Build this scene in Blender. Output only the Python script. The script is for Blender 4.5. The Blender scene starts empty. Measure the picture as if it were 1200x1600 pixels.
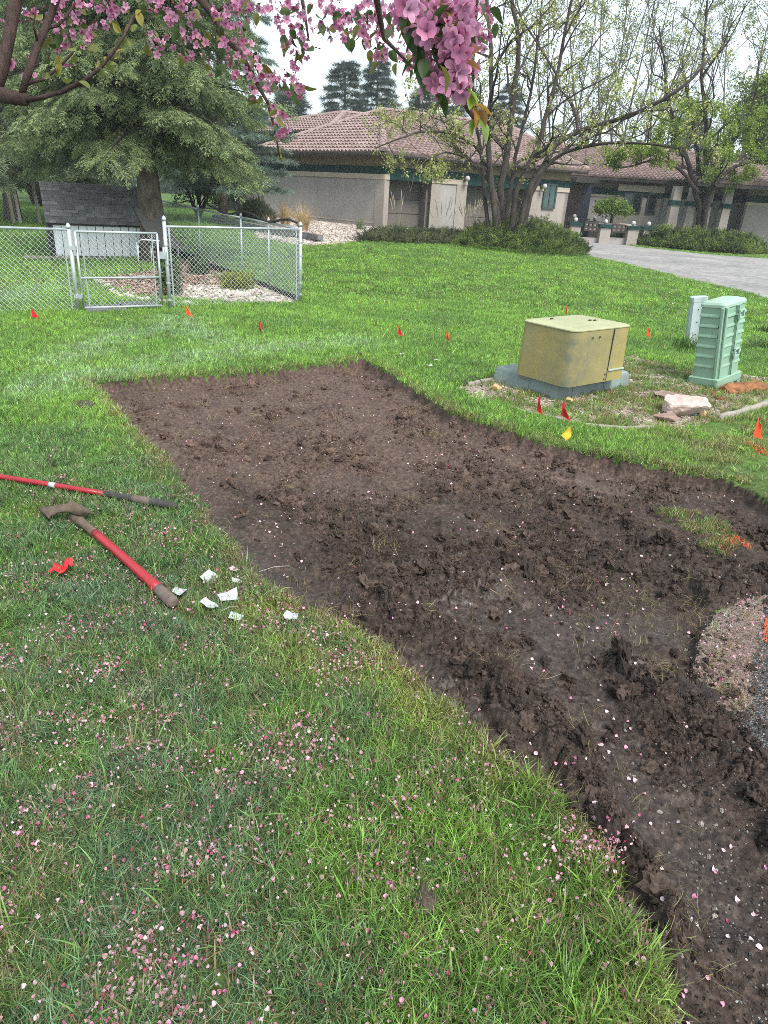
import bpy, bmesh, math, random
import numpy as np
from mathutils import Vector, Matrix, Euler

random.seed(7)
RNG = np.random.default_rng(11)
sc = bpy.context.scene
COL = sc.collection

# ---------------------------------------------------------------- camera, sky, sun, exposure
CAM_F, CAM_PITCH, CAM_ROLL, CAM_H = 1080.0, math.radians(24.6), math.radians(3.5), 1.65
cam_d = bpy.data.cameras.new('camera')
cam = bpy.data.objects.new('camera', cam_d)
COL.objects.link(cam)
CM = Matrix.Rotation(math.pi / 2 - CAM_PITCH, 3, 'X') @ Matrix.Rotation(CAM_ROLL, 3, 'Z')
cam.matrix_world = Matrix.Translation((0, 0, CAM_H)) @ CM.to_4x4()
cam_d.sensor_fit = 'VERTICAL'
cam_d.sensor_height = 36
cam_d.lens = CAM_F / 1600 * 36
cam_d.clip_start, cam_d.clip_end = 0.05, 2000
sc.camera = cam

HAZE_D = 0.0008
SUN_EL, SUN_AZ = math.radians(52), math.radians(150)      # azimuth from +Y clockwise
world = bpy.data.worlds.new('World')
sc.world = world
world.use_nodes = True
wn = world.node_tree.nodes
wl = world.node_tree.links
bg = wn['Background']
sky = wn.new('ShaderNodeTexSky')
sky.sky_type = 'NISHITA'
sky.sun_disc = False
sky.sun_elevation = SUN_EL
sky.sun_rotation = SUN_AZ
sky.air_density = 1.0
sky.dust_density = 4.0
sky.ozone_density = 1.0
hsv = wn.new('ShaderNodeHueSaturation')
hsv.inputs['Saturation'].default_value = 0.4
wl.new(sky.outputs['Color'], hsv.inputs['Color'])
mixw = wn.new('ShaderNodeMix')
mixw.data_type = 'RGBA'
mixw.inputs['Factor'].default_value = 0.62
wl.new(hsv.outputs['Color'], mixw.inputs['A'])
mixw.inputs['B'].default_value = (7.5, 8.75, 9.35, 1)       # the thin overcast veil
wl.new(mixw.outputs['Result'], bg.inputs['Color'])
bg.inputs['Strength'].default_value = 0.062
sun_d = bpy.data.lights.new('sun', 'SUN')
sun_d.energy = 1.5
sun_d.angle = math.radians(20)
sun_d.color = (1.0, 0.96, 0.9)
sun = bpy.data.objects.new('sun', sun_d)
COL.objects.link(sun)
_sd = Vector((math.sin(SUN_AZ) * math.cos(SUN_EL), math.cos(SUN_AZ) * math.cos(SUN_EL), math.sin(SUN_EL)))
sun.rotation_euler = _sd.to_track_quat('Z', 'Y').to_euler()
vs = sc.view_settings
vs.view_transform = 'Standard'
vs.look = 'None'
vs.exposure = 1.65
vs.gamma = 1.0
vs.use_curve_mapping = False
sc.render.engine = 'CYCLES'
sc.cycles.use_denoising = False
sc.cycles.filter_width = 0.85
sc.cycles.max_bounces = 6
sc.cycles.diffuse_bounces = 3
sc.cycles.glossy_bounces = 2
sc.cycles.transmission_bounces = 3
sc.cycles.transparent_max_bounces = 6
sc.render.use_persistent_data = False

# ---------------------------------------------------------------- measuring helpers
def sst(a, b, x):
    t = np.clip((np.asarray(x, float) - a) / (b - a), 0, 1)
    return t * t * (3 - 2 * t)

def G(x, y):
    """height of the lawn at x, y: level by the bed, rising gently to the house, falling to the drive"""
    return sst(10, 28, y) * (0.35 - 0.25 * sst(1, 8, x))

def ray(px, py):
    return CM @ Vector(((px - 600) / CAM_F, -(py - 800) / CAM_F, -1))

CO = Vector((0, 0, CAM_H))

def at(px, py, z=None):
    """the ground point (or the point at height z) that the photo shows at this pixel"""
    d = ray(px, py)
    if z is not None:
        return CO + d * ((z - CAM_H) / d.z)
    h = 0.0
    for _ in range(60):
        p = CO + d * ((h - CAM_H) / d.z)
        h = 0.5 * h + 0.5 * float(G(p.x, p.y))
    return Vector((p.x, p.y, h))

def atY(px, py, Y):
    d = ray(px, py)
    return CO + d * (Y / d.y)

def ups(px, py, base):
    return atY(px, py, base.y).z

def along(px, py, A, u):
    """distance along the horizontal line A + s*u at which the photo shows this pixel column"""
    d = ray(px, py)
    den = u.x * d.y - u.y * d.x
    return (A.y * d.x - A.x * d.y) / den

# ---------------------------------------------------------------- noise
def _h(ix, iy, seed):
    h = (ix.astype(np.int64) * 374761393 + iy.astype(np.int64) * 668265263 + seed * 974634777) & 0xFFFFFFFF
    h = ((h ^ (h >> 13)) * 1274126177) & 0xFFFFFFFF
    h = ((h ^ (h >> 16)) * 2246822519) & 0xFFFFFFFF
    return ((h ^ (h >> 15)) & 0xFFFFFF) / float(0x1000000)

def perlin(x, y, seed=0):
    x = np.asarray(x, float); y = np.asarray(y, float)
    ix = np.floor(x).astype(np.int64); iy = np.floor(y).astype(np.int64)
    fx, fy = x - ix, y - iy
    u = fx * fx * fx * (fx * (fx * 6 - 15) + 10)
    v = fy * fy * fy * (fy * (fy * 6 - 15) + 10)
    def g(a, b, dx, dy):
        th = _h(a, b, seed) * (2 * math.pi)
        return np.cos(th) * dx + np.sin(th) * dy
    n00 = g(ix, iy, fx, fy); n10 = g(ix + 1, iy, fx - 1, fy)
    n01 = g(ix, iy + 1, fx, fy - 1); n11 = g(ix + 1, iy + 1, fx - 1, fy - 1)
    return (n00 * (1 - u) + n10 * u) * (1 - v) + (n01 * (1 - u) + n11 * u) * v * 1.0

def fbm(x, y, seed=0, octv=4, gain=0.5):
    s, a, t = 0, 1.0, 0
    for o in range(octv):
        s = s + a * perlin(x * 2 ** o + 17.3 * o, y * 2 ** o - 9.1 * o, seed + o)
        a *= gain
    return s * 1.4

def worley(x, y, seed=0):
    x = np.asarray(x, float); y = np.asarray(y, float)
    ix = np.floor(x).astype(np.int64); iy = np.floor(y).astype(np.int64)
    best = np.full(x.shape, 9.0)
    for a in (-1, 0, 1):
        for b in (-1, 0, 1):
            cx = ix + a + _h(ix + a, iy + b, seed); cy = iy + b + _h(ix + a, iy + b, seed + 77)
            best = np.minimum(best, (cx - x) ** 2 + (cy - y) ** 2)
    return np.sqrt(best)

def seg_dist(x, y, pts):
    """distance to an open polyline and the parameter 0..1 along it"""
    best = np.full(np.shape(x), 1e9); par = np.zeros(np.shape(x))
    n = len(pts) - 1
    for i in range(n):
        ax, ay = pts[i][0], pts[i][1]; bx, by = pts[i + 1][0], pts[i + 1][1]
        dx, dy = bx - ax, by - ay
        t = np.clip(((x - ax) * dx + (y - ay) * dy) / (dx * dx + dy * dy + 1e-12), 0, 1)
        d = np.hypot(x - ax - t * dx, y - ay - t * dy)
        m = d < best
        best = np.where(m, d, best); par = np.where(m, (i + t) / n, par)
    return best, par

def poly_sdf(x, y, poly):
    """signed distance to a closed polygon, positive inside"""
    x = np.asarray(x, float); y = np.asarray(y, float)
    d, _ = seg_dist(x, y, list(poly) + [poly[0]])
    ins = np.zeros(x.shape, bool)
    n = len(poly)
    for i in range(n):
        ax, ay = poly[i][0], poly[i][1]; bx, by = poly[(i + 1) % n][0], poly[(i + 1) % n][1]
        c = ((ay > y) != (by > y))
        with np.errstate(divide='ignore', invalid='ignore'):
            ins ^= c & (x < (bx - ax) * (y - ay) / (by - ay + 1e-15) + ax)
    return np.where(ins, d, -d)

def pxpoly(pts):
    return [tuple(at(*p)[:2]) for p in pts]

# ---------------------------------------------------------------- objects: tags, meshes, scattering
def tag(o, label=None, cat=None, group=None, kind=None):
    if label: o['label'] = label
    if cat: o['category'] = cat
    if group: o['group'] = group
    if kind: o['kind'] = kind
    return o

def thing(name, label, cat, loc=(0, 0, 0), group=None):
    o = bpy.data.objects.new(name, None)
    o.empty_display_size = 0.1
    COL.objects.link(o)
    o.location = loc
    return tag(o, label, cat, group)

def wloc(o):
    v = Vector((0, 0, 0))
    while o is not None:
        v += o.location
        o = o.parent
    return v

class MB:
    """collects shapes given in world coordinates; build() links them as one mesh object"""
    def __init__(s):
        s.v, s.f, s.b = [], [], []
    def add(s, vs_, fs, b=0.5):
        n = len(s.v)
        s.v.extend([tuple(v) for v in vs_])
        s.f.extend([tuple(i + n for i in f) for f in fs])
        s.b.extend([b] * len(vs_))
        return s
    def box(s, c, size, M=None, b=0.5):
        hx, hy, hz = size[0] / 2, size[1] / 2, size[2] / 2
        vs_ = [Vector((x, y, z)) for x in (-hx, hx) for y in (-hy, hy) for z in (-hz, hz)]
        if M is not None: vs_ = [M @ v for v in vs_]
        c = Vector(c)
        return s.add([v + c for v in vs_], [(0, 1, 3, 2), (4, 6, 7, 5), (0, 4, 5, 1), (2, 3, 7, 6), (0, 2, 6, 4), (1, 5, 7, 3)], b)
    def wall(s, A, B, z0, z1, tin, tout=0.0, b=0.5):
        """upright slab on the line A-B; tout is towards the side on the right when walking from A to B, tin to the left"""
        A = Vector((A[0], A[1], 0)); B = Vector((B[0], B[1], 0))
        d = (B - A).normalized(); n = Vector((d.y, -d.x, 0))
        q = [A + n * tout, B + n * tout, B - n * tin, A - n * tin]
        vs_ = [(p.x, p.y, z) for z in (z0, z1) for p in q]
        return s.add(vs_, [(3, 2, 1, 0), (4, 5, 6, 7), (0, 1, 5, 4), (1, 2, 6, 5), (2, 3, 7, 6), (3, 0, 4, 7)], b)
    def tube(s, pts, rad, seg=6, cap=True, b=0.5, jit=0.0):
        pts = [Vector(p) for p in pts]
        n = len(pts)
        if not hasattr(rad, '__len__'): rad = [rad] * n
        vs_, fs = [], []
        ref = None
        for i in range(n):
            t = (pts[min(i + 1, n - 1)] - pts[max(i - 1, 0)])
            if t.length < 1e-9: t = Vector((0, 0, 1))
            t.normalize()
            if ref is None:
                ref = t.orthogonal().normalized()
            ref = (ref - t * ref.dot(t))
            ref = ref.normalized() if ref.length > 1e-6 else t.orthogonal().normalized()
            bi = t.cross(ref)
            for k in range(seg):
                a = 2 * math.pi * k / seg
                r = rad[i] * (1 + (random.uniform(-jit, jit) if jit else 0))
                vs_.append(pts[i] + (ref * math.cos(a) + bi * math.sin(a)) * r)
        for i in range(n - 1):
            for k in range(seg):
                k2 = (k + 1) % seg
                fs.append((i * seg + k, i * seg + k2, (i + 1) * seg + k2, (i + 1) * seg + k))
        if cap:
            fs.append(tuple(range(seg - 1, -1, -1)))
            fs.append(tuple((n - 1) * seg + k for k in range(seg)))
        return s.add(vs_, fs, b)
    def lathe(s, c, prof, seg=12, M=None, b=0.5):
        """prof: (radius, z) from the bottom up"""
        c = Vector(c); vs_ = []
        for r, z in prof:
            for k in range(seg):
                a = 2 * math.pi * k / seg
                v = Vector((r * math.cos(a), r * math.sin(a), z))
                if M is not None: v = M @ v
                vs_.append(v + c)
        fs = []
        for i in range(len(prof) - 1):
            for k in range(seg):
                k2 = (k + 1) % seg
                fs.append((i * seg + k, i * seg + k2, (i + 1) * seg + k2, (i + 1) * seg + k))
        fs.append(tuple(range(seg - 1, -1, -1)))
        fs.append(tuple((len(prof) - 1) * seg + k for k in range(seg)))
        return s.add(vs_, fs, b)
    def loft(s, rings, b=0.5, cap=True):
        n = len(rings[0]); vs_ = [v for r in rings for v in r]; fs = []
        for i in range(len(rings) - 1):
            for k in range(n):
                k2 = (k + 1) % n
                fs.append((i * n + k, i * n + k2, (i + 1) * n + k2, (i + 1) * n + k))
        if cap:
            fs.append(tuple(range(n - 1, -1, -1)))
            fs.append(tuple((len(rings) - 1) * n + k for k in range(n)))
        return s.add(vs_, fs, b)
    def build(s, name, mat, parent=None, smooth=False, bevel=0.0, kind=None, label=None, fixn=False):
        off = wloc(parent) if parent is not None else Vector((0, 0, 0))
        me = bpy.data.meshes.new(name)
        me.from_pydata([(v[0] - off.x, v[1] - off.y, v[2] - off.z) for v in s.v], [], s.f)
        a = me.attributes.new('bl', 'FLOAT', 'POINT')
        a.data.foreach_set('value', np.array(s.b, np.float32))
        if fixn or bevel:
            bm = bmesh.new(); bm.from_mesh(me)
            if bevel:
                bmesh.ops.remove_doubles(bm, verts=bm.verts, dist=1e-5)
                es = [e for e in bm.edges if len(e.link_faces) == 2 and e.calc_face_angle(0) > 0.5]
                bmesh.ops.bevel(bm, geom=es, offset=bevel, segments=2, affect='EDGES', profile=0.6, clamp_overlap=True)
            bmesh.ops.recalc_face_normals(bm, faces=bm.faces)
            bm.to_mesh(me); bm.free()
        if smooth:
            me.polygons.foreach_set('use_smooth', np.ones(len(me.polygons), bool))
        me.materials.append(mat)
        me.update()
        o = bpy.data.objects.new(name, me)
        COL.objects.link(o)
        if parent is not None: o.parent = parent
        if kind: o['kind'] = kind
        if label: o['label'] = label
        return o

def npmesh(name, V, F, mat, parent=None, attrs=None, smooth=True):
    """V (n,3), F (m,3|4) arrays -> mesh object"""
    me = bpy.data.meshes.new(name)
    k = F.shape[1]
    me.vertices.add(len(V)); me.vertices.foreach_set('co', np.ascontiguousarray(V, np.float32).ravel())
    me.loops.add(F.size); me.loops.foreach_set('vertex_index', np.ascontiguousarray(F, np.int32).ravel())
    me.polygons.add(len(F))
    me.polygons.foreach_set('loop_start', np.arange(0, F.size, k, dtype=np.int32))
    me.polygons.foreach_set('use_smooth', np.full(len(F), smooth))
    for an, av in (attrs or {}).items():
        a = me.attributes.new(an, 'FLOAT', 'POINT'); a.data.foreach_set('value', np.ascontiguousarray(av, np.float32))
    me.materials.append(mat)
    me.update(calc_edges=True)
    o = bpy.data.objects.new(name, me)
    COL.objects.link(o)
    if parent is not None: o.parent = parent
    return o

_SRC = {}
def source(key, meshes):
    """a collection outside the scene that holds the little meshes a scatter draws from"""
    c = bpy.data.collections.new('source_' + key)
    for i, me in enumerate(meshes):
        o = bpy.data.objects.new('%s_%02d' % (key, i), me)
        c.objects.link(o)
    _SRC[key] = (c, len(meshes))
    return key

_NG = {}
def scatter_group(key):
    if key in _NG: return _NG[key]
    ng = bpy.data.node_groups.new('scatter_' + key, 'GeometryNodeTree')
    ng.interface.new_socket('Geometry', in_out='INPUT', socket_type='NodeSocketGeometry')
    ng.interface.new_socket('Geometry', in_out='OUTPUT', socket_type='NodeSocketGeometry')
    N, L = ng.nodes, ng.links
    gi, go = N.new('NodeGroupInput'), N.new('NodeGroupOutput')
    ci = N.new('GeometryNodeCollectionInfo')
    ci.inputs['Collection'].default_value = _SRC[key][0]
    ci.inputs['Separate Children'].default_value = True
    ci.inputs['Reset Children'].default_value = True
    ip = N.new('GeometryNodeInstanceOnPoints')
    ip.inputs['Pick Instance'].default_value = True
    def attr(nm, ty):
        a = N.new('GeometryNodeInputNamedAttribute'); a.data_type = ty; a.inputs['Name'].default_value = nm
        return a.outputs['Attribute']
    L.new(gi.outputs[0], ip.inputs['Points'])
    L.new(ci.outputs[0], ip.inputs['Instance'])
    L.new(attr('idx', 'INT'), ip.inputs['Instance Index'])
    L.new(attr('rot', 'FLOAT_VECTOR'), ip.inputs['Rotation'])
    L.new(attr('scl', 'FLOAT_VECTOR'), ip.inputs['Scale'])
    L.new(ip.outputs[0], go.inputs[0])
    _NG[key] = ng
    return ng

def scatter(name, key, P, rot, scl, col, parent=None, kind='stuff', idx=None):
    P = np.asarray(P, float).reshape(-1, 3)
    off = np.array(wloc(parent)) if parent is not None else np.zeros(3)
    n = len(P)
    me = bpy.data.meshes.new(name)
    me.vertices.add(n); me.vertices.foreach_set('co', np.ascontiguousarray(P - off, np.float32).ravel())
    def A(nm, ty, data, prop):
        a = me.attributes.new(nm, ty, 'POINT'); a.data.foreach_set(prop, data)
    if idx is None: idx = RNG.integers(0, _SRC[key][1], n)
    scl = np.asarray(scl, float)
    if scl.ndim == 1: scl = np.repeat(scl[:, None], 3, 1)
    A('idx', 'INT', np.ascontiguousarray(idx, np.int32), 'value')
    A('rot', 'FLOAT_VECTOR', np.ascontiguousarray(rot, np.float32).ravel(), 'vector')
    A('scl', 'FLOAT_VECTOR', np.ascontiguousarray(scl, np.float32).ravel(), 'vector')
    c4 = np.ones((n, 4), np.float32); c4[:, :3] = np.clip(col, 0, 1)
    A('gcol', 'FLOAT_COLOR', c4.ravel(), 'color')
    me.update()
    o = bpy.data.objects.new(name, me)
    COL.objects.link(o)
    if parent is not None: o.parent = parent
    m = o.modifiers.new('scatter', 'NODES'); m.node_group = scatter_group(key)
    if kind: o['kind'] = kind
    return o

def dir_rot(D, roll=None):
    """euler angles that turn +X into each direction of D (n,3)"""
    D = np.asarray(D, float); D = D / (np.linalg.norm(D, axis=1, keepdims=True) + 1e-9)
    yaw = np.arctan2(D[:, 1], D[:, 0]); pit = -np.arcsin(np.clip(D[:, 2], -1, 1))
    if roll is None: roll = RNG.uniform(0, 2 * math.pi, len(D))
    return np.stack([roll, pit, yaw], 1)

# ---------------------------------------------------------------- materials
class NT:
    def __init__(s, name):
        s.m = bpy.data.materials.new(name); s.m.use_nodes = True
        s.N, s.L = s.m.node_tree.nodes, s.m.node_tree.links
        s.p = s.N['Principled BSDF']; s.out = s.N['Material Output']
    def n(s, t, **kw):
        x = s.N.new(t)
        for k, v in kw.items(): setattr(x, k, v)
        return x
    def pos(s):
        return s.n('ShaderNodeNewGeometry').outputs['Position']
    def objpos(s):
        return s.n('ShaderNodeTexCoord').outputs['Object']
    def noise(s, vec, scale, detail=4, rough=0.55, dist=0.0):
        x = s.n('ShaderNodeTexNoise'); x.inputs['Scale'].default_value = scale; x.inputs['Detail'].default_value = detail
        x.inputs['Roughness'].default_value = rough; x.inputs['Distortion'].default_value = dist
        s.L.new(vec, x.inputs['Vector']); return x.outputs['Fac']
    def ramp(s, fac, stops, interp='LINEAR'):
        x = s.n('ShaderNodeValToRGB'); cr = x.color_ramp; cr.interpolation = interp
        while len(cr.elements) < len(stops): cr.elements.new(0.5)
        for e, (p, c) in zip(cr.elements, stops):
            e.position = p; e.color = (c, c, c, 1) if not hasattr(c, '__len__') else (c[0], c[1], c[2], 1)
        s.L.new(fac, x.inputs['Fac']); return x.outputs['Color']
    def mix(s, fac, a, b, bt='MIX'):
        x = s.n('ShaderNodeMix', data_type='RGBA', blend_type=bt)
        if isinstance(fac, (int, float)): x.inputs['Factor'].default_value = fac
        else: s.L.new(fac, x.inputs['Factor'])
        for nm, v in (('A', a), ('B', b)):
            if hasattr(v, 'is_linked'): s.L.new(v, x.inputs[nm])
            else: x.inputs[nm].default_value = (v[0], v[1], v[2], 1)
        return x.outputs['Result']
    def math(s, op, a, b=0.0):
        x = s.n('ShaderNodeMath', operation=op)
        for i, v in enumerate((a, b)):
            if hasattr(v, 'is_linked'): s.L.new(v, x.inputs[i])
            else: x.inputs[i].default_value = v
        return x.outputs[0]
    def attr(s, name, inst=False, color=False):
        x = s.n('ShaderNodeAttribute', attribute_name=name, attribute_type='INSTANCER' if inst else 'GEOMETRY')
        return x.outputs['Color' if color else 'Fac']
    def bump(s, h, strength=0.3, dist=0.01):
        x = s.n('ShaderNodeBump'); x.inputs['Strength'].default_value = strength; x.inputs['Distance'].default_value = dist
        s.L.new(h, x.inputs['Height']); s.L.new(x.outputs['Normal'], s.p.inputs['Normal'])
    def set(s, col=None, rough=None, metal=None, spec=None):
        for nm, v in (('Base Color', col), ('Roughness', rough), ('Metallic', metal), ('Specular IOR Level', spec)):
            if v is None: continue
            if hasattr(v, 'is_linked'): s.L.new(v, s.p.inputs[nm])
            elif nm == 'Base Color': s.p.inputs[nm].default_value = (v[0], v[1], v[2], 1)
            else: s.p.inputs[nm].default_value = v
        return s.m

def simple(name, c, rough=0.6, var=0.25, scale=3.0, metal=0.0, bump=0.0, bscale=60, bdist=0.004, spec=0.4):
    t = NT(name); P = t.objpos()
    f = t.noise(P, scale, 5, 0.6)
    lo = tuple(x * (1 - var) for x in c); hi = tuple(min(1, x * (1 + var)) for x in c)
    col = t.ramp(f, [(0.3, lo), (0.7, hi)])
    if bump: t.bump(t.noise(P, bscale, 4, 0.6), bump, bdist)
    return t.set(col, rough, metal, spec)

def foliage(name, translucency=0.35, straw=0.0, rough=0.55, lo=0.55, hi=1.35, strawcol=(0.30, 0.24, 0.12)):
    t = NT(name)
    g = t.attr('gcol', inst=True, color=True)
    b = t.attr('bl')
    k = t.ramp(b, [(0.0, lo), (1.0, hi)])
    col = t.mix(1.0, g, k, 'MULTIPLY')
    if straw:
        s = t.math('GREATER_THAN', b, 1.0 - straw)
        col = t.mix(s, col, strawcol)
    t.set(col, rough, 0.0, 0.45)
    tr = t.n('ShaderNodeBsdfTranslucent'); t.L.new(col, tr.inputs['Color'])
    mx = t.n('ShaderNodeMixShader'); mx.inputs[0].default_value = translucency
    t.L.new(t.p.outputs[0], mx.inputs[1]); t.L.new(tr.outputs[0], mx.inputs[2]); t.L.new(mx.outputs[0], t.out.inputs['Surface'])
    return t.m

def m_dirt():
    t = NT('moist_soil'); P = t.pos()
    wet = t.attr('wet')
    n1 = t.noise(P, 2.2, 5, 0.6); n2 = t.noise(P, 40, 6, 0.7); n3 = t.noise(P, 220, 3, 0.6)
    dry = t.ramp(n2, [(0.28, (0.024, 0.0145, 0.0105)), (0.5, (0.080, 0.0515, 0.040)), (0.75, (0.19, 0.136, 0.109))])
    wetc = t.ramp(n2, [(0.28, (0.010, 0.0066, 0.0054)), (0.5, (0.036, 0.0245, 0.0200)), (0.75, (0.105, 0.077, 0.065))])
    mp = t.n('ShaderNodeMapping'); mp.vector_type = 'TEXTURE'; mp.inputs['Rotation'].default_value = (0, 0, -0.82); mp.inputs['Scale'].default_value = (2.6, 0.8, 1)
    t.L.new(P, mp.inputs['Vector'])
    n4 = t.noise(mp.outputs[0], 3.4, 6, 0.65, 0.6)
    w2 = t.math('ADD', wet, t.math('MULTIPLY', t.math('SUBTRACT', n1, 0.5), 0.9))
    w2 = t.math('ADD', w2, t.math('MULTIPLY', t.math('SUBTRACT', n4, 0.5), 1.7))
    col = t.mix(t.ramp(w2, [(0.2, 0.0), (0.8, 1.0)]), dry, wetc)
    sp = t.ramp(n3, [(0.62, 0.0), (0.72, 1.0)])
    col = t.mix(t.math('MULTIPLY', sp, 0.35), col, (0.22, 0.17, 0.13))
    sm = t.attr('smear')
    r = t.math('SUBTRACT', 0.85, t.math('MULTIPLY', sm, 0.42))
    h = t.math('ADD', t.math('MULTIPLY', n2, 0.7), t.math('MULTIPLY', n3, 0.35))
    b = t.n('ShaderNodeBump'); b.inputs['Distance'].default_value = 0.012
    t.L.new(h, b.inputs['Height']); t.L.new(t.math('SUBTRACT', 0.85, t.math('MULTIPLY', sm, 0.6)), b.inputs['Strength'])
    t.L.new(b.outputs['Normal'], t.p.inputs['Normal'])
    return t.set(col, r, 0, 0.35)

def m_clod():
    t = NT('soil_clod'); P = t.pos()
    g = t.attr('gcol', inst=True, color=True)
    n2 = t.noise(P, 60, 5, 0.7)
    col = t.mix(1.0, g, t.ramp(n2, [(0.25, 0.45), (0.75, 1.5)]), 'MULTIPLY')
    t.bump(n2, 0.9, 0.01)
    return t.set(col, 0.9, 0, 0.25)

def m_lawn():
    t = NT('lawn_soil_and_thatch'); P = t.pos()
    n = t.noise(P, 30, 6, 0.7); n2 = t.noise(P, 0.9, 4, 0.6)
    a = t.ramp(n, [(0.3, (0.022, 0.028, 0.010)), (0.55, (0.055, 0.08, 0.022)), (0.8, (0.16, 0.15, 0.07))])
    b = t.ramp(n, [(0.3, (0.045, 0.08, 0.018)), (0.55, (0.10, 0.19, 0.035)), (0.8, (0.17, 0.26, 0.06))])
    t.bump(n, 0.6, 0.02)
    return t.set(t.mix(t.ramp(n2, [(0.35, 0.0), (0.65, 1.0)]), a, b), 0.9, 0, 0.2)

def m_grit(name, cols, scale, bump=0.6, big=0.7, rough=0.85):
    t = NT(name); P = t.pos()
    v = t.n('ShaderNodeTexVoronoi'); v.inputs['Scale'].default_value = scale; t.L.new(P, v.inputs['Vector'])
    cc = t.n('ShaderNodeSeparateColor'); t.L.new(v.outputs['Color'], cc.inputs[0])
    st = [(i / (len(cols) - 1), c) for i, c in enumerate(cols)]
    col = t.ramp(cc.outputs[0], st)
    nb = t.noise(P, big, 5, 0.65)
    col = t.mix(1.0, col, t.ramp(nb, [(0.3, 0.72), (0.7, 1.2)]), 'MULTIPLY')
    h = t.math('SUBTRACT', 1.0, v.outputs['Distance'])
    t.bump(h, bump, 0.008)
    return t.set(col, rough, 0, 0.3)

def m_stucco(name, c, var=0.12):
    t = NT(name); P = t.pos()
    n = t.noise(P, 45, 4, 0.7); nb = t.noise(P, 0.6, 5, 0.6)
    st = t.n('ShaderNodeMapping'); st.inputs['Scale'].default_value = (1.2, 1.2, 0.3); t.L.new(P, st.inputs['Vector'])
    ns = t.noise(st.outputs[0], 1.5, 4, 0.6)
    lo = tuple(x * (1 - var) for x in c); hi = tuple(x * (1 + var) for x in c)
    col = t.ramp(nb, [(0.3, lo), (0.7, hi)])
    col = t.mix(1.0, col, t.ramp(ns, [(0.3, 0.93), (0.65, 1.04)]), 'MULTIPLY')
    col = t.mix(1.0, col, t.ramp(n, [(0.3, 0.88), (0.7, 1.1)]), 'MULTIPLY')
    t.bump(n, 0.4, 0.01)
    return t.set(col, 0.9, 0, 0.2)

def m_bark(name, c, scale=14):
    t = NT(name); P = t.objpos()
    mp = t.n('ShaderNodeMapping'); mp.inputs['Scale'].default_value = (1, 1, 0.3); t.L.new(P, mp.inputs['Vector'])
    n = t.noise(mp.outputs[0], scale, 6, 0.7); nb = t.noise(P, 2.5, 3)
    col = t.ramp(n, [(0.3, tuple(x * 0.45 for x in c)), (0.55, c), (0.8, tuple(min(1, x * 1.7) for x in c))])
    col = t.mix(1.0, col, t.ramp(nb, [(0.3, 0.75), (0.7, 1.2)]), 'MULTIPLY')
    t.bump(n, 0.9, 0.03)
    return t.set(col, 0.95, 0, 0.2)

def m_tile():
    t = NT('roof_tile_clay'); P = t.pos(); b = t.attr('bl')
    col = t.ramp(b, [(0.0, (0.20, 0.138, 0.126)), (0.5, (0.25, 0.18, 0.168)), (1.0, (0.30, 0.225, 0.212))])
    n = t.noise(P, 3.0, 5, 0.6)
    col = t.mix(1.0, col, t.ramp(n, [(0.3, 0.8), (0.7, 1.18)]), 'MULTIPLY')
    return t.set(col, 0.85, 0, 0.25)

def m_attrcol(name, rough=0.5, tr=0.3, lo=0.75, hi=1.2):
    return foliage(name, tr, 0.0, rough, lo, hi)

M = {}
M['dirt'] = m_dirt(); M['clod'] = m_clod(); M['lawn'] = m_lawn()
M['grass'] = foliage('grass_blade', 0.40, 0.10, 0.40, 0.35, 1.9, (0.26, 0.21, 0.11))
M['leaf'] = foliage('leaf', 0.4)
M['needle'] = foliage('needles', 0.15, 0.03, 0.6, 0.45, 1.5, (0.16, 0.11, 0.06))
M['petal'] = m_attrcol('fallen_petal', 0.55, 0.3)
M['asphalt'] = m_grit('asphalt', [(0.02, 0.02, 0.022), (0.045, 0.045, 0.047), (0.06, 0.06, 0.06), (0.10, 0.10, 0.10), (0.24, 0.23, 0.22)], 160, 0.9)
M['sand'] = m_grit('pink_grit', [(0.10, 0.07, 0.058), (0.235, 0.168, 0.145), (0.31, 0.23, 0.20), (0.15, 0.108, 0.092)], 170, 0.8)
M['driveway'] = m_grit('pale_drive', [(0.18, 0.172, 0.168), (0.245, 0.236, 0.232), (0.29, 0.281, 0.272), (0.215, 0.206, 0.202)], 9, 0.15, 0.45)
M['gravel'] = m_grit('gravel_ground', [(0.16, 0.12, 0.10), (0.34, 0.28, 0.24), (0.46, 0.40, 0.35), (0.26, 0.21, 0.18)], 26, 0.7)
M['mulch'] = m_grit('bark_mulch', [(0.06, 0.035, 0.025), (0.14, 0.08, 0.06), (0.22, 0.14, 0.11), (0.10, 0.06, 0.045)], 18, 0.8)
M['weedy'] = m_grit('weedy_gravel', [(0.15, 0.12, 0.09), (0.26, 0.21, 0.17), (0.34, 0.28, 0.24), (0.12, 0.12, 0.06)], 60, 0.7)
M['stone'] = foliage('gravel_stone', 0.0, 0.0, 0.85, 0.8, 1.2)
M['steel'] = simple('galvanised_steel', (0.48, 0.52, 0.54), 0.42, 0.15, 8, metal=0.55)
M['wire'] = simple('fence_wire', (0.56, 0.60, 0.61), 0.5, 0.1, 8, metal=0.3)
M['greywire'] = simple('weathered_wire', (0.30, 0.36, 0.34), 0.6, 0.15, 4, metal=0.2)
M['black'] = simple('black_plastic', (0.02, 0.02, 0.022), 0.5, 0.3, 10)
M['stucco'] = m_stucco('grey_stucco', (0.345, 0.318, 0.306))
M['stucco_dark'] = m_stucco('recess_stucco', (0.16, 0.14, 0.13))
M['pier'] = m_stucco('pale_stucco', (0.325, 0.287, 0.26))
M['fascia'] = m_stucco('tan_fascia', (0.21, 0.17, 0.11))
M['green'] = m_stucco('dark_green_band', (0.015, 0.046, 0.042))
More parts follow.
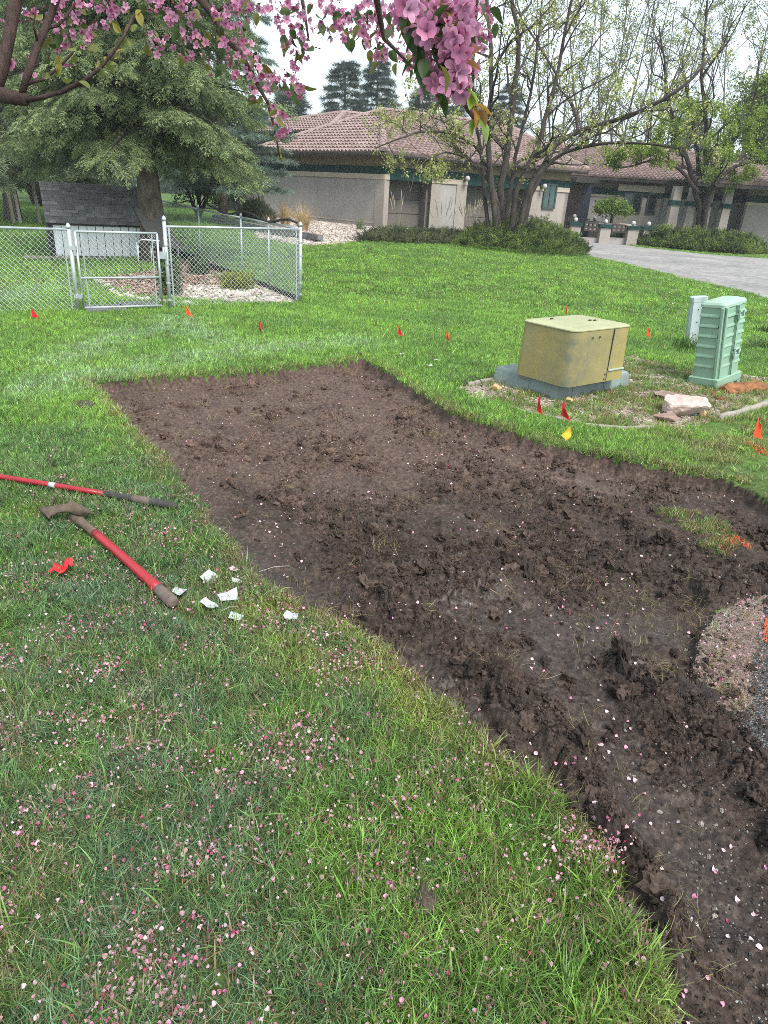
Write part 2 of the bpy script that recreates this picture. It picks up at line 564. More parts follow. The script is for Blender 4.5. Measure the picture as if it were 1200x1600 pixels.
M['trim'] = m_stucco('pale_trim', (0.46, 0.40, 0.32))
M['door'] = simple('garage_door', (0.135, 0.115, 0.105), 0.6, 0.1, 1)
M['entry'] = simple('brown_panel', (0.075, 0.05, 0.042), 0.6, 0.15, 1)
M['navy'] = simple('navy_door', (0.014, 0.02, 0.035), 0.5, 0.2, 1)
M['gutter'] = simple('dark_gutter', (0.045, 0.036, 0.033), 0.5, 0.2, 1)
M['glass'] = simple('dark_glass', (0.018, 0.026, 0.028), 0.08, 0.3, 0.7, spec=0.7)
M['frame'] = simple('window_frame', (0.05, 0.065, 0.062), 0.5, 0.15, 2)
M['globe'] = simple('opal_glass', (0.42, 0.42, 0.41), 0.25, 0.04, 2)
M['tile'] = m_tile()
M['underlay'] = simple('roof_underlay', (0.10, 0.065, 0.058), 0.9, 0.2, 3)
M['bark_spruce'] = m_bark('spruce_bark', (0.145, 0.115, 0.095), 10)
M['bark'] = m_bark('grey_bark', (0.075, 0.063, 0.055), 9)
M['bark_dark'] = m_bark('dark_bark', (0.042, 0.032, 0.028), 9)
M['bark_crab'] = m_bark('crabapple_bark', (0.085, 0.055, 0.048), 30)
M['white_siding'] = simple('white_siding', (0.80, 0.83, 0.87), 0.55, 0.06, 2)
M['shingle'] = simple('grey_shingle', (0.15, 0.146, 0.155), 0.95, 0.25, 8, bump=0.5, bscale=120)
M['shingle_lt'] = simple('worn_shingle', (0.21, 0.205, 0.215), 0.95, 0.25, 8, bump=0.5, bscale=120)
M['ridge_lt'] = simple('ridge_shingle', (0.27, 0.26, 0.27), 0.95, 0.2, 8)
M['dark_trim'] = simple('dark_trim', (0.025, 0.028, 0.03), 0.6, 0.2, 4)
M['paver'] = simple('grey_paver', (0.11, 0.115, 0.12), 0.9, 0.3, 8, bump=0.4)
M['curb'] = simple('pale_kerb', (0.27, 0.24, 0.21), 0.9, 0.2, 8, bump=0.5, bscale=40)
M['retain'] = simple('retaining_block', (0.15, 0.145, 0.145), 0.95, 0.3, 6, bump=0.6, bscale=25)
M['red_flag'] = simple('red_flag', (0.52, 0.013, 0.022), 0.45, 0.1, 20)
M['orange_flag'] = simple('orange_flag', (0.72, 0.085, 0.025), 0.45, 0.1, 20)
M['yellow_flag'] = simple('yellow_flag', (0.62, 0.42, 0.03), 0.45, 0.1, 20)
M['flag_wire'] = simple('flag_wire', (0.25, 0.22, 0.2), 0.5, 0.2, 20, metal=0.4)
M['scrap'] = simple('white_plastic', (0.42, 0.445, 0.46), 0.5, 0.14, 45)
M['scrap_pink'] = simple('pinkish_plastic', (0.5, 0.36, 0.39), 0.5, 0.1, 40)

# ================================================================ THE GROUND
DIRT = pxpoly([(143, 597), (250, 590), (350, 585), (450, 575), (520, 567), (570, 560), (600, 575), (640, 603), (700, 640), (750, 659), (800, 674), (850, 690), (900, 703),
               (950, 713), (1000, 722), (1060, 735), (1120, 745), (1170, 762), (1235, 800), (1270, 860), (1240, 905), (1178, 932), (1120, 958), (1092, 1000),
               (1085, 1060), (1120, 1100), (1150, 1115), (1185, 1170), (1225, 1240), (1262, 1350), (1275, 1460), (1250, 1560), (1200, 1680), (1120, 1850),
               (1020, 1700), (1045, 1560), (1035, 1490), (975, 1425), (965, 1345), (925, 1300), (858, 1228), (790, 1190), (720, 1118), (650, 1065), (600, 1015),
               (556, 985), (505, 962), (448, 932), (398, 905), (350, 842), (308, 790), (258, 720), (198, 660)])
SAND = pxpoly([(1095, 1020), (1135, 975), (1215, 930), (1230, 1010), (1220, 1080), (1215, 1135), (1100, 1115), (1050, 1070)])
ASPH = pxpoly([(1192, 940), (1182, 1010), (1168, 1080), (1166, 1120), (1100, 1100), (1120, 1500), (1100, 1700), (1100, 1900), (1700, 1900), (1900, 1300), (1700, 960), (1330, 880), (1235, 905)])
DRIVE = pxpoly([(915, 400), (960, 409), (1010, 421), (1060, 433), (1110, 445), (1160, 456), (1200, 466), (1320, 505), (1500, 505), (1500, 428), (1300, 413), (1200, 404), (1100, 397), (1000, 386), (940, 377), (880, 370),
                (840, 366), (815, 364), (800, 368), (860, 378), (900, 392)])
BED = pxpoly([(712, 606), (735, 598), (772, 588), (850, 575), (985, 556), (1080, 580), (1200, 590), (1330, 600), (1330, 640), (1260, 650), (1200, 628), (1125, 653), (1090, 664), (1020, 667), (960, 669), (920, 666), (885, 658), (840, 646), (790, 634), (735, 622)])
MULCH = pxpoly([(152, 437), (185, 430), (262, 420), (300, 398), (318, 404), (345, 415), (384, 438), (425, 454), (467, 470), (440, 474), (340, 470), (270, 466), (215, 462), (185, 456)])
GRAVEL = pxpoly([(470, 385), (520, 383), (562, 377), (590, 366), (640, 362), (640, 350), (560, 346), (410, 338), (400, 352), (400, 372)])
ISLE = pxpoly([(1040, 785), (1090, 775), (1130, 795), (1165, 820), (1180, 845), (1130, 843), (1085, 815)])

px2 = lambda pts: [tuple(at(*p)[:2]) for p in pts]
RIDGES = [  # polyline, height, width
    (px2([(600, 930), (690, 985), (760, 1060), (810, 1105)]), 0.050, 0.075),
    (px2([(770, 1075), (830, 1120), (880, 1170), (910, 1225), (950, 1290), (1000, 1360), (1030, 1450)]), 0.060, 0.055),
    (px2([(965, 1030), (1000, 1060), (1050, 1095), (1100, 1120), (1150, 1190), (1210, 1260)]), 0.055, 0.065),
    (px2([(1060, 1110), (1120, 1180), (1170, 1260), (1230, 1330)]), 0.045, 0.05),
    (px2([(850, 790), (930, 850), (1010, 890), (1090, 925), (1170, 930)]), 0.060, 0.10),
    (px2([(880, 760), (960, 790), (1040, 830), (1120, 870), (1200, 885)]), 0.050, 0.09),
    (px2([(560, 850), (640, 880), (720, 900), (800, 880)]), 0.045, 0.12),
    (px2([(600, 900), (560, 930)]), 0.04, 0.08),
    (px2([(440, 760), (520, 800), (600, 830)]), 0.028, 0.10),
    (px2([(640, 640), (720, 690), (820, 735), (920, 765)]), 0.030, 0.14),
]
FLATS = [  # smeared, smooth wheel and bucket tracks
    (px2([(740, 930), (840, 950), (930, 990), (980, 1020)]), 0.20),
    (px2([(860, 1010), (930, 1100), (1020, 1230), (1120, 1400)]), 0.13),
    (px2([(620, 1005), (700, 1060), (770, 1130)]), 0.07),
    (px2([(900, 735), (970, 745)]), 0.14),
    (px2([(960, 960), (1080, 985)]), 0.12),
    (px2([(170, 620), (240, 690), (300, 760)]), 0.16),
    (px2([(330, 790), (420, 880), (520, 930)]), 0.13),
]
CLUMPS = [(p, s) for p, s in ((px2([(640, 870)])[0], .30), (px2([(700, 850)])[0], .35), (px2([(560, 870)])[0], .25), (px2([(900, 870)])[0], .35), (px2([(1020, 830)])[0], .3), (px2([(560, 780)])[0], .35), (px2([(330, 680)])[0], .4), (px2([(760, 740)])[0], .45), (px2([(480, 690)])[0], .45))]

def dirt_fields(x, y):
    """soil height, wetness, smear and clumpiness inside the dug bed"""
    w1, w2 = fbm(x * 3.1, y * 3.1, 3, 3) * 0.06, fbm(x * 3.1 + 9, y * 3.1, 4, 3) * 0.06
    xx, yy = x + w1, y + w2
    flat = np.zeros(x.shape)
    for pts, w in FLATS:
        d, _ = seg_dist(xx, yy, pts)
        flat = np.maximum(flat, sst(1.3 * w, 0.45 * w, d))
    rid = np.zeros(x.shape); rclump = np.zeros(x.shape)
    for k, (pts, a, w) in enumerate(RIDGES):
        d, t = seg_dist(xx, yy, pts)
        g = np.exp(-(d / (1.15 * w)) ** 2)
        rid = np.maximum(rid, 1.6 * a * g * (0.55 + 0.75 * np.clip(fbm(xx * 5 + 3 * k, yy * 5, 20 + k, 3) + 0.4, 0, 1.6)))
        rclump = np.maximum(rclump, np.exp(-(d / (1.7 * w)) ** 2))
    cl = np.clip(0.34 + 2.1 * fbm(x * 1.7, y * 1.7, 5, 4), 0, 1)
    for p, s in CLUMPS:
        cl = np.maximum(cl, 0.95 * np.exp(-((x - p[0]) ** 2 + (y - p[1]) ** 2) / (s * s)))
    cl = np.maximum(cl * (1 - 0.72 * flat), rclump)
    cl_s, cl = cl, np.minimum(cl, .62) * (1 - .45 * sst(3.8, 5.6, y))
    b1 = np.clip(1 - 1.35 * worley(xx * 11, yy * 11, 1), 0, 1)
    b2 = np.clip(1 - 1.3 * worley(xx * 24 + 4, yy * 24, 2), 0, 1)
    b3 = np.clip(1 - 1.2 * worley(x * 55, y * 55, 3), 0, 1)
    tx_, ty_ = 0.73, -0.68                       # the way the machine worked
    tp, tq = xx * tx_ + yy * ty_, -xx * ty_ + yy * tx_
    fur = fbm(tq * 3.0, tp * 0.8, 90, 3); fur2 = fbm(tq * 8.5, tp * 2.6, 91, 3)
    lumps = np.clip(fbm(xx * 3.6, yy * 3.6, 92, 2) - .05, 0, 1) * np.clip(1 - 1.1 * worley(xx * 6.2 + .4 * fur2, yy * 6.2, 93), 0, 1) ** .7
    h = 0.022 * fbm(x * 0.9, y * 0.9, 6, 3) + (0.022 * fur + 0.016 * fur2) * (1 - .45 * flat) + 0.060 * lumps * (1 - .8 * flat) * (1 - .6 * sst(3.8, 5.6, y)) - 0.022 * flat + 0.018 * fbm(xx * 4, yy * 4, 7, 3) * (1 - 0.7 * flat)
    h += rid
    wx, wy = xx + 0.03 * fbm(x * 14, y * 14, 81, 2), yy + 0.03 * fbm(x * 14, y * 14, 82, 2)
    tear = np.abs(fbm(wx * 8, wy * 8, 9, 4, 0.6)); tear2 = np.abs(fbm(wx * 21, wy * 21, 11, 3, 0.6))
    h += cl * (0.042 * tear ** 0.9 + 0.024 * tear2 + 0.010 * b1 * (0.4 + 0.9 * np.clip(perlin(x * 6, y * 6, 8) + 0.5, 0, 1)) + 0.007 * b2 + 0.008 * np.abs(fbm(x * 47, y * 47, 83, 2)) - 0.021)
    h += (1 - cl) * (0.004 * b3 + 0.005 * np.abs(fbm(x * 30, y * 30, 10, 3)) + 0.010 * np.clip(fbm(xx * 6, yy * 6, 84, 3) - .25, 0, 1))
    # deep cracks and torn edges on the ridges
    h -= 0.035 * rclump * sst(0.12, 0.0, np.abs(fbm(xx * 7, yy * 7, 31, 2)))
    # bucket striations on the wide smear
    a = px2([(740, 930), (960, 1010)])
    ux, uy = a[1][0] - a[0][0], a[1][1] - a[0][1]; L = math.hypot(ux, uy); ux /= L; uy /= L
    q = -(x * uy) + y * ux
    p_ = x * ux + y * uy
    d, _ = seg_dist(x, y, FLATS[0][0])
    sm = sst(0.28, 0.08, d)
    h += sm * 0.004 * (fbm(q * 38, p_ * 2.0, 12, 3))
    # tyre lugs faintly pressed in the near track
    wet = 0.18 + 0.75 * sst(4.9, 2.9, y - 0.30 * x)
    return h, wet, flat, cl_s

def ground_height(x, y):
    sd = poly_sdf(x, y, DIRT) + 0.028 * fbm(x * 7, y * 7, 14, 3) + 0.012 * fbm(x * 30, y * 30, 15, 2)
    h, wet, flat, cl = dirt_fields(x, y)
    depth = 0.035 + 0.075 * sst(2.2, 4.3, y + 0.3 * x)
    edge = sst(-0.008, 0.030, sd)
    inside = sd > 0
    bite = 0.012 * np.clip(fbm(x * 22, y * 22, 18, 3), -1, 1)
    lawn_h = G(x, y) + 0.012 * fbm(x * 1.3, y * 1.3, 40, 3) * sst(0.02, 0.5, -sd) + 0.006 * fbm(x * 9, y * 9, 41, 2)
    z = lawn_h * (1 - edge) + (-depth + h + bite * sst(0.12, 0.02, sd)) * edge
    return z, sd, wet, flat, cl

def build_ground():
    a = np.radians(np.concatenate([np.linspace(-78, -42, 22, endpoint=False), np.linspace(-42, 47, 720, endpoint=False), np.linspace(47, 80, 20)]))
    r = np.concatenate([np.linspace(0.08, 0.85, 10, endpoint=False), np.geomspace(0.85, 9.6, 680, endpoint=False), np.geomspace(9.6, 60, 150, endpoint=False), np.geomspace(60, 150, 20)])
    A, R_ = np.meshgrid(a, r)
    x, y = (R_ * np.sin(A)).ravel(), (R_ * np.cos(A)).ravel()
    near = (R_.ravel() < 9.4)
    z = np.array(G(x, y)); sd = np.full(x.shape, -1.0); wet = np.zeros(x.shape); fl = np.zeros(x.shape)
    z[near], sd[near], wet[near], fl[near], _ = ground_height(x[near], y[near])
    far = ~near
    z[far] += 0.01 * fbm(x[far] * 0.5, y[far] * 0.5, 40, 2)
    nA, nR = len(a), len(r)
    i = np.arange(nR - 1)[:, None] * nA + np.arange(nA - 1)[None, :]
    F = np.stack([i, i + 1, i + nA + 1, i + nA], -1).reshape(-1, 4)
    F = F[:, ::-1]
    cx, cy = x[F].mean(1), y[F].mean(1)
    cat = np.zeros(len(F), int)
    nz = 0.03 * fbm(cx * 6, cy * 6, 50, 3)
    def mark(poly, k, wob=1.0):
        s = poly_sdf(cx, cy, poly) + nz * wob
        cat[s > 0] = k
    mark(DRIVE, 4, 1.0); mark(BED, 5, 1.2); mark(MULCH, 6); mark(GRAVEL, 7)
    cat[poly_sdf(cx, cy, SAND) + nz + .05 * fbm(cx * 9, cy * 9, 51, 3) > -0.08] = 3
    mark(ASPH, 2, .8)
    cat[sd[F].mean(1) > 0.0] = 1
    mats = [('lawn', M['lawn']), ('dirt_bed', M['dirt']), ('asphalt_road', M['asphalt']), ('road_shoulder', M['sand']), ('driveway', M['driveway']),
            ('weedy_gravel_bed', M['weedy']), ('mulch_bed', M['mulch']), ('gravel_bed', M['gravel'])]
    V = np.stack([x, y, z], 1)
    for k, (nm, m) in enumerate(mats):
        f = F[cat == k]
        if not len(f): continue
        u, inv = np.unique(f, return_inverse=True)
        o = npmesh(nm, V[u], inv.reshape(-1, 4), m, None, {'wet': wet[u], 'smear': fl[u]})
        o['kind'] = 'structure'
build_ground()

# ---------------------------------------------------------------- soil clods
def clod_mesh(seed, sub=3):
    bm = bmesh.new(); bmesh.ops.create_icosphere(bm, subdivisions=sub, radius=1.0)
    r = random.Random(seed); ox, oy = r.uniform(0, 99), r.uniform(0, 99)
    V = np.array([v.co for v in bm.verts])
    th = V[:, 0] * 1.1 + V[:, 2] * 0.7
    d = 1 + 0.55 * fbm(V[:, 0] * 1.3 + ox, V[:, 1] * 1.3 + V[:, 2] * 1.7 + oy, seed, 2) - 0.55 * np.abs(fbm(V[:, 0] * 2.6 + V[:, 2] * 2.1 + oy, V[:, 1] * 2.6 - V[:, 2] * 1.7 + ox, seed + 5, 3)) + 0.2 * fbm(V[:, 0] * 8 + V[:, 2] * 5 + oy, V[:, 1] * 8 - V[:, 2] * 6 + ox, seed + 9, 2)
    for v, k in zip(bm.verts, d):
        v.co *= max(.35, k); v.co.z *= 0.66
    me = bpy.data.meshes.new('clod'); bm.to_mesh(me); bm.free()
    me.polygons.foreach_set('use_smooth', np.zeros(len(me.polygons), bool))
    me.materials.append(M['clod'])
    return me
source('clod', [clod_mesh(s) for s in range(7)])

def polar_points(n, r0, r1, a0, a1):
    r = np.exp(RNG.uniform(math.log(r0), math.log(r1), n)) if False else np.sqrt(RNG.uniform(r0 * r0, r1 * r1, n))
    a = np.radians(RNG.uniform(a0, a1, n))
    return r * np.sin(a), r * np.cos(a)

def screen_points(n, r0, r1, a0, a1, p=1.0):
    """points whose density falls with distance, as the eye sees it"""
    r = (RNG.uniform(r0 ** (2 - p), r1 ** (2 - p), n)) ** (1 / (2 - p))
    a = np.radians(RNG.uniform(a0, a1, n))
    return r * np.sin(a), r * np.cos(a)

def build_clods():
    x, y = screen_points(250000, 0.95, 8.6, -36, 48, 1.0)
    z, sd, wet, fl, cl = ground_height(x, y)
    keep = (sd > 0.012) & (RNG.random(len(x)) < np.clip(0.14 + 0.75 * cl ** 2.0, 0, 1))
    spill = (sd <= 0.012) & (np.maximum(poly_sdf(x, y, SAND), poly_sdf(x, y, ASPH)) > 0) & (RNG.random(len(x)) < .9 * np.exp(np.minimum(sd, 0) / .11))
    keep |= spill
    x, y, z, wet, cl = (q[keep] for q in (x, y, z, wet, cl))
    n = len(x)
    s = 0.0021 * (RNG.random(n) * 0.99965 + 0.00035) ** (-0.50)
    s = np.minimum(s * (0.55 + 0.85 * cl), 0.040)
    w = wet[:, None]
    f = (0.55 + 0.9 * RNG.random(n) ** 1.5)[:, None]
    col = (np.array([0.122, 0.081, 0.063]) * (1 - w) + np.array([0.058, 0.041, 0.034]) * w) * f
    scl = s[:, None] * RNG.uniform(0.7, 1.35, (n, 3))
    scatter('soil_crumbs', 'clod', np.stack([x, y, z + s * 0.15], 1), RNG.uniform(0, 6.28, (n, 3)), scl, col)
    # pale grit pressed into the soil
    x, y = screen_points(9000, 0.9, 6.5, -20, 50, 1.3)
    z, sd, wet, fl, cl = ground_height(x, y)
    k = (sd > -0.02) & (RNG.random(len(x)) < 0.30 + 0.7 * sst(0.45, 0.9, x - 0.10 * y))
    x, y, z = x[k], y[k], z[k]; n = len(x)
    s = 0.0016 * (RNG.random(n) + 0.02) ** -0.45
    scatter('soil_grit', 'clod', np.stack([x, y, z + s * .3], 1), RNG.uniform(0, 6.28, (n, 3)), np.minimum(s, .009), RNG.uniform(0.06, 0.34, (n, 1)) * np.array([1, .9, .82]))
    # loose chippings on the road edge and the shoulder
    x, y = screen_points(26000, 0.9, 4.2, 24, 50, 1.2)
    s1 = np.maximum(poly_sdf(x, y, ASPH), poly_sdf(x, y, SAND)); dz, dsd, *_ = ground_height(x, y)
    k = (s1 > -0.06) & ((dsd < 0.03) | (RNG.random(len(x)) < .3))
    x, y, z = x[k], y[k], dz[k]; n = len(x)
    insand = poly_sdf(x, y, SAND) > 0
    s = 0.0018 * (RNG.random(n) + 0.02) ** -0.4
    c = np.where(insand[:, None], RNG.uniform(.5, 1.3, (n, 1)) * np.array([.30, .22, .19]), RNG.choice([.03, .05, .08, .2, .42], n, p=[.3, .25, .2, .15, .1])[:, None] * np.array([1, .97, .95]))
    scatter('road_chippings', 'clod', np.stack([x, y, z + s * .35], 1), RNG.uniform(0, 6.28, (n, 3)), np.minimum(s, .010), c)
build_clods()

# ---------------------------------------------------------------- grass
def tuft_mesh(seed, nb, rad, h0, h1, w, lean0, lean1, segs=3):
    r = random.Random(seed); V, F, B = [], [], []
    for _ in range(nb):
        a = r.uniform(0, 6.283); q = rad * math.sqrt(r.random())
        bx, by = q * math.cos(a), q * math.sin(a)
        yaw = r.uniform(0, 6.283); L = r.uniform(h0, h1); ln = r.uniform(lean0, lean1); curl = r.uniform(0.2, 1.1)
        ww = w * r.uniform(0.6, 1.25); b = r.random()
        if r.random() < 0.12: ln = r.uniform(1.1, 1.45)
        dx, dy = math.cos(yaw), math.sin(yaw); tw = r.uniform(-0.7, 0.7)
        sx, sy = -math.sin(yaw + tw), math.cos(yaw + tw)
        n0 = len(V); px, pz, th = 0.0, 0.0, ln * 0.4
        for k in range(segs + 1):
            t = k / segs; wk = ww * (1 - t ** 1.6) * 0.5
            c = (bx + dx * px, by + dy * px, pz - 0.004)
            if k == segs: V.append(c); B.append(b)
            else:
                V.append((c[0] + sx * wk, c[1] + sy * wk, c[2])); V.append((c[0] - sx * wk, c[1] - sy * wk, c[2])); B += [b, b]
            px += math.sin(th) * L / segs; pz += math.cos(th) * L / segs
            th = min(th + (ln * 0.6 + curl * 0.5) / segs * 1.4, 1.75)
        for k in range(segs):
            i = n0 + 2 * k
            F.append((i, i + 1, i + 3, i + 2) if k < segs - 1 else (i, i + 1, i + 2))
    me = bpy.data.meshes.new('tuft'); me.from_pydata(V, [], F)
    me.attributes.new('bl', 'FLOAT', 'POINT').data.foreach_set('value', np.array(B, np.float32))
    me.materials.append(M['grass']); me.update()
    return me
source('tuft_near', [tuft_mesh(s, 11, 0.028, 0.030, 0.085, 0.0040, 0.3, 1.35, 4) for s in range(10)])
source('tuft_mid', [tuft_mesh(50 + s, 20, 0.05, 0.030, 0.070, 0.0046, 0.3, 1.2, 3) for s in range(8)])
source('tuft_far', [tuft_mesh(80 + s, 46, 0.14, 0.035, 0.075, 0.010, 0.2, 0.95, 2) for s in range(6)])
source('tuft_bold', [tuft_mesh(120 + s, 9, 0.03, 0.07, 0.16, 0.0068, 0.25, 1.0, 5) for s in range(6)])
source('tuft_wisp', [tuft_mesh(160 + s, 9, 0.04, 0.05, 0.13, 0.0022, 0.8, 1.5, 4) for s in range(5)])

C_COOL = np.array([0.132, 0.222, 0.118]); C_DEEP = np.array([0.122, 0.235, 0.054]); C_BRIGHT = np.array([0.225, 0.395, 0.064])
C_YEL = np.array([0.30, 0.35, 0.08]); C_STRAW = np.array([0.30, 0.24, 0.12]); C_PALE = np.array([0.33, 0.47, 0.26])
_p = lambda a, b: np.array(at(a, b)[:2])
YEL = [(_p(490, 970), .38), (_p(440, 940), .3), (_p(545, 985), .28), (_p(700, 1100), .22), (_p(770, 1160), .2), (_p(600, 1040), .2)]
SHEEN_STREAKS = [px2([(140, 590), (300, 560), (430, 545), (560, 535)]), px2([(60, 610), (120, 590), (150, 585)]), px2([(270, 500), (330, 530), (400, 548)]), px2([(100, 560), (180, 530), (260, 515)]), px2([(0, 470), (60, 450), (140, 445)])]  # bent mown blades: their sky sheen is painted into the grass colour

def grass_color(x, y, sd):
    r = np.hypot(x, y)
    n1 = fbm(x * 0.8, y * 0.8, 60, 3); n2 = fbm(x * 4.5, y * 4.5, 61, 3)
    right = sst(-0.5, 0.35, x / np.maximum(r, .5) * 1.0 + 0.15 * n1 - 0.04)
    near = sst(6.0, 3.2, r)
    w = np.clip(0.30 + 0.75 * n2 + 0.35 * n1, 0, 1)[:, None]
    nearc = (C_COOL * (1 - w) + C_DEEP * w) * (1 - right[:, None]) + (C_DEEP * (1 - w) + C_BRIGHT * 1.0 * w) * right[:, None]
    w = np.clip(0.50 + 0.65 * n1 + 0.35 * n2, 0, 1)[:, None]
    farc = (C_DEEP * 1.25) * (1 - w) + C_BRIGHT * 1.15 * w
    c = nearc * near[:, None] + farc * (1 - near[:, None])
    ye = np.zeros(x.shape)
    for p, s in YEL:
        ye = np.maximum(ye, np.exp(-((x - p[0]) ** 2 + (y - p[1]) ** 2) / (s * s)) * 0.85)
    ye = np.clip(ye * (0.7 + 0.8 * n2), 0, 1)
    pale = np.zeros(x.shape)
    for pts in SHEEN_STREAKS:
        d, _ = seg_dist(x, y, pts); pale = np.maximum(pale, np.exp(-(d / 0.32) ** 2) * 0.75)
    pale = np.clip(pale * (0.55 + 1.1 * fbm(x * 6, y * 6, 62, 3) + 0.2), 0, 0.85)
    patch = np.clip(sst(0.25, 0.6, fbm(x * 2.0 + 5, y * 2.0, 63, 3)) * near * 0.7, 0, 1)
    dry = np.clip(sst(0.20, 0.5, fbm(x * 3.0 + 31, y * 3.0, 64, 3)) * near * 0.22, 0, 1)
    rimd = np.exp(-(np.maximum(-sd, 0) / 0.09) ** 2) * 0.75 * (r < 9) * np.clip(.55 + fbm(x * 5, y * 5, 68, 3), 0, 1)
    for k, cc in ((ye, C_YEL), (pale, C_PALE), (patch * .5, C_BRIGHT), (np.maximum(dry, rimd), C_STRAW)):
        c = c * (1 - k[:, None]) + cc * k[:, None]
    return c * RNG.uniform(0.6, 1.4, (len(x), 1))

def lean_rot(n, amt):
    return np.stack([RNG.normal(0, amt, n), RNG.normal(0, amt, n), RNG.uniform(0, 6.283, n)], 1)

def bed_mask(x, y):
    """share of the grass that grows at x, y"""
    k = np.ones(x.shape)
    k[poly_sdf(x, y, DRIVE) > 0.05] = 0
    k[poly_sdf(x, y, GRAVEL) > 0.05] = 0
    k[poly_sdf(x, y, MULCH) > 0.0] = 0.02
    k[poly_sdf(x, y, SAND) > -0.10] = 0
    k[poly_sdf(x, y, ASPH) > 0.0] = 0
    b = poly_sdf(x, y, BED)
    k = np.where(b > 0, 0.10 + 0.5 * sst(0.0, 0.5, fbm(x * 2.2, y * 2.2, 70, 3)) * sst(0.0, 0.4, x - 2.0), k)
    rs = sst(1.8, 2.5, x) * sst(3.4, 4.2, y) * sst(6.8, 6.0, y)
    k = k * (1 - 0.93 * rs * sst(-0.35, 0.15, fbm(x * 2.5, y * 2.5, 71, 3)))
    return k

def build_grass():
    def band(name, key, n, r0, r1, s0, s1, amt, p=0.0, thin=0.0):
        x, y = screen_points(n, r0, r1, -46, 52 if r1 < 12 else 40, p)
        if r0 < 9:
            z, sd, *_ = ground_height(x, y)
        else:
            z = G(x, y); sd = np.full(x.shape, -1.0)
        k = bed_mask(x, y)
        k = k * (1 - thin * sst(0.15, 0.5, fbm(x * 2.6, y * 2.6, 72, 3)))
        k = np.where(sd > -0.004, 0.0, k)
        q = RNG.random(n) < k
        x, y, z, sd = x[q], y[q], z[q], sd[q]
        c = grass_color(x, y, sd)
        rs = sst(1.7, 2.5, x) * sst(3.4, 4.2, y) * sst(7.6, 6.6, y) * sst(-.5, .3, fbm(x * 4, y * 4, 73, 3))
        c = c * (1 - .7 * rs[:, None]) + C_STRAW * .9 * .7 * rs[:, None]
        m = len(x)
        sc_ = RNG.uniform(s0, s1, m) * (1 - 0.25 * sst(0.1, 0.5, fbm(x * 2.6, y * 2.6, 72, 3)))
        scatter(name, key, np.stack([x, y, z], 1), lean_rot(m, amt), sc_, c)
    band('near_grass', 'tuft_near', 26000, 0.75, 2.9, 0.65, 1.15, 0.35, 0.4, 0.45)
    band('mid_grass', 'tuft_mid', 46000, 2.7, 6.2, 0.7, 1.15, 0.28, 0.3, 0.3)
    band('lawn_grass', 'tuft_mid', 66000, 6.0, 12.5, 0.8, 1.2, 0.22, 0.3)
    band('far_grass', 'tuft_far', 62000, 12, 42, 0.8, 1.15, 0.15, 0.5)
    # matted thatch and fallen blades lying through the near turf
    x, y = screen_points(7000, 0.8, 5.5, -45, 34, 0.9)
    z, sd, *_ = ground_height(x, y)
    q = (sd < -.01) & (RNG.random(len(x)) < .25 + .5 * sst(-.1, .4, fbm(x * 3, y * 3, 79, 3)))
    x, y, z = x[q], y[q], z[q]; m = len(x)
    c = np.where(RNG.random((m, 1)) < .45, C_STRAW * 1.1, np.where(RNG.random((m, 1)) < .5, C_PALE * .85, np.array([.13, .085, .05]))) * RNG.uniform(.6, 1.2, (m, 1))
    scatter('lawn_thatch', 'tuft_wisp', np.stack([x, y, z + .012], 1), lean_rot(m, .5), RNG.uniform(.35, .8, m), c)
    # bold green tufts by the foot of the bed and scattered broad blades
    P = [(820, 1215), (840, 1230), (800, 1205), (860, 1240), (700, 1560), (760, 1545), (830, 1545), (900, 1540), (960, 1500), (985, 1470), (1000, 1420), (940, 1570), (860, 1590), (780, 1590), (1000, 1540), (960, 1400), (1010, 1490)]
    X, Y = [], []
    for a, b in P:
        p = at(a, b)
        for _ in range(9):
            X.append(p.x + random.gauss(0, 0.05)); Y.append(p.y + random.gauss(0, 0.04))
    x, y = screen_points(900, 0.8, 3.6, -42, 30, 0.6)
    X, Y = np.concatenate([X, x]), np.concatenate([Y, y])
    z, sd, *_ = ground_height(X, Y)
    q = (sd < -0.01) & (bed_mask(X, Y) > .5)
    X, Y, z, sd = X[q], Y[q], z[q], sd[q]
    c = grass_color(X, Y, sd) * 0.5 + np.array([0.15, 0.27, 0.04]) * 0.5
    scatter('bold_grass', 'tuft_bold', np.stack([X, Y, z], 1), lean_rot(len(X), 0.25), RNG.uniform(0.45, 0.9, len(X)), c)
    # torn turf: straw wisps on the soil and along its rim, and the grassy island left in the bed
    x, y = screen_points(15000, 1.0, 8.0, -30, 46, 0.8)
    z, sd, wet, fl, cl = ground_height(x, y)
    k = np.where(sd > 0, 0.16 * sst(0.0, 0.5, fbm(x * 3, y * 3, 75, 3)) + 0.02, 0.9 * np.exp(-(sd / 0.10) ** 2))
    for a, b, s, w in ((680, 665, .12, .8), (1000, 935, .2, .8), (905, 880, .12, .6), (600, 845, .1, .7), (1080, 965, .15, .9), (1010, 1020, .15, .9), (960, 1190, .06, .8), (1010, 1330, .05, .9), (1050, 1450, .06, .9), (545, 950, .1, .9), (1150, 830, .12, .9), (650, 1460, .08, .5), (20, 1375, .1, .9)):
        p = at(a, b); k = np.maximum(k, w * np.exp(-((x - p.x) ** 2 + (y - p.y) ** 2) / s ** 2))
    q = (RNG.random(len(x)) < k) & (poly_sdf(x, y, ASPH) < 0.0)
    x, y, z = x[q], y[q], z[q]; n = len(x)
    c = C_STRAW * RNG.uniform(0.45, 1.0, (n, 1)) + np.array([0.0, 0.03, 0.0]) * RNG.random((n, 1))
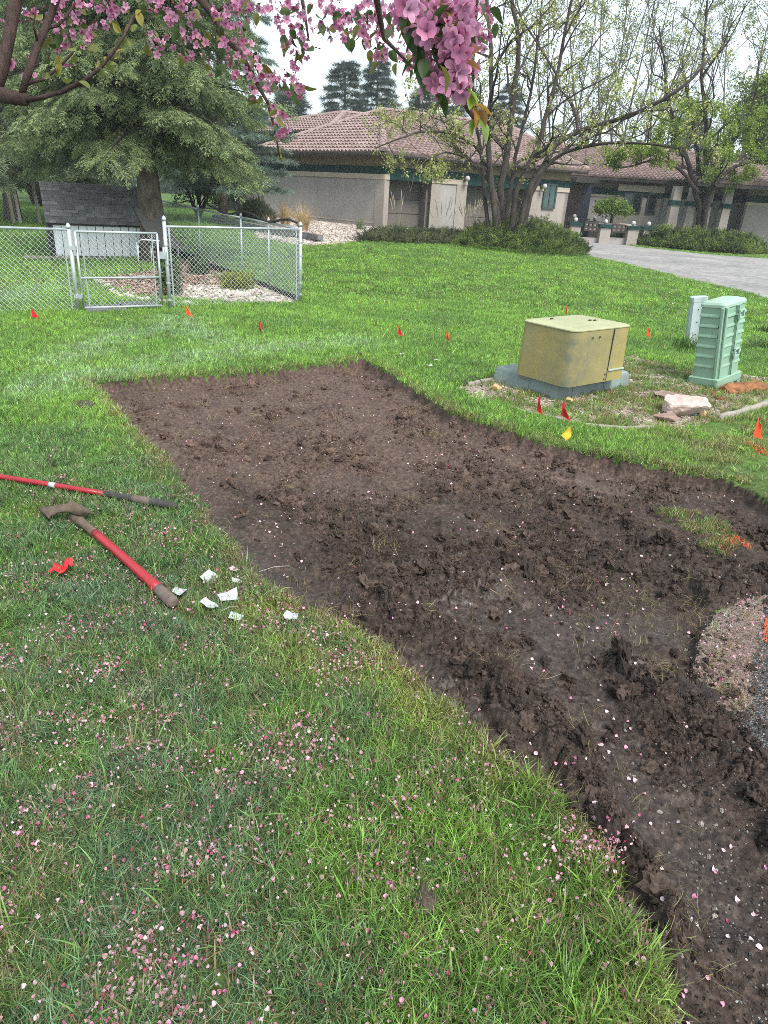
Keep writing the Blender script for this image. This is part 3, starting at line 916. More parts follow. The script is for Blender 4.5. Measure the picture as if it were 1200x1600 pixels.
    scatter('torn_turf', 'tuft_wisp', np.stack([x, y, z + 0.004], 1), lean_rot(n, 0.7), RNG.uniform(0.4, 1.0, n), c)
    x, y = screen_points(60000, 2.5, 5.5, 20, 46, 0.3)
    q = poly_sdf(x, y, ISLE) + 0.14 * fbm(x * 5, y * 5, 3, 3) > 0.03
    for a, b, s in ((600, 842, .05), (690, 660, .05), (545, 955, .06)):
        p = at(a, b); q |= (x - p.x) ** 2 + (y - p.y) ** 2 < s * s * RNG.random(len(x))
    q &= RNG.random(len(x)) < 0.42 * sst(-.3, .3, fbm(x * 7, y * 7, 78, 3))
    x, y = x[q], y[q]; z, sd, *_ = ground_height(x, y); n = len(x)
    c = np.where(RNG.random((n, 1)) < 0.4, C_DEEP * 1.2, C_STRAW * .9) * RNG.uniform(.7, 1.2, (n, 1))
    scatter('island_grass', 'tuft_mid', np.stack([x, y, z], 1), lean_rot(n, 0.4), RNG.uniform(.5, .95, n), c)
    # weeds on the gravel round the green boxes
    x, y = screen_points(22000, 5, 9.5, 8, 42, 0.3)
    q = (poly_sdf(x, y, BED) > 0) & (RNG.random(len(x)) < 0.06 + 0.8 * sst(-0.25, 0.3, fbm(x * 3.0, y * 3.0, 77, 4)))
    x, y = x[q], y[q]; z = G(x, y); n = len(x)
    c = np.where(RNG.random((n, 1)) < 0.6, np.array([0.15, 0.24, 0.06]), C_STRAW * 1.2) * RNG.uniform(.7, 1.2, (n, 1))
    scatter('gravel_weeds', 'tuft_mid', np.stack([x, y, z], 1), lean_rot(n, 0.4), RNG.uniform(.5, 1.1, n), c)
build_grass()

# ---------------------------------------------------------------- loose stones on the beds
def build_stones():
    def lay(name, poly, n, r0, r1, a0, a1, s0, s1, cols, flat=0.6):
        x, y = screen_points(n, r0, r1, a0, a1, 0.6)
        q = poly_sdf(x, y, poly) > 0
        x, y = x[q], y[q]; m = len(x)
        z = ground_height(x, y)[0] if r1 < 9.4 else G(x, y)
        s = RNG.uniform(s0, s1, m)
        c = np.array(cols)[RNG.integers(0, len(cols), m)] * RNG.uniform(.75, 1.2, (m, 1))
        scl = s[:, None] * RNG.uniform(.7, 1.3, (m, 3)) * np.array([1, 1, flat])
        scatter(name, 'stone', np.stack([x, y, z + s * .2], 1), np.stack([RNG.normal(0, .3, m), RNG.normal(0, .3, m), RNG.uniform(0, 6.28, m)], 1), scl, c)
    mes = []
    for s in range(5):
        me = clod_mesh(300 + s, 2); me.materials.clear(); me.materials.append(M['stone'])
        me.attributes.new('bl', 'FLOAT', 'POINT').data.foreach_set('value', np.random.default_rng(s).uniform(.3, .7, len(me.vertices)).astype(np.float32))
        mes.append(me)
    source('stone', mes)
    lay('bed_pebbles', BED, 11000, 5.0, 9.3, 5, 42, .007, .020, [(.30, .23, .19), (.42, .35, .30), (.22, .17, .14), (.46, .41, .36), (.16, .13, .10)])
    lay('fence_bed_gravel', pxpoly([(262, 466), (300, 447), (400, 446), (467, 470), (440, 475), (340, 472)]), 16000, 9.4, 14, -26, -5, .02, .045, [(.50, .45, .40), (.40, .34, .30), (.56, .52, .47), (.30, .25, .22)])
    lay('fence_bed_chips', MULCH, 16000, 9.4, 17, -26, -5, .015, .04, [(.20, .12, .09), (.13, .08, .06), (.26, .17, .13), (.34, .27, .23)], .35)
    lay('house_bed_gravel', GRAVEL, 40000, 19, 36, -16, 4, .03, .075, [(.46, .40, .35), (.38, .32, .28), (.52, .46, .41), (.27, .22, .19)])
    kerb = pxpoly([(148, 438), (155, 434), (175, 452), (190, 460), (220, 466), (300, 473), (300, 477), (215, 470), (180, 462)])
    lay('bed_rim_stones', kerb, 5000, 9.4, 14, -30, -10, .03, .06, [(.52, .48, .43), (.44, .40, .36)])
build_stones()

# ---------------------------------------------------------------- fallen petals
def petal_mesh(seed):
    r = random.Random(seed); V, F = [], []
    nx, ny = 5, 4; cu, tw = r.uniform(-0.6, 1.6), r.uniform(-1, 1)
    for i in range(nx):
        t = i / (nx - 1)
        w = (0.18 + 0.9 * math.sin(math.pi * min(1, t * 0.62 + 0.13)) ** 1.3) * 0.48 * (1 if t < .99 else .72)
        for j in range(ny):
            u = j / (ny - 1) * 2 - 1
            V.append((t - .5, u * w, cu * (t - .5) ** 2 + 0.25 * u * u * w + tw * u * (t - .5) + r.uniform(-.03, .03)))
    for i in range(nx - 1):
        for j in range(ny - 1):
            a = i * ny + j; F.append((a, a + 1, a + ny + 1, a + ny))
    me = bpy.data.meshes.new('petal'); me.from_pydata(V, [], F)
    me.attributes.new('bl', 'FLOAT', 'POINT').data.foreach_set('value', np.array([.35 + .5 * abs(v[1]) + .3 * (v[0] + .5) for v in V], np.float32))
    me.polygons.foreach_set('use_smooth', np.ones(len(me.polygons), bool))
    me.materials.append(M['petal']); me.update()
    return me
source('petal', [petal_mesh(s) for s in range(6)])
PC = np.array([(0.68, 0.33, 0.45), (0.72, 0.47, 0.54), (0.52, 0.15, 0.28), (0.70, 0.56, 0.59), (0.40, 0.06, 0.13), (0.48, 0.32, 0.28)])

def build_petals():
    x, y = screen_points(66000, 0.8, 5.6, -45, 34, 1.05)
    z, sd, *_ = ground_height(x, y)
    left = sst(0.55, -0.5, (x - 0.05 * y) / np.hypot(x, y))
    k = np.where(sd < 0, 0.17 + 1.0 * left * sst(-0.15, 0.5, fbm(x * 3.3, y * 3.3, 90, 4)) ** 1.3, 0.0)
    k *= sst(5.4, 3.0, np.hypot(x, y))
    q = RNG.random(len(x)) < k
    X, Y, Z = x[q], y[q], z[q]
    lift = RNG.uniform(0.006, 0.042, len(X))
    # the litter that gathered in heaps
    for a, b, s, n in ((930, 1335, .055, 150), (900, 1330, .05, 60), (960, 1345, .03, 40), (150, 1050, .10, 90), (170, 1062, .03, 45), (110, 1060, .1, 40), (465, 985, .12, 70), (480, 1000, .1, 50), (300, 780, .05, 30), (20, 1320, .06, 40), (50, 1310, .05, 25), (430, 960, .1, 50), (560, 955, .05, 18), (560, 1050, .08, 30), (868, 1388, .02, 14), (640, 1275, .03, 18), (110, 760, .03, 14), (350, 930, .12, 40), (160, 880, .1, 40), (140, 1170, .12, 60), (400, 1200, .12, 50), (380, 1330, .1, 50), (330, 1470, .12, 50)):
        p = at(a, b); xx, yy = RNG.normal(p.x, s, n), RNG.normal(p.y, s * .8, n)
        zz, s2, *_ = ground_height(xx, yy); q = s2 < 0.02
        X, Y, Z = np.r_[X, xx[q]], np.r_[Y, yy[q]], np.r_[Z, zz[q]]
        lift = np.r_[lift, RNG.uniform(0.015, 0.05, q.sum())]
    n = len(X)
    s = RNG.uniform(0.0042, 0.0080, n) + 0.006 * RNG.random(n) ** 2
    rot = np.stack([RNG.normal(0, .95, n), RNG.normal(0, .95, n), RNG.uniform(0, 6.28, n)], 1)
    c = PC[RNG.choice(6, n, p=[.32, .24, .17, .08, .07, .12])] * RNG.uniform(.75, 1.1, (n, 1))
    scatter('fallen_petals', 'petal', np.stack([X, Y, Z + lift], 1), rot, s, c)
    x, y = screen_points(7500, 0.95, 7.5, -30, 46, 0.9)
    z, sd, wet, fl, cl = ground_height(x, y)
    q = (sd > 0) & (RNG.random(len(x)) < 0.16 + 0.42 * sst(0.1, 0.5, fbm(x * 2.4, y * 2.4, 95, 3)) * sst(6.5, 2.5, y))
    x, y, z = x[q], y[q], z[q]; n = len(x)
    c = PC[RNG.choice(6, n, p=[.25, .2, .1, .43, .01, .01])] * RNG.uniform(.85, 1.15, (n, 1))
    scatter('petals_on_soil', 'petal', np.stack([x, y, z + .006], 1), np.stack([RNG.normal(0, .4, n), RNG.normal(0, .4, n), RNG.uniform(0, 6.28, n)], 1), RNG.uniform(.007, .015, n), c)
build_petals()
def lawn_flowers():
    x, y = screen_points(190, 8.5, 24, -24, 34, 0.4)
    q = (bed_mask(x, y) > .9) & (poly_sdf(x, y, DIRT) < -.2); x, y = x[q], y[q]; n = len(x)
    c = np.where(RNG.random((n, 1)) < .6, np.array([.62, .64, .6]), np.array([.6, .5, .06]))
    scatter('lawn_flowers', 'petal', np.stack([x, y, G(x, y) + RNG.uniform(.04, .07, n)], 1), lean_rot(n, .4), RNG.uniform(.014, .030, n), c)
lawn_flowers()

# ================================================================ THE HOUSE
def azdir(deg):
    a = math.radians(deg); return Vector((math.sin(a), math.cos(a), 0))

HC = at(597, 357); HC.z = 0.30
VL = azdir(-46.6)                  # along the left face, away from the corner
VR = azdir(62.0)                   # along the right face, away from the corner
house = thing('house', 'long grey stucco house with a pinkish clay tile hip roof and dark green band', 'house', (HC.x, HC.y, 0))
ZE, Z_TAN, Z_GRN, Z_TRIM = 3.12, 2.72, 2.43, 2.24
sL = lambda px, py=315: along(px, py, HC, VL)
sR = lambda px, py=318: along(px, py, HC, VR)
PL = lambda s: HC + VL * s
PR = lambda s: HC + VR * s
ZB = -0.6

def face_wall(A, B, z0, z1, mat, name, out=0.0, thick=0.25, parent=house, bevel=0):
    """A to B with the outer face on the right of the walk (towards the viewer)"""
    return MB().wall(A, B, z0, z1, thick, out).build(name, mat, parent)

LEN_L = sL(408, 300)
# left face (walk from far left to the corner keeps the outside on the right)
face_wall(PL(LEN_L), PL(0), ZB, Z_TRIM, M['stucco'], 'wall')
face_wall(PL(LEN_L), PL(0), Z_TRIM, Z_GRN, M['trim'], 'trim_band', 0.05)
face_wall(PL(LEN_L), PL(0), Z_GRN, Z_TAN, M['green'], 'frieze_band', 0.03)
face_wall(PL(LEN_L), PL(0), Z_TAN, ZE, M['fascia'], 'tan_band', 0.01)
face_wall(PL(LEN_L), PL(0), 0.52, 0.56, M['trim'], 'base_stripe', 0.012)
face_wall(PL(sL(586)), PL(-0.05), ZB, Z_TRIM, M['pier'], 'corner_pier', 0.035)
# the house steps back behind the left end
back = PL(LEN_L) + azdir(43.4) * 3.0
face_wall(back + VL * 9, back, ZB, ZE, M['stucco'], 'rear_wall')
face_wall(back + VL * 9, back, 0.52, 0.56, M['trim'], 'base_stripe', 0.012)
face_wall(PL(LEN_L) + VL * 0 + azdir(43.4) * 3.2, PL(LEN_L), ZB, ZE, M['stucco'], 'end_wall')
MB().tube([PL(LEN_L) + Vector((-.1, -.1, ZE - .3)), PL(LEN_L) + Vector((-.1, -.1, 0))], 0.05, 6).build('downpipe', M['gutter'], house)
# right face: pier, garage recess, pier, recess, window wall
s1, s2, s3, s4, s5, s6 = sR(672), sR(727), sR(824), sR(886), sR(675), sR(711)
LEN_R = s4
S0 = 0.22
face_wall(PR(0), PR(S0), ZB, Z_TRIM, M['pier'], 'pier')
face_wall(PR(s1), PR(s6), ZB, Z_TRIM, M['stucco'], 'wall')
face_wall(PR(s1), PR(s1 + .45), ZB, Z_TRIM, M['pier'], 'pier', 0.02)
face_wall(PR(s6), PR(s2), ZB, Z_TRIM, M['pier'], 'pier', 0.04)
face_wall(PR(s3), PR(s4), ZB, Z_TRIM, M['pier'], 'wall')
face_wall(PR(0), PR(LEN_R), Z_TRIM, Z_GRN, M['green'], 'frieze_band', 0.02)
face_wall(PR(0), PR(LEN_R), Z_GRN, Z_TAN, M['green'], 'frieze_band', 0.03)
face_wall(PR(0), PR(LEN_R), Z_TAN, ZE, M['fascia'], 'tan_band', 0.01)
for a, b in ((0, S0), (s1, s2), (s3, s4)):
    face_wall(PR(a), PR(b), Z_TRIM - .002, Z_TRIM + .19, M['trim'], 'trim_band', 0.05)
    face_wall(PR(a), PR(b), 0.36, 0.40, M['trim'], 'base_stripe', 0.05)
inn = azdir(-28.0)                 # into the house from the right face
def recess(a, b, mat, name):
    A, B = PR(a) + inn * 0.75, PR(b) + inn * 0.75
    o = face_wall(A, B, ZB, Z_TRIM + .2, mat, name, 0, .1)
    face_wall(PR(b) + inn * .24, PR(b) + inn * .8, ZB, Z_TRIM + .1, M['stucco_dark'], 'reveal', 0, .1)
    face_wall(PR(a) + inn * .8, PR(a) + inn * .24, ZB, Z_TRIM + .1, M['stucco_dark'], 'reveal', 0, .1)
    return o
recess(S0, s1, M['door'], 'garage_door')
recess(s2, s3, M['door'], 'garage_door')
for a, b in ((S0, s1), (s2, s3)):
    m = MB()
    for k in range(1, 4):
        m.wall(PR(a) + inn * .745, PR(b) + inn * .745, k * .55 - .15, k * .55 - .138, .0, .012)
    m.build('panel_line', M['gutter'], house)

def window(A, B, z0, z1, out, parent=house, bars=1, pane=M['glass']):
    d = (B - A).normalized(); fw = 0.07
    m = MB()
    m.wall(A, B, z1 - fw, z1, .02, out + .04); m.wall(A, B, z0, z0 + fw, .02, out + .04)
    m.wall(A, A + d * fw, z0 + fw, z1 - fw, .02, out + .04); m.wall(B - d * fw, B, z0 + fw, z1 - fw, .02, out + .04)
    L = (B - A).length
    for k in range(bars):
        c = A + d * (L * (k + 1) / (bars + 1))
        m.wall(c - d * .03, c + d * .03, z0 + fw, z1 - fw, .02, out + .03)
    f = m.build('window', M['frame'], parent)
    for k in range(bars + 1):
        a, b = A + d * (L * k / (bars + 1) + .04), A + d * (L * (k + 1) / (bars + 1) - .04)
        MB().wall(a, b, z0 + fw, z1 - fw, .01, out + .006).build('pane', pane, f)
    return f
M['glass_green'] = simple('green_glass', (0.03, 0.06, 0.055), 0.12, 0.5, 0.9, spec=0.7)
wA, wB = PR(sR(848, 305)), PR(sR(868, 305))
window(wA, wB, ups(850, 326, wA), ups(850, 286, wA), 0.05, bars=1, pane=M['glass_green'])
def wall_lamp(P, d):
    m = MB().box(P + d * .05, (.12, .12, .2)); m.tube([P + d * .05, P + d * .22 + Vector((0, 0, .04))], .03, 6)
    o = m.build('wall_lamp', M['gutter'], house)
    MB().lathe(P + d * .24, [(.02, -.11), (.08, -.075), (.11, 0), (.08, .08), (.03, .11)], 12).build('globe', M['globe'], o, True)
out_r = -inn
for px_, py_ in ((845, 291), (725, 279)):
    P_ = PR(sR(px_, py_)); P_.z = ups(px_, py_, P_); wall_lamp(P_ + out_r * .05, out_r)

# entry recess and the far wing, square to the view
HW_Y = 43.0
WL = lambda px, py=318: Vector((atY(px, py, HW_Y).x, HW_Y, 0))
E0 = PR(LEN_R)
face_wall(E0, E0 + inn * 6.0, ZB, ZE, M['stucco'], 'end_wall', 0, .2)
EA = Vector((E0.x + .3, 40.2, 0))
face_wall(Vector((E0.x - 1.6, 40.6, 0)), Vector((atY(906, 320, 40.6).x, 40.6, 0)), ZB, 2.75, M['entry'], 'entry_panel')
face_wall(Vector((atY(904, 320, 41.2).x, 41.2, 0)), Vector((atY(921, 320, 41.2).x, 41.2, 0)), ZB, 2.75, M['navy'], 'entry_door')
xa, xb = WL(917).x, WL(1330).x
W = lambda x: Vector((x, HW_Y, 0))
face_wall(W(xa), W(xb), ZB, Z_TRIM, M['stucco'], 'wall')
face_wall(W(xa), W(xb), Z_TRIM, Z_TRIM + .12, M['trim'], 'trim_band', .04)
face_wall(W(xa), W(xb), Z_TRIM + .12, Z_TAN, M['green'], 'frieze_band', .03)
face_wall(W(xa), W(xb), Z_TAN, 3.2, M['fascia'], 'tan_band', .01)
bay0, bay1 = WL(961, 318).x, WL(1030, 318).x
face_wall(W(bay0), W(bay1), ZB, 2.9, M['pier'], 'bay_wall', .25, .0)
face_wall(W(bay0), W(bay1), Z_TRIM + .08, 2.60, M['green'], 'frieze_band', .27, -.25)
face_wall(W(bay0 - .05), W(bay1 + .05), 2.60, 2.92, M['trim'], 'trim_band', .32, -.24)
a_, b_ = W(WL(971, 318).x), W(WL(1000, 318).x)
window(a_, b_, ups(985, 333, a_), ups(985, 301, a_), .27, bars=1)
a_, b_ = W(WL(1008, 318).x), W(WL(1023, 318).x)
window(a_, b_, ups(1015, 335, a_), ups(1015, 302, a_), .27, bars=0)
# right end of the wing stands a step forward, with battered porch columns before it
fx0, fx1 = WL(1140).x, WL(1330).x
FY = HW_Y - 2.2
face_wall(Vector((fx0, FY, 0)), Vector((fx1, FY, 0)), ZB, Z_TRIM, M['stucco'], 'wall')
face_wall(Vector((fx0, FY, 0)), Vector((fx1, FY, 0)), Z_TRIM, Z_TRIM + .14, M['trim'], 'trim_band', .04)
face_wall(Vector((fx0, FY, 0)), Vector((fx1, FY, 0)), Z_TRIM + .14, Z_TAN, M['green'], 'frieze_band', .03)
face_wall(Vector((fx0, FY, 0)), Vector((fx1, FY, 0)), Z_TAN, 3.1, M['fascia'], 'tan_band', .01)
for px0, px1, yb in ((1043, 1058, 360), (1069, 1083, 360), (1098, 1108, 362), (1124, 1138, 363)):
    CY = 39.6
    a, b = atY(px0, 335, CY), atY(px1, 335, CY)
    cx, w = (a.x + b.x) / 2, (b.x - a.x) * 0.85
    q = lambda z, k: [Vector((cx + sx * w * k / 2, CY + sy * w * k / 2, z)) for sx, sy in ((-1, -1), (1, -1), (1, 1), (-1, 1))]
    c = MB().loft([q(ZB, 1.35), q(2.0, 1.0), q(2.9, .92)]).build('porch_column', M['pier'], house)
    MB().box((cx, CY, 2.12), (w * 1.3, w * 1.3, .22)).build('column_band', M['green'], c)
# ---------------------------------------------------------------- roofs
def tile_plane(name, poly, eave_dir, up_dir, parent, tw=0.235, cl=0.36):
    """rows of barrel tiles on a sloping plane given by its corner points (first edge is the eave)"""
    O = poly[0]; e = eave_dir.normalized(); u = up_dir.normalized(); n = e.cross(u).normalized()
    if n.z < 0: n = -n
    q2 = [((p - O).dot(e), (p - O).dot(u)) for p in poly]
    xs = [q[0] for q in q2]; ys = [q[1] for q in q2]
    MB().add(poly, [tuple(range(len(poly)))]).build('roof_deck', M['underlay'], parent)
    V, F, B = [], [], []
    r = random.Random(len(poly) * 13 + int(abs(O.x) * 10))
    ns = 5
    prof = [(-0.5, 0.0), (-0.42, .028), (-0.22, .072), (0.0, .088), (0.22, .072), (0.42, .028), (0.5, 0.0)]
    j = 0; y = min(ys)
    while y < max(ys):
        x = min(xs) + tw / 2
        while x < max(xs):
            cxm, cym = x, y + cl / 2
            if poly_sdf(np.array([cxm]), np.array([cym]), q2)[0] > -0.05:
                b = min(1, max(0, r.gauss(.5, .22))); n0 = len(V)
                dz = r.uniform(-.006, .006)
                for yy, hz in ((y - .03, .060 + dz), (y + cl, .014)):
                    for px_, pz_ in prof:
                        V.append(O + e * (x + px_ * tw * 0.98) + u * yy + n * (hz + pz_ * (1 if hz > .03 else .8))); B.append(b)
                k = len(prof)
                for i in range(k - 1): F.append((n0 + i, n0 + i + 1, n0 + k + i + 1, n0 + k + i))
                for px_, pz_ in ((-.5, 0), (.5, 0)):
                    V.append(O + e * (x + px_ * tw * .98) + u * (y - .028) + n * 0.0); B.append(b * .3)
                F.append((n0 + 2 * k, n0 + 2 * k + 1) + tuple(n0 + i for i in range(k - 1, -1, -1)))
            x += tw
        y += cl; j += 1
    m = MB(); m.v = [tuple(v) for v in V]; m.f = F; m.b = B
    return m.build('roof_tiles', M['tile'], parent, kind='stuff')

_cap = {}
def ridge_caps(A, B, parent, r=0.15, L=0.42):
    d = B - A; n = max(1, int(d.length / L)); L = d.length / n
    d.normalize(); side = d.cross(Vector((0, 0, 1))).normalized(); up = side.cross(d).normalized()
    key = (round(L, 3), r)
    if key not in _cap:
        V, F, Bv = [], [], []
        for x, rr in ((-0.05, r * 1.12), (L, r * 0.92)):
            for k in range(7):
                a = math.pi * k / 6
                V.append((x, math.cos(a) * rr, math.sin(a) * rr * .85))
        for k in range(6): F.append((k, k + 1, 8 + k, 7 + k))
        F.append(tuple(range(6, -1, -1)))
        me = bpy.data.meshes.new('ridge_tile'); me.from_pydata(V, [], F)
        me.attributes.new('bl', 'FLOAT', 'POINT').data.foreach_set('value', np.full(len(V), .8, np.float32))
        me.materials.append(M['tile']); _cap[key] = me
    off = wloc(parent)
    R3 = Matrix((d, side, up)).transposed()
    for i in range(n):
        o = bpy.data.objects.new('ridge_tile', _cap[key]); COL.objects.link(o); o.parent = parent
        P_ = A + d * (L * i) + up * .07
        o.matrix_local = Matrix.Translation(P_ - off) @ R3.to_4x4()

OV = 0.5
outL = azdir(-136.6); outR = azdir(152.0)
# eave corner: offset both faces outwards
def isect(p, d, q, e):
    den = d.x * e.y - d.y * e.x
    s = ((q.x - p.x) * e.y - (q.y - p.y) * e.x) / den
    return p + d * s
Z_EV = 3.18
EC = isect(HC + outL * OV, VL, HC + outR * OV, VR); EC.z = Z_EV
ELft = EC + VL * (LEN_L + 0.5)
ERgt = EC + VR * (LEN_R + 0.9)
KY = 38.0
APEX = atY(597, 174, KY)
rise = APEX.z - Z_EV
# left plane: eave EC-ELft, hip to the apex; right plane: ridge runs along VR
R_END = APEX + VR * 7.2
mainroof = MB().add([EC, ERgt, ELft], [(0, 1, 2)]).build('roof', M['underlay'], house)
def upvec(A, B, P_):
    e = (B - A).normalized(); v = P_ - A; return v - e * v.dot(e)
tile_plane('roof', [ELft, EC, APEX], (EC - ELft), upvec(ELft, EC, APEX), mainroof)
tile_plane('roof', [EC, ERgt, R_END, APEX], (ERgt - EC), upvec(EC, ERgt, APEX), mainroof)
BK = ERgt + azdir(-28) * 9.5
tile_plane('roof', [ERgt, BK, R_END], (BK - ERgt), upvec(ERgt, BK, R_END), mainroof)
ridge_caps(EC + Vector((0, 0, .02)), APEX, mainroof, .16, .40)
ridge_caps(ELft, APEX, mainroof, .13)
ridge_caps(APEX, R_END, mainroof, .13)
ridge_caps(ERgt, R_END, mainroof, .13)
MB().add([ELft, APEX, R_END, BK, ELft + azdir(43.4) * 9], [(0, 4, 1), (1, 4, 3, 2)]).build('roof_deck', M['underlay'], mainroof)
# second hip behind
AP2 = atY(537, 178, 41.5); E2 = atY(400, 222, 40.0); E2.z = min(E2.z, Z_EV + 1.0)
q1 = AP2 + VR * 3.2; 
lo = AP2 + outL * 3.0; lo.z = AP2.z - 3.0 * 2.0 / 5.5
_b = outL + outR; _k = _b.dot(outL)
hipd = lambda d: AP2 + _b * (d / _k) - Vector((0, 0, d * 2.0 / 5.5))
lo2 = lo + VL * 9; lo3 = hipd(3.0)
tile_plane('roof', [lo2, lo3, AP2], (lo3 - lo2), upvec(lo2, lo3, AP2), mainroof)
rp = outR * 3.4 + Vector((0, 0, -3.4 * 2.0 / 5.5))
tile_plane('roof', [hipd(3.4), q1 + rp, q1, AP2], VR, -rp, mainroof)
ridge_caps(hipd(2.9), AP2, mainroof, .13)
ridge_caps(lo2, AP2, mainroof, .13)
ridge_caps(AP2, q1, mainroof, .13)
MB().add([lo2, AP2, q1, q1 + azdir(43.4) * 6 + Vector((0, 0, -2))], [(0, 1, 2, 3)]).build('roof_deck', M['underlay'], mainroof)
# wing roof
w0, w1 = Vector((E0.x - 1.5, HW_Y - .7, 3.22)), Vector((fx1 + 4, HW_Y - .7, 3.22))
rz = ups(1040, 238, Vector((0, 48.5, 0)))
w2, w3 = Vector((fx1 + 4, 48.5, rz)), Vector((E0.x - 3.0, 48.5, rz))
wr = MB().add([w0, w1, w1 + Vector((0, 12, 0)), w0 + Vector((0, 12, 0))], [(0, 1, 2, 3)]).build('roof', M['underlay'], house)
tile_plane('roof', [w0, w1, w2, w3], Vector((1, 0, 0)), upvec(w0, w1, w3), wr)
ridge_caps(w3, w2, wr, .13, .45)
MB().add([w3, w2, w2 + Vector((0, 6, -2)), w3 + Vector((0, 6, -2))], [(0, 1, 2, 3)]).build('roof_deck', M['underlay'], wr)
p0, p1 = Vector((WL(1036).x, CY - 1.0, 3.12)), Vector((fx1 + 4, CY - 1.0, 3.12))
tile_plane('roof', [p0, p1, p1 + Vector((0, 3.4, 1.05)), p0 + Vector((0, 3.4, 1.05))], Vector((1, 0, 0)), Vector((0, 3.4, 1.05)), wr)
MB().wall(p0, p1, 2.93, 3.10, .08, .0).build('gutter', M['gutter'], house)
MB().wall(Vector((w0.x, HW_Y - .72, 0)), Vector((p0.x, HW_Y - .72, 0)), 3.06, 3.19, .12, .0).build('gutter', M['gutter'], house)
c0 = Vector((atY(900, 285, 39.2).x, 39.2, 0)); c1 = Vector((atY(937, 285, 39.2).x, 39.2, 0))
MB().wall(c0, c1, 2.78, 3.02, 2.5, 0).build('entry_canopy', M['gutter'], house)
# gutters and soffits of the main roof
m = MB(); m.tube([ELft + Vector((0, 0, -.06)), EC + Vector((0, 0, -.06)), ERgt + Vector((0, 0, -.06))], .075, 6); m.build('gutter', M['gutter'], house)
MB().add([ELft + Vector((0, 0, -.05)), EC + Vector((0, 0, -.05)), PL(0) + Vector((0, 0, ZE - .33)), PL(LEN_L + 1) + Vector((0, 0, ZE - .33))], [(0, 1, 2, 3)]).build('soffit', M['fascia'], house)
MB().add([EC + Vector((0, 0, -.05)), ERgt + Vector((0, 0, -.05)), PR(LEN_R + .8) + Vector((0, 0, ZE - .33)), PR(0) + Vector((0, 0, ZE - .33))], [(0, 1, 2, 3)]).build('soffit', M['fascia'], house)
# ---------------------------------------------------------------- apron and courtyard
MB().wall(PR(-.2) + out_r * 2.2, PR(LEN_R) + out_r * 2.2, -.25, 0.0, 3.0, 0).build('garage_apron', M['driveway'])['kind'] = 'structure'

PY = 36.5
def patio_x(px, py): return atY(px, py, PY).x
cw = thing('courtyard_wall', 'low grey courtyard wall with green capped piers and white globe lamps before the entry', 'wall', (patio_x(930, 360), PY, -.1))
zg = float(G(patio_x(930, 360), PY)) - .25
def pier(px, py_top, w=.5, Y=PY, globe=True, gy=None):
    P_ = atY(px, py_top, Y)
    b = MB().box((P_.x, Y, (P_.z - .3 + zg) / 2), (w, w, P_.z - .3 - zg + .3)).build('pier', M['pier'], cw)
    MB().box((P_.x, Y, P_.z - .06), (w * 1.25, w * 1.25, .13)).build('pier_cap', M['green'], b)
    if globe:
        MB().lathe((P_.x, Y, P_.z + .02), [(.03, 0), (.08, .03), (.11, .11), (.08, .19), (.03, .215)], 14).build('globe_lamp', M['globe'], b, True)
    return P_
pA = pier(899, 348); pB = pier(946, 351); pC = pier(897, 342, .5, PY + 3); pD = pier(929, 346, .5, PY + 3); pE = pier(989, 353.5); pF = pier(1013, 354.5)
MB().wall((pA.x + .25, PY, 0), (pB.x - .25, PY, 0), zg - .3, pA.z - .62, .2, 0).build('wall', M['stucco'], cw)
MB().wall((pB.x + .25, PY, 0), (pF.x + 8, PY, 0), zg - .3, pB.z - .55, .2, 0).build('wall', M['stucco'], cw)
MB().wall((pC.x, PY + 3, 0), (pD.x + 1.0, PY + 3, 0), zg - .3, pD.z - .1, .3, 0).build('wall', M['green'], cw)
MB().box((pD.x + .7, PY + 2, pD.z - .05), (2.0, 1.2, .08)).build('bench_top', M['trim'], cw)
def lattice(px0, py0, px1, py1):
    a, b = atY(px0, py0, PY - .16), atY(px1, py1, PY - .16)
    m = MB(); w = b.x - a.x; h = a.z - b.z
    for i in range(4):
        m.box((a.x + w * i / 3, PY - .16, (a.z + b.z) / 2), (.06, .06, h))
    for i in range(3):
        m.box((a.x + w / 2, PY - .16, b.z + h * i / 2), (w + .06, .064, .06))
    o = m.build('lattice_panel', M['gutter'], cw)
    for i in range(3):
        for j in range(2):
            MB().box((a.x + w * (i + .5) / 3, PY - .13, b.z + h * (j + .5) / 2), (w / 3 - .1, .02, h / 2 - .1)).build('pane', M['trim'], o)
lattice(915, 347, 932, 361); lattice(958, 351, 977, 363)
m = MB()
a, b = atY(885, 342, PY + 2.5), atY(921, 342, PY + 2.5)
for i in range(12): m.box((a.x + (b.x - a.x) * i / 11, PY + 2.5, a.z - .35), (.03, .03, .8))
m.box(((a.x + b.x) / 2, PY + 2.5, a.z + .05), (b.x - a.x, .05, .05)); m.build('railing', M['gutter'], cw)

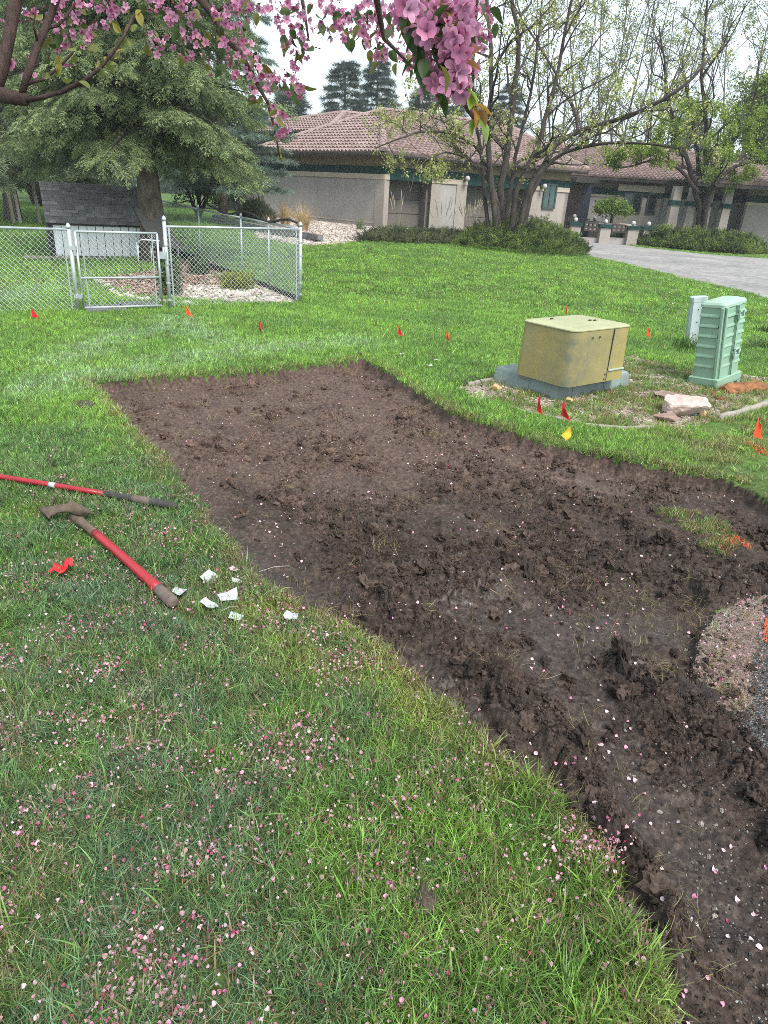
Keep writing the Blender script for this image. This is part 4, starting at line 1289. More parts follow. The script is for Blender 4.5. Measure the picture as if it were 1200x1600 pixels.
# low stone edging of the house bed
rw = thing('retaining_wall', 'low dark stone edging wall along the pale gravel bed by the house', 'wall', tuple(at(440, 372)))
edge = [at(*p) for p in ((330, 345), (370, 356), (400, 363), (440, 371), (480, 377), (500, 381))]
k = 0
def lerp_line(pts, t):
    L = [0]
    for i in range(len(pts) - 1): L.append(L[-1] + (pts[i + 1] - pts[i]).length)
    d = t * L[-1]
    for i in range(len(pts) - 1):
        if d <= L[i + 1] + 1e-9:
            q = (d - L[i]) / (L[i + 1] - L[i] + 1e-9); return pts[i].lerp(pts[i + 1], q)
    return pts[-1]
nb = 34
for c in range(2):
    for i in range(nb):
        A, B = lerp_line(edge, (i + .5 * c) / (nb + 1)), lerp_line(edge, (i + .5 * c + .94) / (nb + 1))
        z0 = min(A.z, B.z) - .08 + c * .16
        h = random.uniform(-.015, .015)
        MB().wall(A, B, z0, z0 + .155, .22 + h, h).build('block', M['retain'], rw)

# ================================================================ FENCE, GATE, SHED
def post(m, P_, h, r=.03, cap=True, lean=0):
    m.tube([P_ - Vector((0, 0, .1)), P_ + Vector((lean, 0, h))], r, 10)
    if cap: m.lathe(P_ + Vector((lean, 0, h)), [(r * 1.15, -.02), (r * 1.2, .01), (r * .8, .035), (r * .2, .05)], 8)
def chain(A, B, zA0, zB0, h, pitch=.066, r=.0021, off=.0):
    """diamond mesh between two ground points"""
    m = MB(); L = (B - A).length; d = (B - A).normalized(); n = Vector((d.y, -d.x, 0)) * .004
    def P_(s, t): 
        base = zA0 + (zB0 - zA0) * s / L
        return Vector((A.x, A.y, 0)) + Vector((d.x, d.y, 0)) * s + Vector((0, 0, base + t))
    for sg in (1, -1):
        k = -h
        while k < L + h:
            # line s = k + sg*t ; t in 0..h
            t0, t1 = 0.0, h
            if sg > 0: t0, t1 = max(0, -k), min(h, L - k)
            else: t0, t1 = max(0, k - L), min(h, k)
            if t1 - t0 > .02:
                m.tube([P_(k + sg * t0, t0) + n * sg, P_(k + sg * t1, t1) + n * sg], r, 3, False)
            k += pitch
    return m
def rail(P0, P1, r=.016): return MB().tube([P0, P1], r, 8)
up = lambda p, h: Vector((p.x, p.y, p.z + h))

# left run
FL1 = at(123, 487); FL0 = FL1 + (at(0, 490) - at(125, 487)) * 4.2; FLm = FL1 + (FL0 - FL1) * .52
hL = ups(113, 355, FL1) - FL1.z
hL = max(1.05, min(1.3, hL))
fl = thing('chain_link_fence', 'galvanised chain link fence running off to the left of the gate', 'fence', tuple(FL1), 'chain link fences round the spruce yard')
for p in (FL1, FLm, FL0): 
    m = MB(); post(m, p, hL, .027); m.build('post', M['steel'], fl, True)
rail(up(FL1, hL - .03), up(FL0, hL - .02)).build('top_rail', M['steel'], fl, True)
chain(FL0, FL1, FL0.z + .03, FL1.z + .03, hL - .06).build('wire_mesh', M['wire'], fl, kind='stuff')
t_ = MB(); t_.tube([FL1 + (FL0 - FL1).normalized() * .07 + Vector((0, 0, .03)), FL1 + (FL0 - FL1).normalized() * .07 + Vector((0, 0, hL - .05))], .008, 6)
t_.build('tension_bar', M['steel'], fl)
# gate
GA, GB = at(132, 487), at(254, 483)
hG = ups(122, 362, GA) - GA.z
hG = max(1.0, min(1.2, hG))
gt = thing('chain_link_gate', 'tubular steel gate with a middle rail and chain link mesh, before the white shed', 'gate', tuple(GA))
d = (GB - GA).normalized(); zg0 = .05
q = [GA + Vector((0, 0, zg0)), up(GA, hG), up(GB, hG), GB + Vector((0, 0, zg0))]
for i, nm in enumerate(('stile', 'top_rail', 'stile', 'bottom_rail')):
    MB().tube([q[i], q[(i + 1) % 4]], .016, 8).build(nm, M['steel'], gt, True)
MB().tube([up(GA, hG * .43), up(GB, hG * .43)], .015, 8).build('middle_rail', M['steel'], gt, True)
chain(GA + d * .03, GB - d * .03, GA.z + zg0 + .02, GB.z + zg0 + .02, hG - zg0 - .04).build('wire_mesh', M['wire'], gt, kind='stuff')
for s in (.07, 1): 
    p = GA.lerp(GB, s if s < 1 else .93)
    MB().tube([p + Vector((0, 0, zg0)), up(p, hG)], .008, 6).build('tension_bar', M['steel'], gt)
for z in (.2, hG - .2):
    MB().box(up(GA, z) - d * .05, (.10, .05, .05)).build('hinge', M['steel'], gt)
MB().box(up(GB, hG * .72) + d * .05, (.12, .05, .09)).build('latch', M['steel'], gt)
# right run with its side
F1, F2 = at(266, 482), at(469, 472)
hR = 1.13
fr = thing('chain_link_fence', 'galvanised chain link fence right of the gate turning back along the mulch bed', 'fence', tuple(F2), 'chain link fences round the spruce yard')
S_end = at(255, 388)
sd_pts = [F2, at(421, 452), at(379, 437), at(314, 413), S_end]
for p, r, hh in ((F1, .026, hR + .05), (F2, .028, hR + .02), (sd_pts[1], .018, hR), (sd_pts[2], .018, hR), (sd_pts[3], .019, hR), (sd_pts[4], .018, hR)):
    m = MB(); post(m, p, hh, r); m.build('post', M['steel'], fr, True)
rail(up(F1, hR - .04), up(F2, hR - .04)).build('top_rail', M['steel'], fr, True)
chain(F1, F2, F1.z + .03, F2.z + .03, hR - .07).build('wire_mesh', M['wire'], fr, kind='stuff')
for a, b in zip(sd_pts[:-1], sd_pts[1:]):
    rail(up(a, hR - .04), up(b, hR - .04), .018).build('top_rail', M['steel'], fr, True)
    chain(a, b, a.z + .03, b.z + .03, hR - .07, .055, .0019).build('wire_mesh', M['greywire'], fr, kind='stuff')
    MB().wall(a + Vector((-.05, 0, 0)), b + Vector((-.05, 0, 0)), min(a.z, b.z) - .05, max(a.z, b.z) + .09, .02, 0).build('edging_strip', M['black'], fr)
MB().tube([F1 + d * .06 + Vector((0, 0, .03)), F1 + d * .06 + Vector((0, 0, hR - .05))], .012, 6).build('tension_bar', M['steel'], fr)
MB().tube([F2 - d * .07 + Vector((0, 0, .03)), F2 - d * .07 + Vector((0, 0, hR - .05))], .008, 6).build('tension_bar', M['steel'], fr)
m = MB()
for z in (.12, .3, .5, .7, .9): m.lathe(F2 + Vector((0, 0, z)), [(.033, -.012), (.033, .012)], 8)
for z in (.12, .35, .6, .85): m.lathe(F1 + Vector((0, 0, z)), [(.031, -.012), (.031, .012)], 8)
m.build('tie_bands', M['steel'], fr)
# slack dark pipe laid over the side run
MB().tube([up(lerp_line(sd_pts, t), hR + .02 + .05 * math.sin(t * 26)) for t in np.linspace(.02, .55, 14)], .02, 6).build('dark_pipe', M['black'], fr, True)
# stepping slabs under the gate
for px_, py_, l in ((165, 484, 'dark grey paving slab under the left half of the gate'), (215, 479, 'dark grey paving slab under the latch side of the gate')):
    P_ = at(px_, py_)
    o = MB().box((P_.x, P_.y, .015), (.52, .46, .05), Matrix.Rotation(.5, 3, 'Z')).build('paving_slab', M['paver'], None, bevel=.012)
    tag(o, l, 'paving slab', 'slabs under the gate')

# shed
A, B = at(83, 402), at(230, 402.5)
A.z = B.z = 0.06
B = A + (B - A).normalized() * 2.3
sh = thing('garden_shed', 'small white sided shed with a steep grey shingle roof behind the gate', 'shed', tuple(A))
d = (B - A).normalized(); nrm = Vector((d.y, -d.x, 0)); Ls = (B - A).length
ze = ups(76, 347, A); zr = ups(60, 284, A + Vector((0, .8, 0)))
dep = 1.7
MB().wall(A, B, A.z + .02, ze, dep, 0).build('wall', M['dark_trim'], sh)
npl = 13
for i in range(npl):
    a, b = A + d * (.07 + (Ls - .14) * i / npl), A + d * (.07 + (Ls - .14) * (i + 1) / npl - .012)
    MB().wall(a, b, A.z + .05, ze - .045, 0, .022).build('siding_board', M['white_siding'], sh)
MB().wall(A - d * .02, A + d * .06, A.z - .02, ze, 0, .035).build('corner_trim', M['dark_trim'], sh)
MB().wall(B - d * .06, B + d * .02, A.z - .02, ze, 0, .035).build('corner_trim', M['dark_trim'], sh)
MB().wall(A - d * .04, B + d * .04, ze - .045, ze + .02, 0, .06).build('eave_trim', M['dark_trim'], sh)
o_ = A + nrm * .09 - d * .06 + Vector((0, 0, ze - A.z)); rt = A - nrm * .42 - d * .06 + Vector((0, 0, zr - A.z))
Lr = Ls + .12
rf = MB().add([o_, o_ + d * Lr, rt + d * Lr, rt, rt - nrm * 1.35 + d * Lr + Vector((0, 0, -.5)), rt - nrm * 1.35 + Vector((0, 0, -.5))], [(0, 1, 2, 3), (3, 2, 4, 5)]).build('roof', M['shingle'], sh)
uvec = rt - o_; rn = d.cross(uvec).normalized()
if rn.dot(nrm) < 0: rn = -rn
rows = 11; off_sh = wloc(sh)
for j in range(rows):
    x = -random.uniform(0, .2)
    t0, t1 = j / rows - .012, (j + 1) / rows
    while x < Lr:
        w = random.choice((.14, .17, .2, .26)); a, b = max(0, x), min(Lr, x + w - .006)
        if b - a > .03:
            th = random.choice((.008, .010, .024)); tt0 = t0 - (.02 if th > .02 else 0)
            P0, P1 = o_ + d * a + uvec * max(-.02, tt0), o_ + d * b + uvec * max(-.02, tt0)
            P2, P3 = o_ + d * b + uvec * t1, o_ + d * a + uvec * t1
            MB().loft([[P0 + rn * th, P1 + rn * th, P2 + rn * .004, P3 + rn * .004], [P0 - rn * .002, P1 - rn * .002, P2 - rn * .002, P3 - rn * .002]]).build('shingle', M[random.choice(('shingle', 'shingle', 'shingle_lt'))], rf)
        x += w
for i in range(10):
    a = o_ + uvec + d * (Lr * i / 10); b = o_ + uvec + d * (Lr * (i + 1) / 10 - .008)
    MB().loft([[a - uvec * .06 + rn * .02, b - uvec * .06 + rn * .02, b + rn * .03 - nrm * .1, a + rn * .03 - nrm * .1], [a - uvec * .06, b - uvec * .06, b - nrm * .1, a - nrm * .1]]).build('ridge_shingle', M['ridge_lt'], rf)
for i, dx in enumerate((-.3, .25, .8, 1.4)):
    P_ = A + d * dx + nrm * .25
    o = MB().box((P_.x, P_.y, .085), (.5, .3, .05), Matrix.Rotation(.35, 3, 'Z')).build('paving_slab', M['curb'], None, bevel=.012)
    tag(o, ['pale slab lying off the left corner of the white shed', 'pale slab at the foot of the shed wall by its left corner', 'pale slab before the middle of the white shed wall', 'pale slab before the shed, half behind the gate'][i], 'paving slab', 'pale slabs along the shed')

# reclining garden chair between shed and spruce
Pc = at(222, 410)
ch = thing('lounge_chair', 'folding garden chair with a dark mesh back, reclined beside the spruce trunk', 'chair', tuple(Pc))
M['sling'] = simple('dark_sling', (0.10, 0.095, 0.09), 0.8, 0.2, 20)
zc = Pc.z
bk0, bk1 = Vector((Pc.x + .25, Pc.y - .05, zc + .36)), Vector((Pc.x - .12, Pc.y + .1, zc + 1.02))
wv = Vector((.52, .16, 0))
MB().loft([[bk0, bk0 + wv, bk1 + wv, bk1], [p + Vector((.02, -.02, .02)) for p in (bk0, bk0 + wv, bk1 + wv, bk1)]]).build('backrest', M['sling'], ch)
st1 = bk0 + Vector((.35, -.25, -.02)) 
MB().loft([[bk0, bk0 + wv, st1 + wv * .9, st1 - wv * .1], [p + Vector((0, 0, .02)) for p in (bk0, bk0 + wv, st1 + wv * .9, st1 - wv * .1)]]).build('seat', M['sling'], ch)
fmA = MB(); fmA.tube([bk1, bk0, bk0 + wv, bk1 + wv, bk1], .014, 6); fmA.build('back_frame', M['dark_trim'], ch)
for bx_, by_ in ((0, 0), (.52, .16), (-.2, -.22), (.35, -.3)):
    MB().tube([Vector((Pc.x + bx_ + .2, Pc.y + by_, zc - .02)), Vector((Pc.x + bx_ + .22, Pc.y + by_, zc + .36))], .015, 6).build('leg', M['white_siding'], ch, True)
MB().tube([Vector((Pc.x, Pc.y - .22, zc + .02)), Vector((Pc.x, Pc.y - .22, zc + .4)), Vector((Pc.x + .12, Pc.y - .24, zc + .47)), Vector((Pc.x + .5, Pc.y - .3, zc + .47))], .015, 6).build('arm', M['white_siding'], ch, True)

# weathered fence and posts far left
bf = thing('wire_fence', 'weathered wire fence with leaning posts under the trees behind the shed', 'fence', tuple(at(20, 352)))
A_, B_ = at(-60, 352), at(70, 350)
hb = 1.25
for t in (0, .3, .62, .7, .95):
    P_ = A_.lerp(B_, t); MB().tube([P_ - Vector((0, 0, .2)), P_ + Vector((-.08 if t > .6 else .02, 0, hb))], .05, 7).build('post', M['curb'], bf)
rail(up(A_, hb), up(B_, hb), .025).build('top_rail', M['curb'], bf)
chain(A_, B_, A_.z, B_.z, hb, .12, .004).build('wire_mesh', M['greywire'], bf, kind='stuff')

# ---------------------------------------------------------------- the damp air between here and the far trees
hz_m = bpy.data.materials.new('haze'); hz_m.use_nodes = True
hn = hz_m.node_tree.nodes; hn.remove(hn['Principled BSDF'])
pv = hn.new('ShaderNodeVolumePrincipled')
pv.inputs['Color'].default_value = (0.86, 0.93, 1.0, 1); pv.inputs['Density'].default_value = HAZE_D
hz_m.node_tree.links.new(pv.outputs[0], hn['Material Output'].inputs['Volume'])
MB().box((0, 0, 9.25), (330, 330, 22.5)).build('haze', hz_m, None, kind='stuff')

# ================================================================ TREES AND SHRUBS
def set_bl(me, vals):
    me.attributes.new('bl', 'FLOAT', 'POINT').data.foreach_set('value', np.array(vals, np.float32))

def sprig_mesh(seed, twigs, nneed, nl, nw, droop=0.25, spread=0.8, mat='needle'):
    """needled twig of unit length along +X with side twigs"""
    r = random.Random(seed); V, F, B = [], [], []
    axes = [(Vector((0, 0, 0)), Vector((1, 0, -droop)), 1.0)]
    for k in range(twigs):
        t = .12 + .75 * (k + r.random() * .6) / twigs; s = -1 if k % 2 else 1
        axes.append((Vector((t, 0, -droop * t * t)), Vector((.75, s * spread, -droop * 1.4 + r.uniform(-.25, .25))).normalized(), .5 * (1 - t * .6) * r.uniform(.7, 1.2)))
    for P_, D, L in axes:
        n = int(nneed * L) + 3; b0 = r.uniform(.15, .8)
        D = D.normalized(); s_ = D.orthogonal().normalized(); u_ = D.cross(s_)
        for i in range(n):
            t = (i + r.random()) / n; a = r.uniform(0, 6.283)
            side = s_ * math.cos(a) + u_ * math.sin(a)
            p = P_ + D * (L * t) - Vector((0, 0, .08 * t * t * L))
            nd = (D * .75 + side * .75).normalized(); tip = p + nd * nl * r.uniform(.7, 1.2)
            w = nd.cross(Vector((r.uniform(-1, 1), r.uniform(-1, 1), r.uniform(-1, 1)))).normalized() * nw
            b = min(1, max(0, b0 + .25 * (t - .5) + r.uniform(-.15, .15)))
            k = len(V); V += [p + w, p - w, tip]; F.append((k, k + 1, k + 2)); B += [b, b, b]
    me = bpy.data.meshes.new('sprig'); me.from_pydata([tuple(v) for v in V], [], F); set_bl(me, B)
    me.materials.append(M[mat]); me.update(); return me
source('spruce_sprig', [sprig_mesh(s, 7, 50, .10, .014, .22) for s in range(5)])
source('pine_tuft', [sprig_mesh(20 + s, 3, 42, .42, .016, .05, 1.0) for s in range(4)])
source('juniper_sprig', [sprig_mesh(40 + s, 7, 40, .10, .020, -.15, .6) for s in range(5)])

def leaf_mesh(seed, n, L, W, spread, mat='leaf', fold=.25):
    """little bunch of leaves round the origin"""
    r = random.Random(seed); V, F, B = [], [], []
    for _ in range(n):
        D = Vector((r.gauss(0, 1), r.gauss(0, 1), r.gauss(-.1, .8))).normalized()
        c = Vector((r.gauss(0, spread), r.gauss(0, spread), r.gauss(0, spread)))
        s_ = D.orthogonal().normalized(); s_ = (Matrix.Rotation(r.uniform(0, 6.28), 3, D) @ s_); nn = D.cross(s_)
        l, w = L * r.uniform(.6, 1.2), W * r.uniform(.7, 1.2); b = r.random(); k = len(V)
        V += [c, c + D * l * .45 + s_ * w + nn * w * fold, c + D * l, c + D * l * .45 - s_ * w + nn * w * fold]
        F += [(k, k + 1, k + 2), (k, k + 2, k + 3)]; B += [b] * 4
    me = bpy.data.meshes.new('leaves'); me.from_pydata([tuple(v) for v in V], [], F); set_bl(me, B)
    me.materials.append(M[mat]); me.update(); return me
source('bud_leaves', [leaf_mesh(s, 7, .085, .024, .05) for s in range(5)])
source('broad_leaves', [leaf_mesh(20 + s, 16, .13, .04, .13) for s in range(5)])
source('leaf_clump', [leaf_mesh(40 + s, 40, .20, .07, .34) for s in range(5)])

def conifer(name, label, base, H, z0, rad, nbr, trunk_r, key, ssize, cols, droop=.25, step=.16, zmax=None, hang=.6, asym=None, group=None, seed=0, bark='bark_spruce', inner=.25, side=.32):
    r = random.Random(seed); t = thing(name, label, 'tree', tuple(base), group)
    m = MB(); n = 14
    m.tube([base + Vector((.03 * math.sin(k * 1.3), .02 * math.cos(k), -.25 + (H + .25) * k / n)) for k in range(n + 1)],
           [trunk_r * (1.35 if k == 0 else 1) * (1 - .93 * k / n) + .012 for k in range(n + 1)], 14, jit=.05)
    m.build('trunk', M[bark], t, True)
    bm_ = MB(); P, D, S, C = [], [], [], []
    cols = [np.array(c) for c in cols]
    for i in range(nbr):
        f = (i + r.random()) / nbr
        z = z0 + (H - z0) * f ** 1.15
        if zmax and z > zmax and r.random() < .6: continue
        a = i * 2.39996 + r.uniform(-.4, .4)
        k = (z - z0) / (H - z0)
        R_ = rad * (1 - k) ** .75 * r.uniform(.72, 1.1)
        if k < .06: R_ *= .8
        if asym: R_ *= asym(a, z)
        pts = []; ns = 7; rise = r.uniform(-.05, .22)
        for j in range(ns + 1):
            q = j / ns
            pts.append(base + Vector((math.cos(a) * R_ * q, math.sin(a) * R_ * q, z + R_ * (rise * q - droop * q * q * 1.6 + .18 * droop * q ** 4 * 2))))
        bm_.tube(pts, [max(.006, .035 * (1 - q / ns) * (R_ / rad + .3)) for q in range(ns + 1)], 4, False)
        nn = max(3, int(R_ / step))
        for j in range(nn):
            q = inner + (1 - inner) * (j + r.random()) / nn
            x = q * ns; i0 = min(ns - 1, int(x)); p = pts[i0].lerp(pts[i0 + 1], x - i0)
            for s in (-1, 1, 0):
                if s == 0 and r.random() < .4: continue
                off = side * R_ * (1.05 - q * .75) * r.random() * s
                pp = p + Vector((-math.sin(a) * off, math.cos(a) * off, -abs(off) * hang * r.uniform(.3, 1.0)))
                dv = Vector((math.cos(a) * .8 - math.sin(a) * s * .7, math.sin(a) * .8 + math.cos(a) * s * .7, -hang * r.uniform(.2, 1.9)))
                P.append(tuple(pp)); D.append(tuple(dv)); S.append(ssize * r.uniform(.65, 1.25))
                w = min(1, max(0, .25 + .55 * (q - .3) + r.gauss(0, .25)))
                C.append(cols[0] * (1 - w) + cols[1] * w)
    bm_.build('branches', M['bark_dark'], t)
    P, D, S = np.array(P), np.array(D), np.array(S)
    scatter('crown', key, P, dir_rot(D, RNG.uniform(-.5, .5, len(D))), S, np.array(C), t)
    return t

base = at(240, 408)
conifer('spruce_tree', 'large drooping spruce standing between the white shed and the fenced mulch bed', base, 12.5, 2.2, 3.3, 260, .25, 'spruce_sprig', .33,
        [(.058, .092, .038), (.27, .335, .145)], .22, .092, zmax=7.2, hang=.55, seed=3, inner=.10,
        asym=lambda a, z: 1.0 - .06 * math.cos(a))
conifer('pine_tree', 'bluish long needled pine close behind the spruce at the house corner', at(345, 352) + Vector((0, .5, 0)), 12, 1.1, 2.8, 100, .12, 'pine_tuft', .40,
        [(.09, .14, .11), (.20, .27, .20)], .12, .24, zmax=9, hang=.1, seed=5)
conifer('pine_tree', 'green pine behind the left end of the shed by the weathered wire fence', at(20, 345), 12, 1.2, 4.2, 90, .22, 'pine_tuft', .55,
        [(.10, .14, .08), (.22, .27, .14)], .2, .28, zmax=9, hang=.3, seed=6)
far = [((540, 96), 70, 15, 4.2, 'tall hazy pine over the house roof, left of the pair'), ((592, 93), 74, 15, 3.6, 'tall hazy pine over the house roof, right of the pair'),
       ((455, 140), 62, 11, 3.0, 'hazy pine over the left slope of the roof beside the spruce'), ((662, 138), 78, 11, 3.0, 'shorter hazy pine behind the roof, right of the tall pair'),
       ((712, 165), 80, 9, 3.0, 'low hazy pine behind the roof by the multi-stemmed tree'), ((500, 190), 60, 8, 2.6, 'small hazy pine just above the left hip of the roof'),
       ((800, 130), 84, 12, 3.4, 'hazy pine behind the bare stems of the multi-stemmed tree'), ((1085, 190), 88, 10, 4.0, 'dark pine behind the far wing of the house')]
for i, (p, Y, H_, R_, l) in enumerate(far):
    top = atY(p[0], p[1], Y); Hh = max(top.z + .5, 6)
    conifer('pine_tree', l, Vector((top.x, Y, -.5)), Hh, max(1.0, Hh - H_), R_ * 1.05, 85, .3, 'pine_tuft', .95,
            [(.030, .050, .038), (.075, .105, .075)], .10, .42, hang=.05, seed=30 + i, group='pines behind the house', inner=.3, side=.4)

M['bark_far'] = m_bark('pale_far_bark', (0.13, 0.115, 0.10), 9)  # distance haze put into the bark colour, lighter than on near trees
def deciduous(name, label, base, limbs, leaf_key, leaf_size, cols, nleaf, seed=0, bark='bark', subs=(9, 7, 4), ratio=.45, group=None, upb=.35, tmin=.28, lsel=None, spread=.8, leaf_thick=.05):
    """limbs: list of (points, radius at foot, radius at tip); twigs grow from them in three orders"""
    r = random.Random(seed); t = thing(name, label, 'tree', tuple(base), group)
    tips = []
    limb_mb, twig_mb = MB(), MB()
    def grow(pts, r0, r1, order, L):
        if order >= len(subs): return
        n = max(1, int(subs[order] * r.uniform(.75, 1.25)))
        seglen = [0]
        for i in range(len(pts) - 1): seglen.append(seglen[-1] + (pts[i + 1] - pts[i]).length)
        for k in range(n):
            f = tmin + (1 - tmin) * (k + r.random()) / n if order == 0 else .15 + .85 * (k + r.random()) / n
            d = f * seglen[-1]
            i = max(j for j in range(len(pts) - 1) if seglen[j] <= d + 1e-6)
            q = (d - seglen[i]) / (seglen[i + 1] - seglen[i] + 1e-6)
            p = pts[i].lerp(pts[i + 1], q); T = (pts[i + 1] - pts[i]).normalized()
            rr = (r0 + (r1 - r0) * f)
            rv = Vector((r.gauss(0, 1), r.gauss(0, 1), r.gauss(0, .8))).normalized()
            Dv = (T * .55 + rv * spread + Vector((0, 0, upb))).normalized()
            l = L * ratio * r.uniform(.55, 1.25) * (1.1 - .45 * f)
            ch = [p]; dd = Dv.copy(); ns = 5 if order < 2 else 4
            for s in range(ns):
                dd = (dd + Vector((r.gauss(0, .34), r.gauss(0, .34), r.gauss(.03, .26)))).normalized()
                ch.append(ch[-1] + dd * (l / ns))
            cr = min(rr * .62, .012 * l * 2 + .004); ct = max(.0035, cr * .25)
            twig_mb.tube(ch, [cr + (ct - cr) * s / ns for s in range(ns + 1)], 4 if order == 0 else 3, False)
            if order >= 1:
                for s in range(2, ns + 1): tips.append((ch[s], order))
            grow(ch, cr, ct, order + 1, l)
    for pts, r0, r1 in limbs:
        pts = [Vector(p) for p in pts]
        sm = []
        for i in range(len(pts) - 1):
            for q in (0, .33, .66):
                p0, p1, p2, p3 = pts[max(0, i - 1)], pts[i], pts[i + 1], pts[min(len(pts) - 1, i + 2)]
                sm.append(.5 * ((2 * p1) + (p2 - p0) * q + (2 * p0 - 5 * p1 + 4 * p2 - p3) * q * q + (3 * p1 - p0 - 3 * p2 + p3) * q ** 3) + Vector((r.gauss(0, .03), r.gauss(0, .03), 0)))
        sm.append(pts[-1]); n = len(sm) - 1
        limb_mb.tube(sm, [(r0 + (r1 - r0) * (k / n) ** .8) * (1.25 if k == 0 else 1) for k in range(n + 1)], 10, False, jit=.05)
        L = sum((sm[i + 1] - sm[i]).length for i in range(n))
        grow(sm, r0, r1, 0, L)
    limb_mb.build('trunk', M[bark], t, True)
    twig_mb.build('twigs', M[bark], t)
    P = np.array([tuple(p) for p, o in tips])
    if lsel is not None: P = P[lsel(P)]
    if nleaf and len(P):
        P = P[RNG.integers(0, len(P), nleaf)] + RNG.normal(0, leaf_thick, (nleaf, 3))
        w = RNG.random((nleaf, 1)); c = np.array(cols[0]) * (1 - w) + np.array(cols[1]) * w
        scatter('crown', leaf_key, P, RNG.uniform(0, 6.283, (nleaf, 3)), RNG.uniform(.6, 1.3, nleaf) * leaf_size, c, t)
    return t

YM = 24.5
def pl(px, Y): return [atY(a, b, Y + (k[0] if k else 0)) for a, b, *k in px]
bM = atY(792, 366, YM); bM.z = float(G(bM.x, bM.y)) - .1
def low(p): return [Vector((atY(p, 366, YM).x, YM + random.uniform(-.3, .3), bM.z - .15))]
limbs = [
    (low(782) + pl([(770, 300), (763, 210), (768, 110), (764, 10, .5), (758, -110, 1)], YM), 0.125, 0.036),
    (low(788) + pl([(786, 290), (803, 165), (809, 70), (800, -20), (798, -110)], YM + .3), 0.132, 0.036),
    (low(800) + pl([(806, 300), (843, 215), (866, 130), (884, 40), (902, -90)], YM - .3), 0.112, 0.030),
    (low(808) + pl([(822, 312), (858, 240), (905, 205), (985, 182, -1), (1060, 140, -2), (1110, 90, -2)], YM), 0.132, 0.030),
    (low(812) + pl([(830, 305), (866, 248), (930, 226, -1), (1000, 224, -2), (1060, 232, -3)], YM), 0.099, 0.021),
    (low(780) + pl([(776, 318), (752, 240), (715, 212, -1), (665, 205, -2), (620, 218, -3), (585, 232, -3)], YM), 0.073, 0.013),
    (low(784) + pl([(780, 318), (745, 262), (700, 238, -1.5), (655, 262, -2.5), (640, 300, -3)], YM), 0.053, 0.010),
    (low(796) + pl([(800, 280), (822, 180), (842, 70), (850, -60)], YM + .8), 0.086, 0.024),
    (low(770) + pl([(752, 250), (738, 150), (742, 40), (735, -80)], YM + .6), 0.079, 0.021),
]
deciduous('leafing_tree', 'many stemmed tree with sparse fresh leaves behind the juniper, before the garage', bM, limbs, 'bud_leaves', 1.0, [(.26, .29, .08), (.42, .44, .17)], 2300, 2, 'bark', (13, 7, 4), .36, spread=.85, lsel=None)
YR = at(1095, 388).y + 1.4
bR = atY(1095, 366, YR); bR.z = float(G(bR.x, bR.y)) - .1
lowr = lambda p: [Vector((atY(p, 366, YR).x, YR, bR.z - .15))]
limbs = [
    (lowr(1095) + pl([(1092, 330), (1084, 290), (1070, 240), (1050, 180), (1040, 120), (1030, 40)], YR), .19, .03),
    (lowr(1097) + pl([(1098, 325), (1100, 270), (1103, 200), (1098, 120), (1105, 20), (1110, -60)], YR + .3), .17, .03),
    (lowr(1100) + pl([(1104, 330), (1118, 280), (1140, 230), (1170, 180), (1185, 120)], YR - .3), .16, .03),
    (pl([(1088, 300), (1060, 262), (1020, 250), (975, 262), (940, 255)], YR - .6), .10, .02),
    (pl([(1115, 290), (1150, 260), (1190, 250), (1230, 255)], YR - .6), .12, .03),
    (pl([(1095, 320), (1090, 240), (1075, 160), (1065, 90)], YR + .8), .16, .03),
]
deciduous('leafing_tree', 'dark trunked tree with bright spring leaves growing out of the far juniper', bR, limbs, 'broad_leaves', .75, [(.16, .24, .03), (.30, .40, .06)], 2600, 4, 'bark_dark', (11, 6, 4), .34,
          lsel=lambda P: (P[:, 2] > 2.2) & (P[:, 2] < 6.6))
for i, (px_, Y, l, sx) in enumerate((((960, 60), 52, 'thin bare tree behind the far wing, left of the leafy one', 1), ((1165, 40), 55, 'thin bare tree behind the far wing at the edge of the picture', 1), ((1045, 50), 60, 'pale green veiled bare tree rising behind the far wing roof', 1), ((880, 90), 58, 'bare twiggy tree behind the hip end of the main roof', 1))):
    b0 = atY(px_[0], 250, Y); b0.z = -.3
    r = random.Random(50 + i); lim = []
    for k in range(6):
        a = k * 1.05 + r.random(); s = r.uniform(.8, 2.8)
        p = [b0 + Vector((0, 0, 0)), b0 + Vector((math.cos(a) * s * .3, math.sin(a) * s * .3, 3)), b0 + Vector((math.cos(a) * s, math.sin(a) * s, 7)), b0 + Vector((math.cos(a) * s * 1.6, math.sin(a) * s * 1.6, 12)), b0 + Vector((math.cos(a) * s * 1.9, math.sin(a) * s * 1.9, 16.5))]
        lim.append((p, .10, .02))
    deciduous('bare_tree', l, b0, lim, 'bud_leaves', 1.5, [(.16, .20, .05), (.28, .32, .10)], 1300, 60 + i, 'bark_far', (12, 7, 4), .32, group='bare trees behind the far wing')
# leafy tree at the right edge, in front of the far wing's end
b0 = atY(1185, 330, 46); b0.z = -.2
lim = [([b0, b0 + Vector((.2, 0, 3)), b0 + Vector((-1, .2, 6)), b0 + Vector((-2, 0, 8))], .22, .04), ([b0, b0 + Vector((.3, 0, 3)), b0 + Vector((1.5, .2, 6)), b0 + Vector((2.5, 0, 8.5))], .2, .04), ([b0 + Vector((.2, 0, 3)), b0 + Vector((0, .5, 6)), b0 + Vector((.3, 0, 9))], .15, .04)]
deciduous('leafing_tree', 'bushy bright green tree over the roof at the right edge', b0, lim, 'leaf_clump', .8, [(.11, .17, .03), (.24, .33, .06)], 1100, 77, 'bark', (10, 6, 3), .35)

